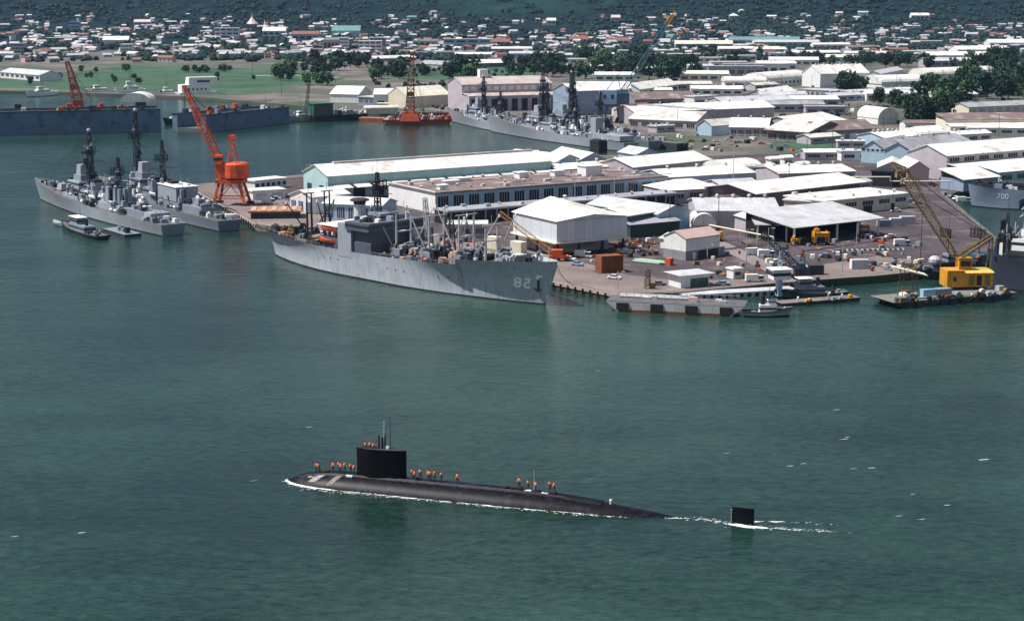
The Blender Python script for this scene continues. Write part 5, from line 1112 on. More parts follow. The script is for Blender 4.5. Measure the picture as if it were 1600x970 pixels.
fb = Vector((-3.5, 3, 10.2)); tip = Vector((-18.5, 12, 36.0)); m = MB(); m.lattice(fb, tip, 1.6, 3.4, 15, .2, up=(0,1,0))
m.build('boom', YRU, yc)
m = MB(); m.lattice(tip, tip+Vector((-3.2, 1.4, 2.8)), 3.4, 1.0, 3, .22, up=(0,1,0)); m.rbox(tip+Vector((-1,0,-1.5)), 3, 3, 2.2); m.build('boom_head', YRU, yc)
ap = Vector((8.0, 3, 16.5)); m = MB()
for y in (1, 5): m.beam((-3, y, 9.5), ap+Vector((0,(y-3)*.5,0)), .38); m.beam((7.5, y, 5.5), ap+Vector((0,(y-3)*.5,0)), .3)
m.lattice((-3, 3, 10), ap, 2.2, 1.5, 5, .14); m.build('gantry_frame', YRU, yc)
m = MB()
for dy in (-1, -.3, .4, 1): m.tube(ap+Vector((0,dy*.5,0)), fb.lerp(tip, .68)+Vector((0,dy,1)), .07, n=4); m.tube(ap+Vector((0,dy*.4,0)), tip+Vector((0,dy,1)), .05, n=4)
m.tube(tip+Vector((-2.6,1,1.5)), tip+Vector((-2.8,1,-10)), .07, n=4); m.rbox(tip+Vector((-2.8,1,-12)), 1, 1, 2.2); m.build('hoist_cables', DK, yc)
# timber tower with roofed platform
a = at(1418,462,2.05); tw = thing('fender_tower', 'slim weathered yellow trestle tower with a white slanted platform roof', 'tower', (a.x, a.y, 2.05), .2)
for x in (-2.2, 2.2):
    for y in (-1.5, 1.5): m = MB(); m.beam((x*1.2, y*1.2, 0), (x*.8, y*.8, 10.5), .2); m.build('leg', YRU, tw)
m = MB()
for z in (2.5, 5, 7.5, 10): m.beam((-2.4,-1.6,z), (2.4,-1.6,z-2.3), .1); m.beam((-2.4,-1.6,z-2.3), (2.4,-1.6,z), .1); m.beam((-2.4,1.6,z), (2.4,1.6,z-2.3), .1); m.beam((-2.2,-1.6,z), (2.2,-1.6,z), .1)
m.build('bracing', YRU, tw); m = MB(); m.add([(-6,-2.4,9.2),(5,-3.2,6.4),(6,1.8,6.4),(-5,2.6,9.2),(-6,-2.4,9.5),(5,-3.2,6.7),(6,1.8,6.7),(-5,2.6,9.5)], [(0,3,2,1),(4,5,6,7),(0,1,5,4),(1,2,6,5),(2,3,7,6),(3,0,4,7)]); m.build('platform_roof', CW, tw)
# ships at the right side of the yard
ds, LDs = ship_root('dark_ship', 'dark blue-hulled ship with white upper works at the right edge behind the yellow crane', 'ship', (1549,446), (1720,462))
Hd = Hull(LDs, 13, 8, 9.5, 12, rake=2, over=1, ed=.3, ew=.4, tr=.8, trw=.6); Hd.build(ds, SHIPN, DECK, .9, 30)
block(ds, 'deckhouse', -LDs*.2, LDs*.34, 4.6, 8.6, 12.8, SHIPD, .98, (10.6, .8)); block(ds, 'bridge', LDs*.05, LDs*.30, 4.2, 12.8, 16.6, WP, .95, (14.6, .9)); block(ds, 'bridge', LDs*.1, LDs*.24, 2.4, 16.6, 19.2, WP, .9)
for k in range(14): m = MB(); m.rbox((LDs*(.1+.025*k), (-1)**k*2.5, 12), 1.2+k % 3*.6, 1.4, 3+k % 4*1.4, .2*k, 0, .8); m.build('stowage_tower', [SHIPD, WP, SHIP, SHIPD][k % 4], ds)
block(ds, 'deckhouse', LDs*.31, LDs*.42, 3.4, 10, 14.5, WP, .95, (12.6, .7))
for k in range(40):
    m = MB(); m.rbox((LDs*(.26+.0052*k), (-1)**k*(1+k % 4), 10.2), .8+k % 3*.7, 1.1, 2+k*7 % 5*1.3, .3*k, 0, .85); m.build(('locker','winch_frame','vent_trunk')[k % 3], [SHIPD, WP, DK, BLUE, SHIPD][k % 5], ds)
for x_, y_ in ((.44,-2),(.36,3),(.33,-3)): m = MB(); m.tube((LDs*x_, y_, 10), (LDs*x_, y_, 21), .22, .12, 6); m.tube((LDs*x_, y_, 13), (LDs*x_-5, y_, 20), .12, n=5); m.build('derrick_post', WP, ds)
mast(ds, LDs*.22, 17, 31, 1.6, WP, 2, lat=False); mast(ds, LDs*.38, 10, 24, 1.6, SHIPD, 2)
boat(ds, LDs*.3, -3.6, 10.2, 7, WP); boat(ds, LDs*.36, 2.6, 10.6, 7, WP); gear(ds, Hd, -LDs*.4, LDs*.45, 34, 91, [SHIPD, WP, SHIP, BLK], bul=.9, big=1.1)
# dark work craft between the trestle tower and the yellow crane
dw, LW_ = ship_root('work_boat', 'dark grey work boat crowded with gear between trestle tower and yellow cab', 'work boat', (1440,436), (1510,432))
Hw = Hull(LW_, 8, 2.2, 2.2, 3.4, rake=1, over=.6, ed=.4, ew=.5, tr=.8, trw=.7); Hw.build(dw, SHIPD, DECK, .5, 20)
block(dw, 'deckhouse', -4, 3.2, 2.6, 1.7, 5.6, SHIPD, .96, (3.8, .8)); m = MB(); m.ball((3.6, -.5, 6.0), 2.1, 10, .8); m.build('tarpaulin', LG, dw)
block(dw, 'wheelhouse', -3, 0, 2, 5.6, 8.2, SHIP, .95, (6.6, .8)); gear(dw, Hw, -LW_*.42, LW_*.42, 26, 95, [SHIP, LBLUE, SHIPD, BLK, SHIPL], bul=.5, big=1.1); mast(dw, -1, 8, 17, 1.0, SHIPD, 2, lat=False)
dv, LV_ = ship_root('work_boat', 'low black work boat lying close behind the yellow crane cab', 'work boat', (1500,428), (1562,418))
Hv = Hull(LV_, 8, 2.6, 2.6, 3.6, rake=1, over=.6, ed=.4, ew=.5, tr=.8, trw=.7); Hv.build(dv, SHIPN, DECK, .5, 20)
block(dv, 'deckhouse', -3, 4, 2.6, 2, 6, BLUE, .96, (4.2, .8)); gear(dv, Hv, -LV_*.42, LV_*.42, 26, 96, [SHIP, BLUE, SHIPD, BLK, RUST], bul=.5, big=1.3); mast(dv, 1, 6, 15, 1.0, SHIPD, 2, lat=False)
# dark diagonal jib standing at the green tug's berth
a = at(1252,436,2.5); dj = thing('quay_crane', 'dark slim crane with long diagonal jib leaning over the yard beside the green tug', 'crane', (a.x, a.y+1, 2.5), 0)
m = MB(); m.box(-2.2, 2.2, -1.6, 1.6, .9, 3.4); m.build('body', SHIPD, dj); m = MB(); m.box(-1, 1.2, -1.5, 1.5, 3.42, 5.2); m.build('cab', BLUE, dj)
for y in (-1.7, 1.3): m = MB(); m.box(-2.8, 2.8, y, y+.5, 0, 1.0); m.build('crawler_track', BLK, dj)
m = MB(); m.lattice((-.5,0,3), (-12.5,3,14.5), 2.2, 1.3, 9, .3, up=(0,1,0)); m.build('jib', SHIPD, dj); m = MB(); m.beam((1.5,0,3.4), (.5,0,9.5), .3); m.tube((.5,0,9.5), (-12.5,3,14.5), .08, n=4); m.tube((-12.5,3,14.5), (-12.5,3,8), .06, n=4); m.build('gantry', SHIPD, dj)
# grey ship in the basin at the right edge
gs, LG_ = ship_root('basin_ship', 'pale blue-grey ship with small white number in the basin at the right edge', 'ship', (1518,322), (1720,330))
Hg = Hull(LG_, 14, 9, 8.5, 10, rake=2, over=1, ed=.2, ew=.3, tr=.8, trw=.6); Hg.build(gs, mat('basin_blue_grey', (.20,.26,.34), .5, .15, .2, streak=.2), DECK, .8, 30)
block(gs, 'deckhouse', -LG_*.3, -2, 5, 8, 12, SHIPL, .98, (10, .8)); boat(gs, 8, -4.5, 8.6, 8, WP); mast(gs, -6, 12, 24, 1.6, SHIPD, 2)
block(gs, 'deckhouse', LG_*.05, LG_*.3, 4, 8, 11.5, SHIPD, .97, (9.8, .7)); gear(gs, Hg, LG_*.1, LG_*.45, 30, 98, [SHIPD, WP, SHIP, DK], bul=.8, big=1.5)
gear(gs, Hg, -20, LG_*.45, 20, 97, [SHIPD, WP, SHIP], bul=.8)
cu = bpy.data.curves.new('t', 'FONT'); cu.body = '700'; cu.size = 3.4; to = bpy.data.objects.new('t', cu); COL.objects.link(to); bpy.context.view_layer.update()
me = bpy.data.meshes.new_from_object(to.evaluated_get(bpy.context.evaluated_depsgraph_get())); bpy.data.objects.remove(to); me.name = 'hull_number'; me.materials.append(WP)
ho = bpy.data.objects.new('hull_number', me); COL.objects.link(ho); ho.parent = gs
for v in me.vertices:
    t = .80 - v.co.x/LG_; p = Hg.P(t, 4.6+v.co.y, 1); v.co = Vector((p.x, p.y+.1, p.z))
# ------------------------------------------------------------------ cranes and docks
a = at(362,320,2.5); pc = thing('portal_crane', 'tall orange portal crane with lattice jib on four legs at the pier tip', 'crane', (a.x, a.y+1, 2.5), radians(-8))
for x in (-7, 7):
    for y in (-4.5, 4.5):
        m = MB(); m.beam((x, y, .6), (x*.62, y*.7, 10.5), 1.05); o_ = m.build('leg', ORG, pc); m = MB(); m.rbox((x, y, 0), 3.2, 1.2, 1.1, .0); m.build('bogie', SHIPD, o_)
m = MB()
for y in (-4.5, 4.5): m.beam((-7*.9, y*.92, 3.2), (7*.9, y*.92, 3.2), .4); m.beam((-6.8,y,2),(0,y*.75,9.5),.28); m.beam((6.8,y,2),(0,y*.75,9.5),.28)
m.rbox((0,0,9.6), 12, 9, 1.6); m.build('portal_frame', ORG, pc)
m = MB(); m.lathe((0,0,11.2), [(4.2,0),(4.2,.7)], 18); m.build('slew_ring', DK, pc)
m = MB(); m.lathe((2.6,0,11.9), [(5.6,0),(5.7,1.0),(5.7,6.0),(5.3,6.5)], 14); m.box(-6, 0, -3.6, 3.6, 11.9, 18); m.build('machinery_house', ORG, pc)
m = MB(); m.rbox((-4.6,-2.6,17.9), 3.4, 3, 4.0); o_ = m.build('operator_cabin', ORG, pc); m = MB(); m.rbox((-4.6,-2.6,19.6), 3.5, 3.1, 1.3); m.build('window_band', GLS, o_)
m = MB()
for x, y in ((-1,-2.2),(3,-2.2),(-1,2.2),(3,2.2)): m.beam((x, y, 18.4), (1, y*.35, 29), .36)
for z in (21, 24, 27): m.beam((-.6,-2,z), (2.6,2,z+2.4), .16); m.beam((2.6,-2,z), (-.6,2,z+2.4), .16); m.beam((-.6,-2,z),(2.6,-2,z+2),.16)
m.rbox((1,0,28.6), 2.6, 2.2, 1.8); m.build('mast', ORG, pc)
fb = Vector((-4.6, 0, 18.2)); tip = Vector((-20, 0, 51.5)); m = MB(); m.lattice(fb, fb.lerp(tip,.5), 2.6, 3.2, 9, .24, up=(0,1,0)); m.lattice(fb.lerp(tip,.5), tip, 3.2, .8, 9, .22, up=(0,1,0)); m.build('jib', ORG, pc)
m = MB()
for y in (-.6, .6): m.tube((1, y, 30), tip+Vector((0,y*.5,0)), .07, n=4); m.tube((1, y, 30), fb.lerp(tip,.5), .07, n=4)
m.tube(tip, tip-Vector((0,0,16)), .06, n=4); m.build('hoist_cables', DK, pc)
# floating docks
def dock(label, pL, pR, depth, h, n=0):
    a = at(*pL, 0); b = at(*pR, 0); L = (b-a).length; o = thing('floating_dock', label, 'floating dock', (a.x, a.y, 0), atan2(b.y-a.y, b.x-a.x))
    m = MB(); m.box(0, L, 0, 4.5, -1, h); m.box(0, L, depth-4.5, depth, -1, h); m.build('side_wall', DOCKB, o)
    m = MB(); m.box(0, L, 4.51, depth-4.51, -1, 2.2); m.build('pontoon_floor', DECK, o)
    m = MB(); m.box(-.4, L+.4, -.7, 5.0, h+.01, h+.5); m.box(-.4, L+.4, depth-5, depth+.7, h+.01, h+.5); m.build('walkway', SHIPD, o)
    m = MB()
    for k in range(int(L/4)): m.beam((k*4+1, -.5, h+.5), (k*4+1, -.5, h+1.7), .06)
    m.beam((0,-.5,h+1.7), (L,-.5,h+1.7), .06); m.build('railing', MET, o)
    for k in range(n):
        x = R_.uniform(2, L-4); y = R_.choice((2.2, depth-2.5)); s = R_.uniform(1, 3.2); m = MB(); m.rbox((x, y, h+.5), s*1.4, s, s*.9, R_.uniform(-.3,.3), 0, .9); m.build(R_.choice(('locker','winch','deck_cabin')), R_.choice([SHIPD, SHIP, RUST, WP, ORG, SHIPD]), o)
    return o, L
fd, Lf = dock('large blue-grey floating dock wall carrying an orange lattice crane', (-260,219), (252,207), 36, 15.5, 44)
fd2, Lf2 = dock('blue-grey floating dock in the middle of the far basin', (322,207), (452,193), 30, 11.5, 24)
def lattice_crane(label, loc, h, lean, tipm, rz=0, base=5, w=4.5, name='dock_crane', mt=ORD_):
    o = thing(name, label, 'crane', loc, rz); m = MB(); m.rbox((0,0,0), base*1.3, base, 4.2, 0, 0, .8); m.build('machinery_house', mt, o)
    m = MB(); m.lattice((0,0,4.2), (lean*.5, 0, h*.62), w, w*.6, 8, .42); m.lattice((lean*.5,0,h*.62), (lean, 0, h), w*.6, w*.35, 5, .38); m.rbox((lean*.3,0,h*.38), w*.7, w*.7, 3); m.rbox((lean*.5,0,h*.62), w*.8, w*.8, 1); m.build('tower', mt, o)
    m = MB(); m.rbox((lean,0,h), tipm, 2, 2.2); m.beam((lean-tipm*.6,0,h+1), (lean+tipm*.3,0,h+1), .4); m.build('crane_head', WP if mt is ORD_ and tipm > 3 else mt, o)
    m = MB(); m.tube((lean,0,h), (w*1.6,0,4.4), .09, n=4); m.tube((lean,1,h), (w*1.7,1,4.4), .09, n=4); m.tube((lean*.5,0,h*.6),(w*1.5,0,6),.12,n=4); m.build('stay_cables', DK, o)
    return o
a = at(121,168,15.5); lattice_crane('orange lattice crane leaning on top of the large floating dock', (a.x, a.y+1, 16), 31, -6, 4, 0, 6, 6)
# orange crane barge
ob, Lo = barge('crane_barge', 'orange-hulled crane barge with tall lattice tower in the far basin', (600,195), (708,194), 14, 3.2, ORD_, mat('orange_deck', (.40,.12,.06), .8, .3, .5), 0, 3)
a = at(640,190,3.3); 
oc = lattice_crane('orange trestle tower crane standing on the orange crane barge', (a.x, a.y+5, 3.4), 46, 2, 3, 0, 11, 6.5, 'tower_crane')
m = MB(); m.rbox((0,0,0), 13, 8, 6.5, 0, 0, .8); m.build('engine_house', ORG, oc)
gear(ob, None, 3, Lo-2, 34, 41, [ORG, WP, SHIP, ORG, PINK, SHIPD], hw=1, zfun=lambda x: 3.4, names=('crate','winch','locker','vent_pipe'), big=1.7)
m = MB()
for k in range(9): x = Lo*.6+k*2; m.beam((x, 2+k%3*4, 3.3), (x+1.5, 2+k%3*4, 8.5), .22)
m.build('derrick_frame', ORG, ob)
o, L = barge('barge', 'small orange flat barge attached left of the crane barge', (560,189), (600,190), 8, 2.2, ORD_, WOOD, 0, 1)
# green-housed lighter and neighbours
o, L = barge('lighter', 'black lighter with a green deckhouse at the far quay', (490,191), (575,187), 14, 4.5, BLK, SHIPD, 0, 1, 'lighter')
m = MB(); m.rbox((9, 6, 4.6), 16, 9, 8); m.build('deckhouse', GRN, o); m = MB(); m.rbox((9, 6, 12.6), 17, 10, .6); m.build('roof', GRN, o)
for k in range(4): m = MB(); m.box(3+k*3.2, 4.8+k*3.2, 1.38, 1.48, 7.5, 10); m.build('window', GLS, o)
gear(o, None, 20, L-2, 16, 43, [SHIPL, SHIP, SHIPD, LG], hw=2, zfun=lambda x: 4.6, big=2)
m = MB(); m.lattice((-4, 6, 2), (2, 8, 34), 2.2, .8, 9, .2); m.build('derrick', SHIPD, o)
def small_craft(label, bow, stern, hm, B, seed, hh=3.5, house=WP):
    o, L = ship_root('harbour_craft', label, 'boat', bow, stern); H = Hull(L, B, hh, hh*.9, hh*1.4, rake=1.5, over=.6, ed=.35, ew=.45, tr=.8, trw=.7); H.build(o, hm, DECK, .4, 16)
    block(o, 'deckhouse', -L*.25, L*.2, B*.33, hh*.7, hh*1.5, house, .95, (hh*1.1, .6)); block(o, 'wheelhouse', -L*.02, L*.14, B*.24, hh*1.5, hh*2.2, house, .95, (hh*1.8, .6)); mast(o, 0, hh*2.2, hh*4.2, .8, SHIPD, 1, radar=False, lat=False)
    gear(o, H, -L*.4, L*.4, 10, seed, [SHIPL, SHIPD, WP, SHIP], bul=.4, big=1.2); return o
small_craft('dark cluttered harbour craft between the two floating docks', (258,196), (322,194), SHIPD, 9, 51, 4)
small_craft('low dark harbour craft behind the middle floating dock', (440,186), (392,184), SHIPD, 8, 53, 4)
small_craft('pale harbour craft squeezed between floating dock and black lighter', (452,191), (488,189), SHIPL, 8, 55, 3.5)
small_craft('white motor vessel at the shore under the grass field', (42,152), (88,149), WP, 8, 57, 4)
small_craft('white motor vessel second along the shore', (128,149), (180,147), WP, 8, 59, 4)
small_craft('white ferry with tall upper works at the field shore', (182,150), (226,149), WP, 10, 61, 6)
small_craft('white launch near the tall ferry', (244,152), (278,151), WP, 7, 63, 4)
o, L = barge('accommodation_barge', 'white accommodation barge with rounded upper storey behind the jib tip', (281,153), (346,151), 16, 4, WP, LG, 0, 1)
m = MB(); m.rbox((L*.42, 8, 4.1), L*.7, 12, 7); m.build('lower_storey', WP, o); m = MB(); m.rbox((L*.6, 8, 11.1), L*.72, 10, 6.5, 0, 0, .94); m.build('upper_storey', WP, o); m = MB(); m.rbox((L*.6, 3.1, 13), L*.3, .5, 2); m.build('window_band', GLS, o)
for k in range(6): m = MB(); m.box(L*.12+k*L*.1, L*.16+k*L*.1, 1.9, 2.02, 6, 8); m.build('window', GLS, o)
# blue shipyard crane
a = at(956,192,2.5); bc = thing('shipyard_crane', 'blue crane with pale blue machinery house and very long jib behind the far warship', 'crane', (a.x, a.y, 2.5), 0)
m = MB()
for x in (-5, 5):
    for y in (-4, 4): m.beam((x, y, 0), (x*.7, y*.8, 12), .7)
m.rbox((0,0,11.5), 11, 9, 1.5); m.build('portal', BLUE, bc)
m = MB(); m.box(-9, 3, -4, 4, 13.2, 23); m.build('machinery_house', LBLUE, bc); m = MB(); m.box(3.02, 12, -4, 4, 13.2, 21); m.build('engine_room', BLUE, bc)
for x in (-6.5, -1): m = MB(); m.box(x, x+2, -4.15, -4.01, 17, 20); m.build('window', GLS, bc)
p0 = Vector((6, 0, 20)); p1 = Vector((38, 8, 68)); m = MB(); m.lattice(p0, p1, 3.2, 2.6, 16, .3, up=(0,1,0)); m.build('jib', mat('jib_blue', (.06,.15,.22), .5, .2, .5), bc)
m = MB(); m.lattice(p1, p1+Vector((6.5,1.5,10)), 2.6, 1, 4, .3, up=(0,1,0)); m.build('jib_head', YEL, bc)
m = MB(); m.beam((-4,0,23), (4,0,34), .4); m.beam((6,0,21), (4,0,34), .4); m.tube((4,0,34), p1, .1, n=4); m.tube((4,.6,34), p0.lerp(p1,.6), .1, n=4); m.build('gantry', BLUE, bc)
# yellow yard crane boom beside the cargo ship bow
a = at(862,412,2.5); mc = thing('mobile_crane', 'low orange mobile crane with yellow lattice boom under the raised hall', 'crane', (a.x, a.y+6, 2.5), 0)
m = MB(); m.box(-1, 6, -1.4, 1.4, .8, 2); m.build('chassis', ORG, mc)
m = MB(); m.box(0, 4, -1.3, 1.3, 2.02, 4); m.build('cab', ORG, mc)
for x in (0, 2.5, 5):
    for y in (-1.5, 1.5): m = MB(); m.tube((x, y-.2, .6), (x, y+.2, .6), .6, n=10); m.build('wheel', BLK, mc)
m = MB(); m.lattice((0,0,3), (-18, 3, 16.5), 1.5, 1.3, 12, .12, up=(0,1,0)); m.build('boom', mat('amber_boom', (.55,.27,.05), .6, .3, .6), mc)

# ------------------------------------------------------------------ yard things
a = at(933,428,2.5); rb = thing('steel_bin', 'big rust-brown open steel bin on the quay near the raised hall', 'bin', (a.x+1.5, a.y+1, 2.5), radians(22))
m = MB(); m.box(0, 8, 0, 5, .0, 5.6); m.build('body', RUST, rb); m = MB()
for k in range(7): m.box(.3+k*1.2, .5+k*1.2, -.14, -.01, 0, 5.5)
m.box(-.1, 8.1, -.2, -.02, 5.3, 5.7); m.build('rib', RUST, rb); m = MB(); m.box(7.9, 8.08, .5, 4.5, .5, 5); m.build('dark_opening', DK, rb); m = MB(); m.box(-1, 9, -1, 6, -.1, .02); m.build('base_plate', mat('rust_dark', (.09,.04,.025), .9, .3, .5), rb)
a = at(985,409,2.5); gp = thing('pipe_stack', 'stack of long pale green pipes beside the rust-brown bin', 'pipes', (a.x, a.y, 2.5), radians(-34))
for k in range(9): m = MB(); m.tube((R_.uniform(0,1.5), k*.55, .35+(k % 2)*.3), (13+R_.uniform(-2,1), k*.55, .35+(k % 2)*.3), .28, n=8); m.build('pipe', LGRN, gp)
m = MB(); m.rbox((14.5, 1.5, 0), 2, 2.5, 2.4); m.build('end_block', ORG, gp)
a = at(1000,385,2.5); sh = MB(); rs = random.Random(3)
for k in range(90):
    p = Vector((rs.gauss(0,5), rs.gauss(0,4), rs.uniform(0, 2.2))); q = p+Vector((rs.uniform(-3,3), rs.uniform(-2,2), rs.uniform(-.5,1.5))); sh.beam(p, q, rs.uniform(.08,.3), rs.randrange(3))
o = sh.build('scrap_heap', [RUST, mat('scrap_tan', (.35,.26,.2), .8, .3, 1), SHIPD]); o.location = (a.x, a.y, 2.5); setp(o, 'tangled brown scrap metal heap between the raised hall and the storehouse', 'scrap heap')
def container(label, px, py, m_, L=6, rz=.15, h=2.7, D=2.6, grp=None):
    a = at(px, py); o = thing('shipping_container', label, 'container', (a.x, a.y, 2.5), rz, grp); m = MB(); m.box(0, L, 0, D, .05, h); m.build('body', m_, o)
    m = MB()
    for k in range(int(L/.6)): m.box(.1+k*.6, .3+k*.6, -.05, -.002, .15, h-.1)
    m.build('corrugated_side', m_, o); m = MB(); m.box(-.06, -.002, .1, D/2-.05, .1, h-.1); m.box(-.06, -.002, D/2+.05, D-.1, .1, h-.1); m.build('door', WP, o); return o  # end doors painted white for the sunlit face, sides left darker
container('white and dark container left of a pair by the green tug', 1248, 431, SHIPD, 4, .1); container('white topped dark container right of a pair by the green tug', 1262, 430, SHIPD, 5.5, .1, 3.2)
container('white container alone on the quay beyond the floating walkway', 1331, 421, LG, 6, .1, 3.2); container('grey container furthest left in the row by the open shed', 1373, 355, SHIP, 5, .1); container('grey container in the middle of the row by the open shed', 1392, 353, LG, 4.5, .1, 3)
container('dark container with white door at the right of the row by the open shed', 1408, 351, LG, 6, .1, 3.2); container('pale container on the quay next to the cargo ship masts', 760, 388, CW, 5, -.8, 4.5, 3); container('cream container nearer the raised hall stilts', 797, 396, CW, 5.5, -.8, 4.5, 3); container('white tank-like container behind the cargo ship masts', 720, 368, WW, 6, -.7, 5, 4)
def straddle(label, px, py, s=1.0, rz=.1):
    a = at(px, py); o = thing('straddle_carrier', label, 'yard vehicle', (a.x, a.y, 2.5), rz); 
    for x in (0, 5*s):
        for y in (0, 3*s): m = MB(); m.rbox((x, y, .9*s), .5*s, .5*s, 4*s); m.build('leg', YEL, o); m = MB(); m.tube((x, y-.2, .5*s), (x, y+.2, .5*s), .55*s, n=10); m.build('wheel', BLK, o)
    m = MB(); m.rbox((2.5*s, 1.5*s, 3.0*s), 5.4*s, 3.4*s, 1.5*s); m.build('body', YEL, o); m = MB(); m.rbox((1*s, 1.5*s, 4.5*s), 1.8*s, 2*s, 1.3*s, 0, 0, .9); m.build('cab', YEL, o)
    m = MB(); 
    for k in range(4): m.beam((k*1.5*s+.3, -.1, 1.3*s), (k*1.5*s+.9, -.1, 3*s), .12)
    m.build('ladder_frame', YRU, o); return o
straddle('yellow straddle carrier parked in front of the open bay shed', 1273, 384, 1.05); straddle('small yellow lift truck left of the straddle carrier', 1238, 384, .55)
straddle('yellow loader beside the white quonset hut', 1112, 378, .8); straddle('rusty orange lift truck at the right end of the open shed', 1344, 366, .7); straddle('small yellow forklift beyond the white guard booth', 1166, 438, .45)
a = at(1012,452); hf = thing('hoist_frame', 'slim weathered amber hoist frame on the quay edge between bin and kiosk', 'hoist', (a.x, a.y+1, 2.5), .2)
m = MB(); m.lattice((0,0,0), (0,0,6.2), 1.5, 1.2, 5, .16); m.beam((0,0,6.2), (-2.2,0,4.9), .14); m.build('frame', YRU, hf); m = MB(); m.rbox((1.6,.4,0), 1.8, 1.5, 1.7); m.build('motor_box', YRU, hf)
def make_car(name, label, cm, kind):
    o = thing(name, label, 'car' if kind == 'car' else 'truck'); L = 4.5 if kind == 'car' else 6.5; hw_ = .88
    m = MB(); prof = [(-L/2,.35),(L/2,.35),(L/2,.8),(L/2-.3,.95),(-L/2+.2,.98),(-L/2,.8)]
    n = len(prof); vs = [(x, -hw_, z) for x, z in prof]+[(x, hw_, z) for x, z in prof]; m.add(vs, [tuple(range(n)), tuple(range(2*n-1, n-1, -1))]+[(k, n+k, n+(k+1) % n, (k+1) % n) for k in range(n)]); m.build('body', cm, o)
    m = MB()
    if kind == 'car': m.rbox((-.2,0,.96), 2.4, 1.6, .5, 0, 0, .78)
    else: m.rbox((1.9,0,.96), 1.6, 1.7, 1.0, 0, 0, .9)
    c = m.build('cabin', GLS, o); m = MB()
    if kind == 'car': m.rbox((-.2,0,1.46), 1.75, 1.25, .06)
    else: m.rbox((1.9,0,1.97), 1.4, 1.5, .06); m.rbox((-1.2,0,.97), 4.0, 1.9, 1.5)
    m.build('roof', cm, c)
    for x in (-L*.3, L*.3):
        for y in (-.8, .8): m = MB(); m.tube((x, y-.1, .33), (x, y+.1, .33), .33, n=10); m.build('wheel', BLK, o)
    return o
cars = [make_car('parked_car', '', CARB, 'car'), make_car('parked_car', '', CARW, 'car'), make_car('parked_car', '', CARG, 'car'), make_car('parked_truck', '', CARW, 'truck'), make_car('parked_car', '', CARR, 'car')]
CN = ['light blue car', 'white car', 'dark grey car', 'white box truck', 'red car']
cu_ = [False]*5; cl_ = {}
carspots = [(902,415,0,-.6,'at the foot of the raised hall, closer to the rust bin'),(890,407,1,-.5,'at the foot of the raised hall, closer to the ship bow'),(912,402,3,-.4,'under the edge of the raised hall'),(1400,331,1,.1,'alone on the yard before the cream block'),(1382,322,2,.4,'in the lot beside the cream block'),(1392,316,0,.4,'in the lot beside the cream block'),(1403,318,2,.4,'in the lot beside the cream block'),(1412,313,2,.4,'in the lot beside the cream block'),(1424,316,0,.4,'in the lot beside the cream block'),(1434,319,2,.4,'in the lot beside the cream block'),
 (1486,308,2,.9,'by the basin edge'),(1494,312,1,.8,'by the basin edge'),(1506,316,3,0,'by the basin edge'),(1080,222,4,0,'on the far dock road'),(1100,220,0,.1,'on the far dock road'),(1120,222,1,0,'on the far dock road'),(1138,220,1,0,'on the far dock road'),(1155,224,2,0,'on the far dock road'),(1172,221,0,0,'on the far dock road'),(1190,226,4,0,'on the far dock road'),(1102,235,4,0,'on the far dock road'),(1300,236,0,.4,'beside the patch of grass'),(1312,240,4,.4,'beside the patch of grass'),(1356,372,0,.2,'in the middle of the open yard'),(1372,378,4,.1,'in the middle of the open yard'),(1392,372,1,.2,'in the middle of the open yard'),(1410,384,3,.1,'in the middle of the open yard'),(1290,402,0,.1,'in the middle of the open yard'),(1310,396,2,.3,'in the middle of the open yard'),(1212,412,1,.6,'near the diagonal dark jib'),(1224,418,2,.6,'near the diagonal dark jib'),(960,436,1,-.5,'on the open apron near the quay edge'),(1030,446,2,.1,'on the open apron near the quay edge'),(1130,446,0,.1,'on the open apron near the quay edge'),(1180,440,3,.1,'on the open apron near the quay edge'),(1250,244,1,0,'beside the patch of grass'),(1270,246,2,0,'beside the patch of grass'),
 (1180,186,2,0,'in the lot behind the vast white roof'),(1262,178,4,0,'in the storage yard below the two dark trees'),(1275,180,1,0,'in the storage yard below the two dark trees'),(1288,178,2,0,'in the storage yard below the two dark trees'),(1302,181,4,0,'in the storage yard below the two dark trees'),(1316,179,0,0,'in the storage yard below the two dark trees'),(432,312,1,.3,'on the pier behind the orange crane'),(420,318,3,.3,'on the pier behind the orange crane'),(445,308,0,.3,'on the pier behind the orange crane'),(700,380,1,-.7,'on the quay behind the supply ship'),(735,378,4,-.7,'on the quay behind the supply ship'),(1195,345,1,0,'before the open shed'),(1180,398,3,.1,'on the yard road between two rail strips'),(1198,401,3,.1,'on the yard road between two rail strips')]
for (px, py, k, rz, wh_) in carspots:
    p = at(px, py); p.z = 2.53
    if cu_[k]: o = copy_tree(cars[k])
    else: o = cars[k]; cu_[k] = True
    o.location = p; o.rotation_euler = (0,0,rz); o['label'] = f'{CN[k]} parked {wh_}'; o['group'] = 'vehicles parked ' + wh_
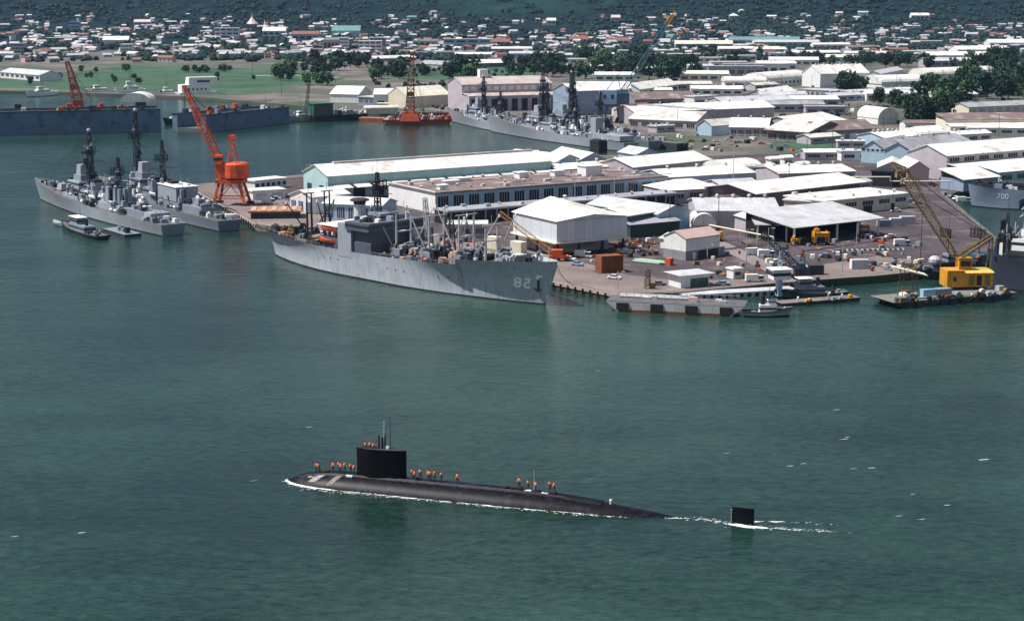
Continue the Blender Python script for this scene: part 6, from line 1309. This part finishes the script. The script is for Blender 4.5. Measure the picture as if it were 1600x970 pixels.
# lamp and power poles
def make_pole(nm, lb, h, arm=True):
    o = thing(nm, lb, 'pole'); m = MB(); m.tube((0,0,-.1), (0,0,h), .2, .12, 7); m.build('pole', MET if arm else BARK, o)
    m = MB(); m.beam((-1.6 if not arm else 0,0,h-.4), (1.6,0,h-.2), .09); m.build('arm', MET, o)
    if arm: m = MB(); m.rbox((1.8,0,h-.35), .9, .4, .2); m.build('lamp_head', WP, o)
    return o
pp = [make_pole('lamp_post', 'x', 13), make_pole('utility_pole', 'x', 15, False)]; pu = [False, False]
for (px, py, k, s, wh_) in [(1046,365,1,1,'behind the little white shed'),(1122,368,1,1.15,'beside the white quonset hut'),(1438,405,1,1.1,'behind the dark work boat'),(1166,410,0,.9,'on the yard by the guard booth'),(1316,425,0,.8,'next to the lone white container'),(1338,388,0,.7,'by the straddle carrier'),(1200,395,0,.7,'by the yard road'),(1232,300,1,1,'amid the pale roofs'),(1260,262,1,1,'in front of the wide white roof'),(1300,240,1,1,'beside the patch of grass'),(1338,205,1,1.2,'by the round-fronted hut'),(1058,205,1,1,'at the far dock road'),(1142,205,1,1,'left of the blue gable store'),(1250,200,1,1.2,'at the vast white roof'),(1450,245,1,1,'near the lilac warehouse gable'),(1545,265,1,1.3,'beside the low striped shed'),(898,330,0,1.1,'on the workshop annex roof line'),(960,322,0,1,'behind the raised hall'),(1145,300,0,1.6,'above the small pale roofs'),(1220,150,1,1.2,'between the base sheds'),(1268,148,1,1.2,'left of the two dark trees'),(1400,145,1,1.1,'behind the low barrel roof'),(1380,205,1,1.2,'behind the round-fronted hut'),(1470,205,1,1,'by the cream warehouse'),(480,300,0,1,'by the shed with blue doors'),(1560,215,1,1,'behind the lilac warehouse'),(965,452,0,.45,'at the quay corner'),(1105,405,0,.4,'in front of the brick-based storehouse'),(440,150,1,2,'at the far shore by the park'),(395,118,1,2,'over the grass field'),(610,108,1,1.8,'in the park'),(685,100,1,1.8,'in the park past the orange tower')]:
    p = at(px, py)
    if pu[k]: o = copy_tree(pp[k])
    else: o = pp[k]; pu[k] = True
    o.location = p; o.rotation_euler = (0,0,R_.uniform(-.3,.3)); o.scale = (1,1,s); o['label'] = ('thin metal lamp post ' if k == 0 else 'dark timber power pole ')+wh_; o['group'] = 'poles across the base'
# overhead pipe bridge
a = at(1108,372); b = at(1208,392); o = thing('pipe_bridge', 'pale overhead pipe on posts running from quonset hut to the yard road', 'pipe bridge', (a.x, a.y, 2.5), atan2(b.y-a.y, b.x-a.x)); L = hypot(b.x-a.x, b.y-a.y)
m = MB(); m.tube((0,0,5), (L,0,5), .3, n=8); m.tube((L,0,5), (L,0,0), .25, n=8); m.build('pipe', CW, o)
for k in range(5): m = MB(); m.beam((L*k/4,0,0), (L*k/4,0,4.7), .16); m.build('support', MET, o)
a = at(1330,300); o = thing('pipe_bridge', 'long cream overhead pipe crossing before the black store', 'pipe bridge', (a.x, a.y, 2.5), 0)
m = MB(); m.tube((0,0,7), (18,0,7), .3, n=8); m.tube((18,0,7), (18,0,5), .3, n=8); m.tube((18,0,5), (46,0,5), .3, n=8); m.build('pipe', CW, o)
for k in range(6): m = MB(); m.beam((k*9+.5,0,0), (k*9+.5,0,4.7 if k > 1 else 6.7), .16); m.build('support', MET, o)
a = at(1320,392); o = thing('rail_rack', 'row of short white-tipped timbers laid along the yard', 'timber row', (a.x, a.y, 2.5), .12)
for k in range(24): m = MB(); m.rbox((k*.95,0,0), .3, 2.4, .5); m.build('timber', LG if k % 2 else SHIPD, o)
# small yard clutter: crates, drums and pallets as separate things
cm_ = [('rusty drum', RUST, 'drum'), ('pale crate', CW, 'crate'), ('dark crate', SHIPD, 'crate'), ('white crate', WP, 'crate'), ('orange crate', ORG, 'crate'), ('yellow drum', YEL, 'drum'), ('grey crate', SHIP, 'crate'), ('timber pallet', WOOD, 'pallet')]
zones2 = [(960,1025,376,402,44,'around the scrap heap'),(1080,1160,395,438,14,'near the storehouse on brick base'),(690,760,372,398,26,'on the quay behind the supply ship'),(400,480,288,325,16,'on the pier beyond the portal crane'),(1180,1240,390,432,16,'by the green tug berth'),(1180,1440,372,420,70,'across the open yard'),(1350,1440,410,424,34,'on the quay by the trestle tower'),(1060,1250,208,238,34,'on the far dock road'),(1250,1345,166,186,44,'in the storage yard below the two dark trees'),(1440,1530,285,310,14,'by the basin edge'),(880,960,398,418,10,'at the foot of the raised hall'),(1430,1500,262,285,12,'by the striped shed'),(580,720,166,176,22,'on the far quay behind the orange barge')]
shp = {}
for (x0, x1, y0, y1, n, wh_) in zones2:
    for _ in range(n):
        k = R_.choices(range(8), (4,1.6,7,1.2,.6,.6,6,4))[0]; nm, mt, ct = cm_[k]; 
        if k not in shp:
            m = MB()
            if ct == 'drum': m.lathe((0,0,0), [(.6,0),(.63,.05),(.6,.1),(.6,.8),(.63,.85),(.6,1.5)], 10)
            elif ct == 'pallet':
                for q in range(5): m.box(-1.3, 1.3, -1+q*.42, -.7+q*.42, .3, .5)
                m.box(-1.2, -1, -1, 1, 0, .3); m.box(1, 1.2, -1, 1, 0, .3)
            else: m.rbox((0,0,0), 2.2, 1.6, 1.5, 0, 0, .97); m.box(-1.15, 1.15, -.86, -.81, .1, .3); m.box(-1.15, 1.15, -.86, -.81, 1.1, 1.3)
            o = m.build(ct, mt); shp[k] = o
        else: o = shp[k].copy(); COL.objects.link(o)
        p = at(R_.uniform(x0, x1), R_.uniform(y0, y1)); o.location = p+Vector((0,0,.02)); o.rotation_euler = (0,0,R_.uniform(0,3)); s = R_.uniform(.45, 1.0) if y0 > 250 else R_.uniform(.7, 1.7); o.scale = (s,s,s)
        setp(o, f'{nm} {wh_}', ct, f'{nm}s {wh_}')

# ------------------------------------------------------------------ submarine
bowp = at(450,748,0); rud = at(1160,818,0); d = (rud-bowp); LS = 86.0
sb = thing('submarine', 'long black submarine running on the surface with crew in orange lifejackets', 'submarine', (bowp.x, bowp.y, 0), atan2(d.y, d.x))   # x runs aft from the bow
RS, AX = 4.85, -2.55
def sr(x):   # radius
    if x < 14: return RS*max(.02, 1-(1-min(1, (x+3)/17))**2.3)**.62
    if x < 46: return RS
    return RS*max(0, 1-((x-46)/51)**1.75)
def sub_axis(x): return AX - (.1*max(0, (x-46)/30)**2 if x > 46 else 0) - .0
def sub_top(x, y=0):
    r = sr(x); return sub_axis(x) + sqrt(max(.0, r*r-y*y))
m = MB(); n = 28; xs = [-2.9+ .9*i for i in range(7)]+[4+i*2.0 for i in range(46)]; vs = []
for x in xs:
    for k in range(n): t = 2*pi*k/n; vs.append((x, sr(x)*sin(t), sub_axis(x)+sr(x)*cos(t)))
m.add(vs, [(i*n+k, (i+1)*n+k, (i+1)*n+(k+1) % n, i*n+(k+1) % n)[::-1] for i in range(len(xs)-1) for k in range(n)]); m.build('pressure_hull', SUBH, sb, smooth=True)
# casing strip along the top
m = MB(); vs = []; xs = [3+i*1.5 for i in range(42)]
for x in xs:
    for y, dz in ((-1.25,.02),(-.95,.28),(.95,.28),(1.25,.02)): vs.append((x, y, sub_top(x, y)+dz))
m.add(vs, [(i*4+k, (i+1)*4+k, (i+1)*4+k+1, i*4+k+1) for i in range(len(xs)-1) for k in range(3)]); m.build('casing', SUBH, sb)
# sail
def foil(x0, x1, hw_, n=11): 
    u = [i/(n-1) for i in range(n)]; f = lambda t: hw_*(min(1, (t/.28))**.5 if t < .28 else (1-((t-.28)/.72)**2.2)**.9 if t < 1 else 0)
    return [(x0+(x1-x0)*t, f(t)) for t in u]+[(x0+(x1-x0)*t, -f(t)) for t in u[-2:0:-1]]
zt = sub_top(18)
m = MB(); m.prism(foil(14.9, 25.3, 1.2), zt-.6, zt+5.6); m.build('sail', SAIL, sb)
m = MB(); m.prism(foil(14.85, 25.35, 1.25), zt+5.61, zt+5.72); m.build('sail_top_rim', SHIPD, sb)
m = MB(); m.box(16, 19.2, -.62, .62, zt+5.73, zt+5.85); m.build('bridge_cockpit', DK, sb)
for x, h, r in ((19.6, 2.6, .2), (20.3, 2.2, .24), (20.9, 3.0, .17)):
    m = MB(); m.tube((x, 0, zt+5.7), (x, 0, zt+5.7+h), r, r*.8, 8); m.build('periscope', BLK, sb)
m = MB(); m.tube((20.6, .3, zt+5.7), (20.6, .3, zt+11.4), .08, .05, 6); 
for k in range(5): m.rbox((20.6, .3, zt+8+k*.65), .34, .3, .3)
m.build('radar_mast', MET, sb)
m = MB(); m.tube((22.0, 0, zt+5.7), (22.0, 0, zt+12.6), .075, .035, 6); m.build('radio_mast', SHIPD, sb)
m = MB(); m.rbox((21.4, 0, zt+5.75), .6, .5, .5); m.build('bridge_light', WP, sb)
# painted bands, hatches and fittings
def band(x0, x1, y0, y1, mt, name='painted_band', sk=0):
    m = MB(); vs = []; N_ = 14
    for i in range(N_+1):
        y = y0+(y1-y0)*i/N_
        for x in (x0, x1): xx = x+sk*(y1-y)*.5; yy = y*min(1, sr(xx)/RS); p = Vector((xx, yy, sub_top(xx, yy))); nn = Vector((0, yy, p.z-sub_axis(xx))).normalized(); vs.append(p+nn*.035)
    m.add(vs, [(i*2, i*2+1, i*2+3, i*2+2) for i in range(N_)]); m.build(name, mt, sb)
band(7, 8.7, -3.1, -1.3, mat('painted_white', (.27,.27,.27), .7, .7, 2.5), sk=-1.6)
band(11.2, 12.4, -3.6, -1.3, mat('painted_tan', (.19,.16,.135), .7, .6, 2), sk=-1.2)
band(5.2, 6.4, -2.0, -1.3, mat('painted_white', (.62,.62,.60)), sk=-.5)
band(65, 69, -4.2, -.9, SAIL, 'hull_plate')
for x, y in ((13.9, -1.5), (50, -.4), (53.4, -.6)): m = MB(); m.rbox((x, y, sub_top(x, y)+.05), 1.3, .5, .35); m.build('white_fitting', WP, sb)
for x in (8.5, 27.5, 45.5, 49.2): m = MB(); m.lathe((x, 0, sub_top(x)+.25), [(.55,0),(.6,.1),(.55,.3),(.1,.38)], 12); m.build('hatch', BLK, sb)
m = MB(); m.rbox((47.7, 0, sub_top(47.7)+.1), 2.3, 1.3, .55); m.rbox((54.3, .0, sub_top(54.3)+.1), 2.2, 1.2, .4); m.build('deck_platform', BLK, sb)
m = MB(); m.lathe((66, 0, sub_top(66)-.1), [(.2,0),(.2,.6),(.3,.7),(.22,1.0),(.05,1.1)], 8); m.build('stern_light', WP, sb)
m = MB(); m.tube((51, .2, sub_top(51)), (51, .2, sub_top(51)+4.3), .05, .03, 5); m.build('flagstaff', WP, sb)
for x in (2.5, 6, 24.5, 28, 32, 36, 41, 53, 56):
    for y in (-1.5, 1.5): yy = y*min(1, sr(x)/RS); m = MB(); m.lathe((x, yy, sub_top(x, yy)-.05), [(.16,0),(.12,.25),(.2,.35)], 8); m.build('cleat', BLK, sb)
m = MB(); prev = None
for i in range(22): 
    x = 24+i*1.6; p = Vector((x, -1.25, sub_top(x, 1.25)+.5)); m.beam(p-Vector((0,0,.6)), p, .03)
    if prev is not None: m.beam(prev, p, .025)
    prev = p
m.build('lifeline', MET, sb)
m = MB(); m.prism(foil(88.7, 92.8, .32, 9), -3, 3.0); m.build('rudder', SAIL, sb)
m = MB()
for k in range(4): m.box(88.55, 88.75, -.2, .2, .3+k*.65, .65+k*.65)
m.build('draft_marks', mat('painted_white', (.6,.6,.6)), sb)

# people: one continuous skinned body each
def make_person(pose, jacket=True):
    J = {'pel': (0,0,.93), 'che': (0,.02,1.28), 'nck': (0,.03,1.47), 'hd0': (0,.01,1.58), 'hd1': (0,.0,1.72)}
    sp, al, ar, bend = {0: (.10, .05, .05, 0), 1: (.16, .28, -.1, 0), 2: (.09, .45, .4, 0), 3: (.15, .2, .2, .35)}[pose]
    pts = [(0,0,.93),(0,.01+bend*.3,1.12),(0,.02+bend*.8,1.32-bend*.1),(0,.02+bend,1.48-bend*.2),(0,-.01+bend*1.1,1.58-bend*.2),(0,-.02+bend*1.15,1.70-bend*.2)]
    rad = [.155,.145,.165,.062,.085,.095]; ed = [(0,1),(1,2),(2,3),(3,4),(4,5)]
    for sd, arm in ((-1, al), (1, ar)):
        b = len(pts); pts += [(sd*.10,0,.86),(sd*(.10+sp*.4),.03-sd*sp*.3,.48),(sd*(.10+sp*.6),-.03-sd*sp*.4,.09),(sd*(.11+sp*.6),.12-sd*sp*.4,.03)]; rad += [.115,.085,.06,.045]
        ed += [(0,b),(b,b+1),(b+1,b+2),(b+2,b+3)]
        b = len(pts); sx, sy, sz = pts[2]; pts += [(sd*.19,sy,1.41-bend*.15),(sd*(.25+arm*.2),sy-.02+abs(arm)*.1,1.14-bend*.1),(sd*(.22+arm*.05),sy+.1+abs(arm)*.5,.93+abs(arm)*.45),(sd*(.21+arm*.03),sy+.14+abs(arm)*.6,.86+abs(arm)*.5)]
        rad += [.075,.058,.042,.034]; ed += [(2,b),(b,b+1),(b+1,b+2),(b+2,b+3)]
        h = b+3; hx, hy, hz = pts[h]
        for q in range(5):
            b2 = len(pts); o_ = (q-1.5)*.02; pts.append((hx+(o_*.4 if q < 4 else -sd*.04), hy+o_+.01, hz-(.07 if q < 4 else .03))); rad.append(.0095); ed.append((h, b2))
    me = bpy.data.meshes.new('s'); me.from_pydata(pts, ed, []); o = bpy.data.objects.new('s', me); COL.objects.link(o)
    md = o.modifiers.new('k', 'SKIN'); 
    for i, r in enumerate(rad): me.skin_vertices[0].data[i].radius = (r, r*.8 if i in (0,1,2) else r)
    me.skin_vertices[0].data[0].use_root = True
    s2 = o.modifiers.new('s', 'SUBSURF'); s2.levels = 1; s2.render_levels = 1
    bpy.context.view_layer.update(); out = bpy.data.meshes.new_from_object(o.evaluated_get(bpy.context.evaluated_depsgraph_get())); bpy.data.objects.remove(o)
    out.name = 'body'
    for mt in (SKIN, TROU, SHRT): out.materials.append(mt)
    for p in out.polygons:
        c = p.center; p.use_smooth = True
        p.material_index = 0 if (c.z > 1.47-bend*.15 or (abs(c.x) > .19 and c.z < 1.1 and c.z > .7)) else 1 if c.z < .98 else 2
    root = thing('person', 'x', 'person'); bo = bpy.data.objects.new('body', out); COL.objects.link(bo); bo.parent = root
    hy, hz = pts[5][1], pts[5][2]
    m = MB(); m.ball((0, hy-.012, hz+.03), .102, 10, 1.0); m.tube((0, hy+.04, hz+.05), (0, hy+.16, hz+.03), .07, .06, 8); m.build('cap', HAIR if pose % 2 else TROU, root)
    m = MB()   # nose, eyes, ears
    m.tube((0, hy+.09, hz-.045), (0, hy+.125, hz-.06), .012, .016, 6); m.ball((-.098, hy, hz-.05), .02, 6); m.ball((.098, hy, hz-.05), .02, 6); m.build('nose_and_ears', SKIN, root)
    m = MB(); m.ball((-.033, hy+.085, hz-.03), .012, 6); m.ball((.033, hy+.085, hz-.03), .012, 6); m.box(-.025, .025, hy+.088, hy+.096, hz-.095, hz-.088); m.build('eyes_and_mouth', DK, root)
    if jacket:
        cy = pts[2][1]; m = MB(); m.lathe((0, cy-.0, 1.0-bend*.1), [(.22,0),(.25,.06),(.26,.25),(.22,.42),(.13,.49)], 12)
        m.v = [(x*1.05, cy+(y-cy)*.84+bend*.0, z) for x, y, z in m.v]; m.build('life_jacket', JACK, root)
        m = MB(); m.tube((0, cy+.02, 1.44-bend*.15), (0, cy-.03, 1.56-bend*.15), .13, .11, 10); m.build('jacket_collar', JACK, root)
    return root
PPL = [make_person(k) for k in range(4)]; pused = [False]*4
crew = [ # x from bow, lateral y, pose, turn, where
 (4.8,.3,0,1.2,'first at the bow tip'),(5.7,-.3,3,2.0,'crouched over a line near the bow tip'),(8.3,.1,1,3.0,'alone between bow pair and the midfore group'),(9.3,.5,0,.5,'left of the three before the sail'),(9.9,-.3,1,2.6,'middle of the three before the sail'),(10.5,.4,2,4.0,'right of the three before the sail'),(11.8,0,0,1.0,'two steps ahead of the sail'),(12.6,-.4,1,2.2,'close against the front of the sail'),
 (23.9,.2,0,1.0,'close behind the sail in white cap'),(24.6,-.4,3,3.4,'bending behind the sail'),(25.4,.5,1,.3,'second behind the sail'),(27.0,.3,0,2.8,'left of the trio aft of the sail'),(27.6,-.4,2,.9,'middle of the trio aft of the sail'),(28.2,.3,1,4.2,'right of the trio aft of the sail'),(29.6,0,0,1.2,'standing apart behind the trio'),(32.8,-.3,1,3.2,'alone halfway along the aft deck'),
 (44.4,0,2,3.1,'holding arms out on the small aft platform'),(46.0,.1,0,1.0,'second of the aft group'),(47.5,-.2,1,2.4,'beside the thin white staff'),(50.0,.3,0,.7,'left of the sternmost pair'),(50.9,-.2,1,3.6,'right of the sternmost pair')]
Ms = Matrix.Translation(sb.location) @ Matrix.Rotation(sb.rotation_euler[2], 4, 'Z')
def put(k, loc, rz, lb, s=1.0):
    if pused[k]: o = copy_tree(PPL[k])
    else: o = PPL[k]; pused[k] = True
    o.location = loc; o.rotation_euler = (0,0,rz); o.scale = (s,s,s); o['label'] = lb; o['group'] = 'submarine crew on deck'
for x, y, k, tr_, wh_ in crew:
    x = x+1.0+x*.062; z = sub_top(x, 0)+.27 + (.35 if 46.6 < x < 48.9 or x > 53.2 else 0)
    put(k, Ms @ Vector((x, y*.8, z-.0)), tr_+sb.rotation_euler[2], 'sailor in orange lifejacket and dark trousers, '+wh_, R_.uniform(1.10, 1.18))
for x, y, k, wh_ in ((16.8,-.1,0,'leftmost on top of the sail'),(17.6,.25,1,'middle one on top of the sail'),(18.5,-.15,0,'nearest the masts on the sail')):
    put(k, Ms @ Vector((x, y, zt+5.0)), 1.5, 'sailor in orange lifejacket, '+wh_, 1.05)

# foam: ragged strips lying on the water
rf = random.Random(12)
def speckle(m, pts, w, n):   # small scattered froth round a wake
    P = [Vector(p) for p in pts]
    for i in range(n):
        k = rf.randrange(len(P)-1); u = rf.random(); c = P[k].lerp(P[k+1], u); dr = (P[k+1]-P[k]).normalized(); nn = Vector((-dr.y, dr.x, 0)); c = c+nn*rf.gauss(0, 1)*(w[k]+(w[k+1]-w[k])*u); l = rf.uniform(.05,.26); b = rf.uniform(.04,.13)
        m.add([c+dr*(l*cos(2*pi*q/6)*rf.uniform(.6,1.2))+nn*(b*sin(2*pi*q/6))+Vector((0,0,.02+.0004*i)) for q in range(6)], [tuple(range(6))])
def foam_strip(m, pts, w, n=90, dens=.9):
    P = [Vector(p) for p in pts]
    for i in range(n):
        u = (i+rf.random())/n*(len(P)-1); k = min(len(P)-2, int(u)); c = P[k].lerp(P[k+1], u-k); dr = (P[k+1]-P[k]).normalized(); nn = Vector((-dr.y, dr.x, 0))
        if rf.random() > dens: continue
        ww = w[k]+(w[k+1]-w[k])*(u-k); c = c+nn*rf.uniform(-.5,.5)*ww; l = rf.uniform(.5, 1.7)*(ww+.5); b = rf.uniform(.12, .45)*ww; N_ = 9; a0 = rf.uniform(-.25,.25)
        ring = []
        for q in range(N_): t = 2*pi*q/N_; rr = rf.uniform(.6, 1.15); ring.append(c+dr*(l*cos(t)*rr)+nn*(b*sin(t)*rr+l*cos(t)*a0)+Vector((0,0,.03+.0009*i)))
        m.add(ring, [tuple(range(N_))])
W_ = lambda x, y: Ms @ Vector((x, y, 0))
def wl_y(x): r = sr(x); h = sub_axis(x); return sqrt(max(0, r*r-h*h))
m = MB(); near = [W_(x, -wl_y(x)-.15) for x in (0.3,3,6,9,12)]; foam_strip(m, near, [.7,1.1,.9,.5,.12], 70)
near = [W_(x, -wl_y(x)-.05) for x in range(12, 68, 4)]; foam_strip(m, near, [.1,.25,.05,.4,.45,.2,.5,.12,.5,.1,.45,.08,.3,.05,.05], 110, .62)
far = [W_(x, wl_y(x)+.1) for x in range(2, 60, 4)]; foam_strip(m, far, [.12,.3,.15]*5, 60, .6)
foam_strip(m, [W_(77,-1.2), W_(80,.2), W_(84,.3), W_(88,0)], [.15,.2,.4,.3], 20, .4)
foam_strip(m, [W_(88.6,-1.0), W_(92,-1.4), W_(95,-1.2)], [.7,.9,.4], 40); foam_strip(m, [W_(89,1.0), W_(93,2.0), W_(98,3.6)], [.25,.35,.7], 20, .7); foam_strip(m, [W_(94,-1), W_(101,-.4), W_(110,.8)], [.35,.25,.1], 16, .5)
speckle(m, [W_(x, -wl_y(x)-.7) for x in (0.3,6,12,20,30,44,60,70)], [.4,.9,.8,.4,.3,.3,.3,.2], 420); speckle(m, [W_(76,-.5), W_(84,.3), W_(89,-1.2), W_(95,-1), W_(106,.6)], [.3,.5,.9,.7,.5], 170); speckle(m, [W_(89,1), W_(98,3.6), W_(108,5)], [.2,.3,.3], 30)
setp(m.build('wake_foam', FOAM), 'white foam of the bow wave and wake along the black submarine', 'foam', kind='stuff')
m = MB()
for px, py, w in ((1539,718,1.3),(1320,686,.7),(1324,683,.4),(1235,728,.8),(1255,724,.4),(1362,731,.6),(1334,732,.35),(1427,772,.5),(1480,789,.6),(1405,806,.5),(1440,811,.4),(22,838,.5),(128,832,.6),(1308,640,.3),(483,667,.4),(395,751,.4),(1135,708,.3),(935,580,.3)):
    p = at(px, py, 0); w *= .42; foam_strip(m, [p+Vector((-w,0,0)), p+Vector((w,w*.6,0))], [w*.5, w*.4], 5, 1)
setp(m.build('foam_flecks', FOAM), 'scattered white flecks of foam on the open green water', 'foam', kind='stuff')

# ------------------------------------------------------------------ haze
m = MB(); m.box(-5500, 5500, -900, 8600, -3, 1500); hz = m.build('haze', MATS['white_roof']); hz.data.materials.clear()
hmt = bpy.data.materials.new('haze_air'); hmt.use_nodes = True; N = hmt.node_tree.nodes; L_ = hmt.node_tree.links
for n_ in list(N):
    if n_.type == 'BSDF_PRINCIPLED': N.remove(n_)
pv = N.new('ShaderNodeVolumePrincipled'); pv.inputs['Color'].default_value = (.35,.60,1.0,1); pv.inputs['Density'].default_value = 0.000022; pv.inputs['Anisotropy'].default_value = .0
L_.new(pv.outputs[0], [n_ for n_ in N if n_.type == 'OUTPUT_MATERIAL'][0].inputs['Volume']); hz.data.materials.append(hmt); hz.display_type = 'WIRE'
setp(hz, 'thin pale blue air over the whole harbour', 'haze', kind='stuff')
bpy.context.view_layer.update()
# ------------------------------------------------------------------ labels: where look-alikes stand side by side, say which
ORD = ['leftmost', 'second from the left', 'third from the left', 'fourth from the left', 'fifth from the left', 'sixth from the left', 'seventh from the left', 'eighth from the left', 'ninth from the left', 'tenth from the left',
       'eleventh from the left', 'twelfth from the left', 'thirteenth from the left', 'fourteenth from the left', 'fifteenth from the left']
from collections import defaultdict
by = defaultdict(list)
for o in bpy.data.objects:
    if o.parent is None and 'label' in o: by[o['label']].append(o)
def sx(o): p = o.location; return p.x/max(1, p.y)
for lb, os_ in by.items():
    if len(os_) < 2: continue
    os_.sort(key=lambda o: -o.location.y); n = len(os_)
    if n <= 6: rows = [(os_, '')]
    elif n <= 30: h = n//2; rows = [(os_[:h], ' rear'), (os_[h:], ' front')]
    else: continue
    for row, nm in rows:
        row.sort(key=sx); k = len(row)
        for i, o in enumerate(row):
            if i >= len(ORD): continue
            wd = 'rightmost' if i == k-1 and i else 'leftmost' if i == 0 else ORD[i]
            if k == 2: wd = ('left one', 'right one')[i]
            if k == 1: wd = 'only one'
            new = lb + ', ' + wd + nm
            if len(new.replace('-', ' ').split()) > 16: new = lb + ', ' + wd
            if len(new.replace('-', ' ').split()) <= 16: o['label'] = new
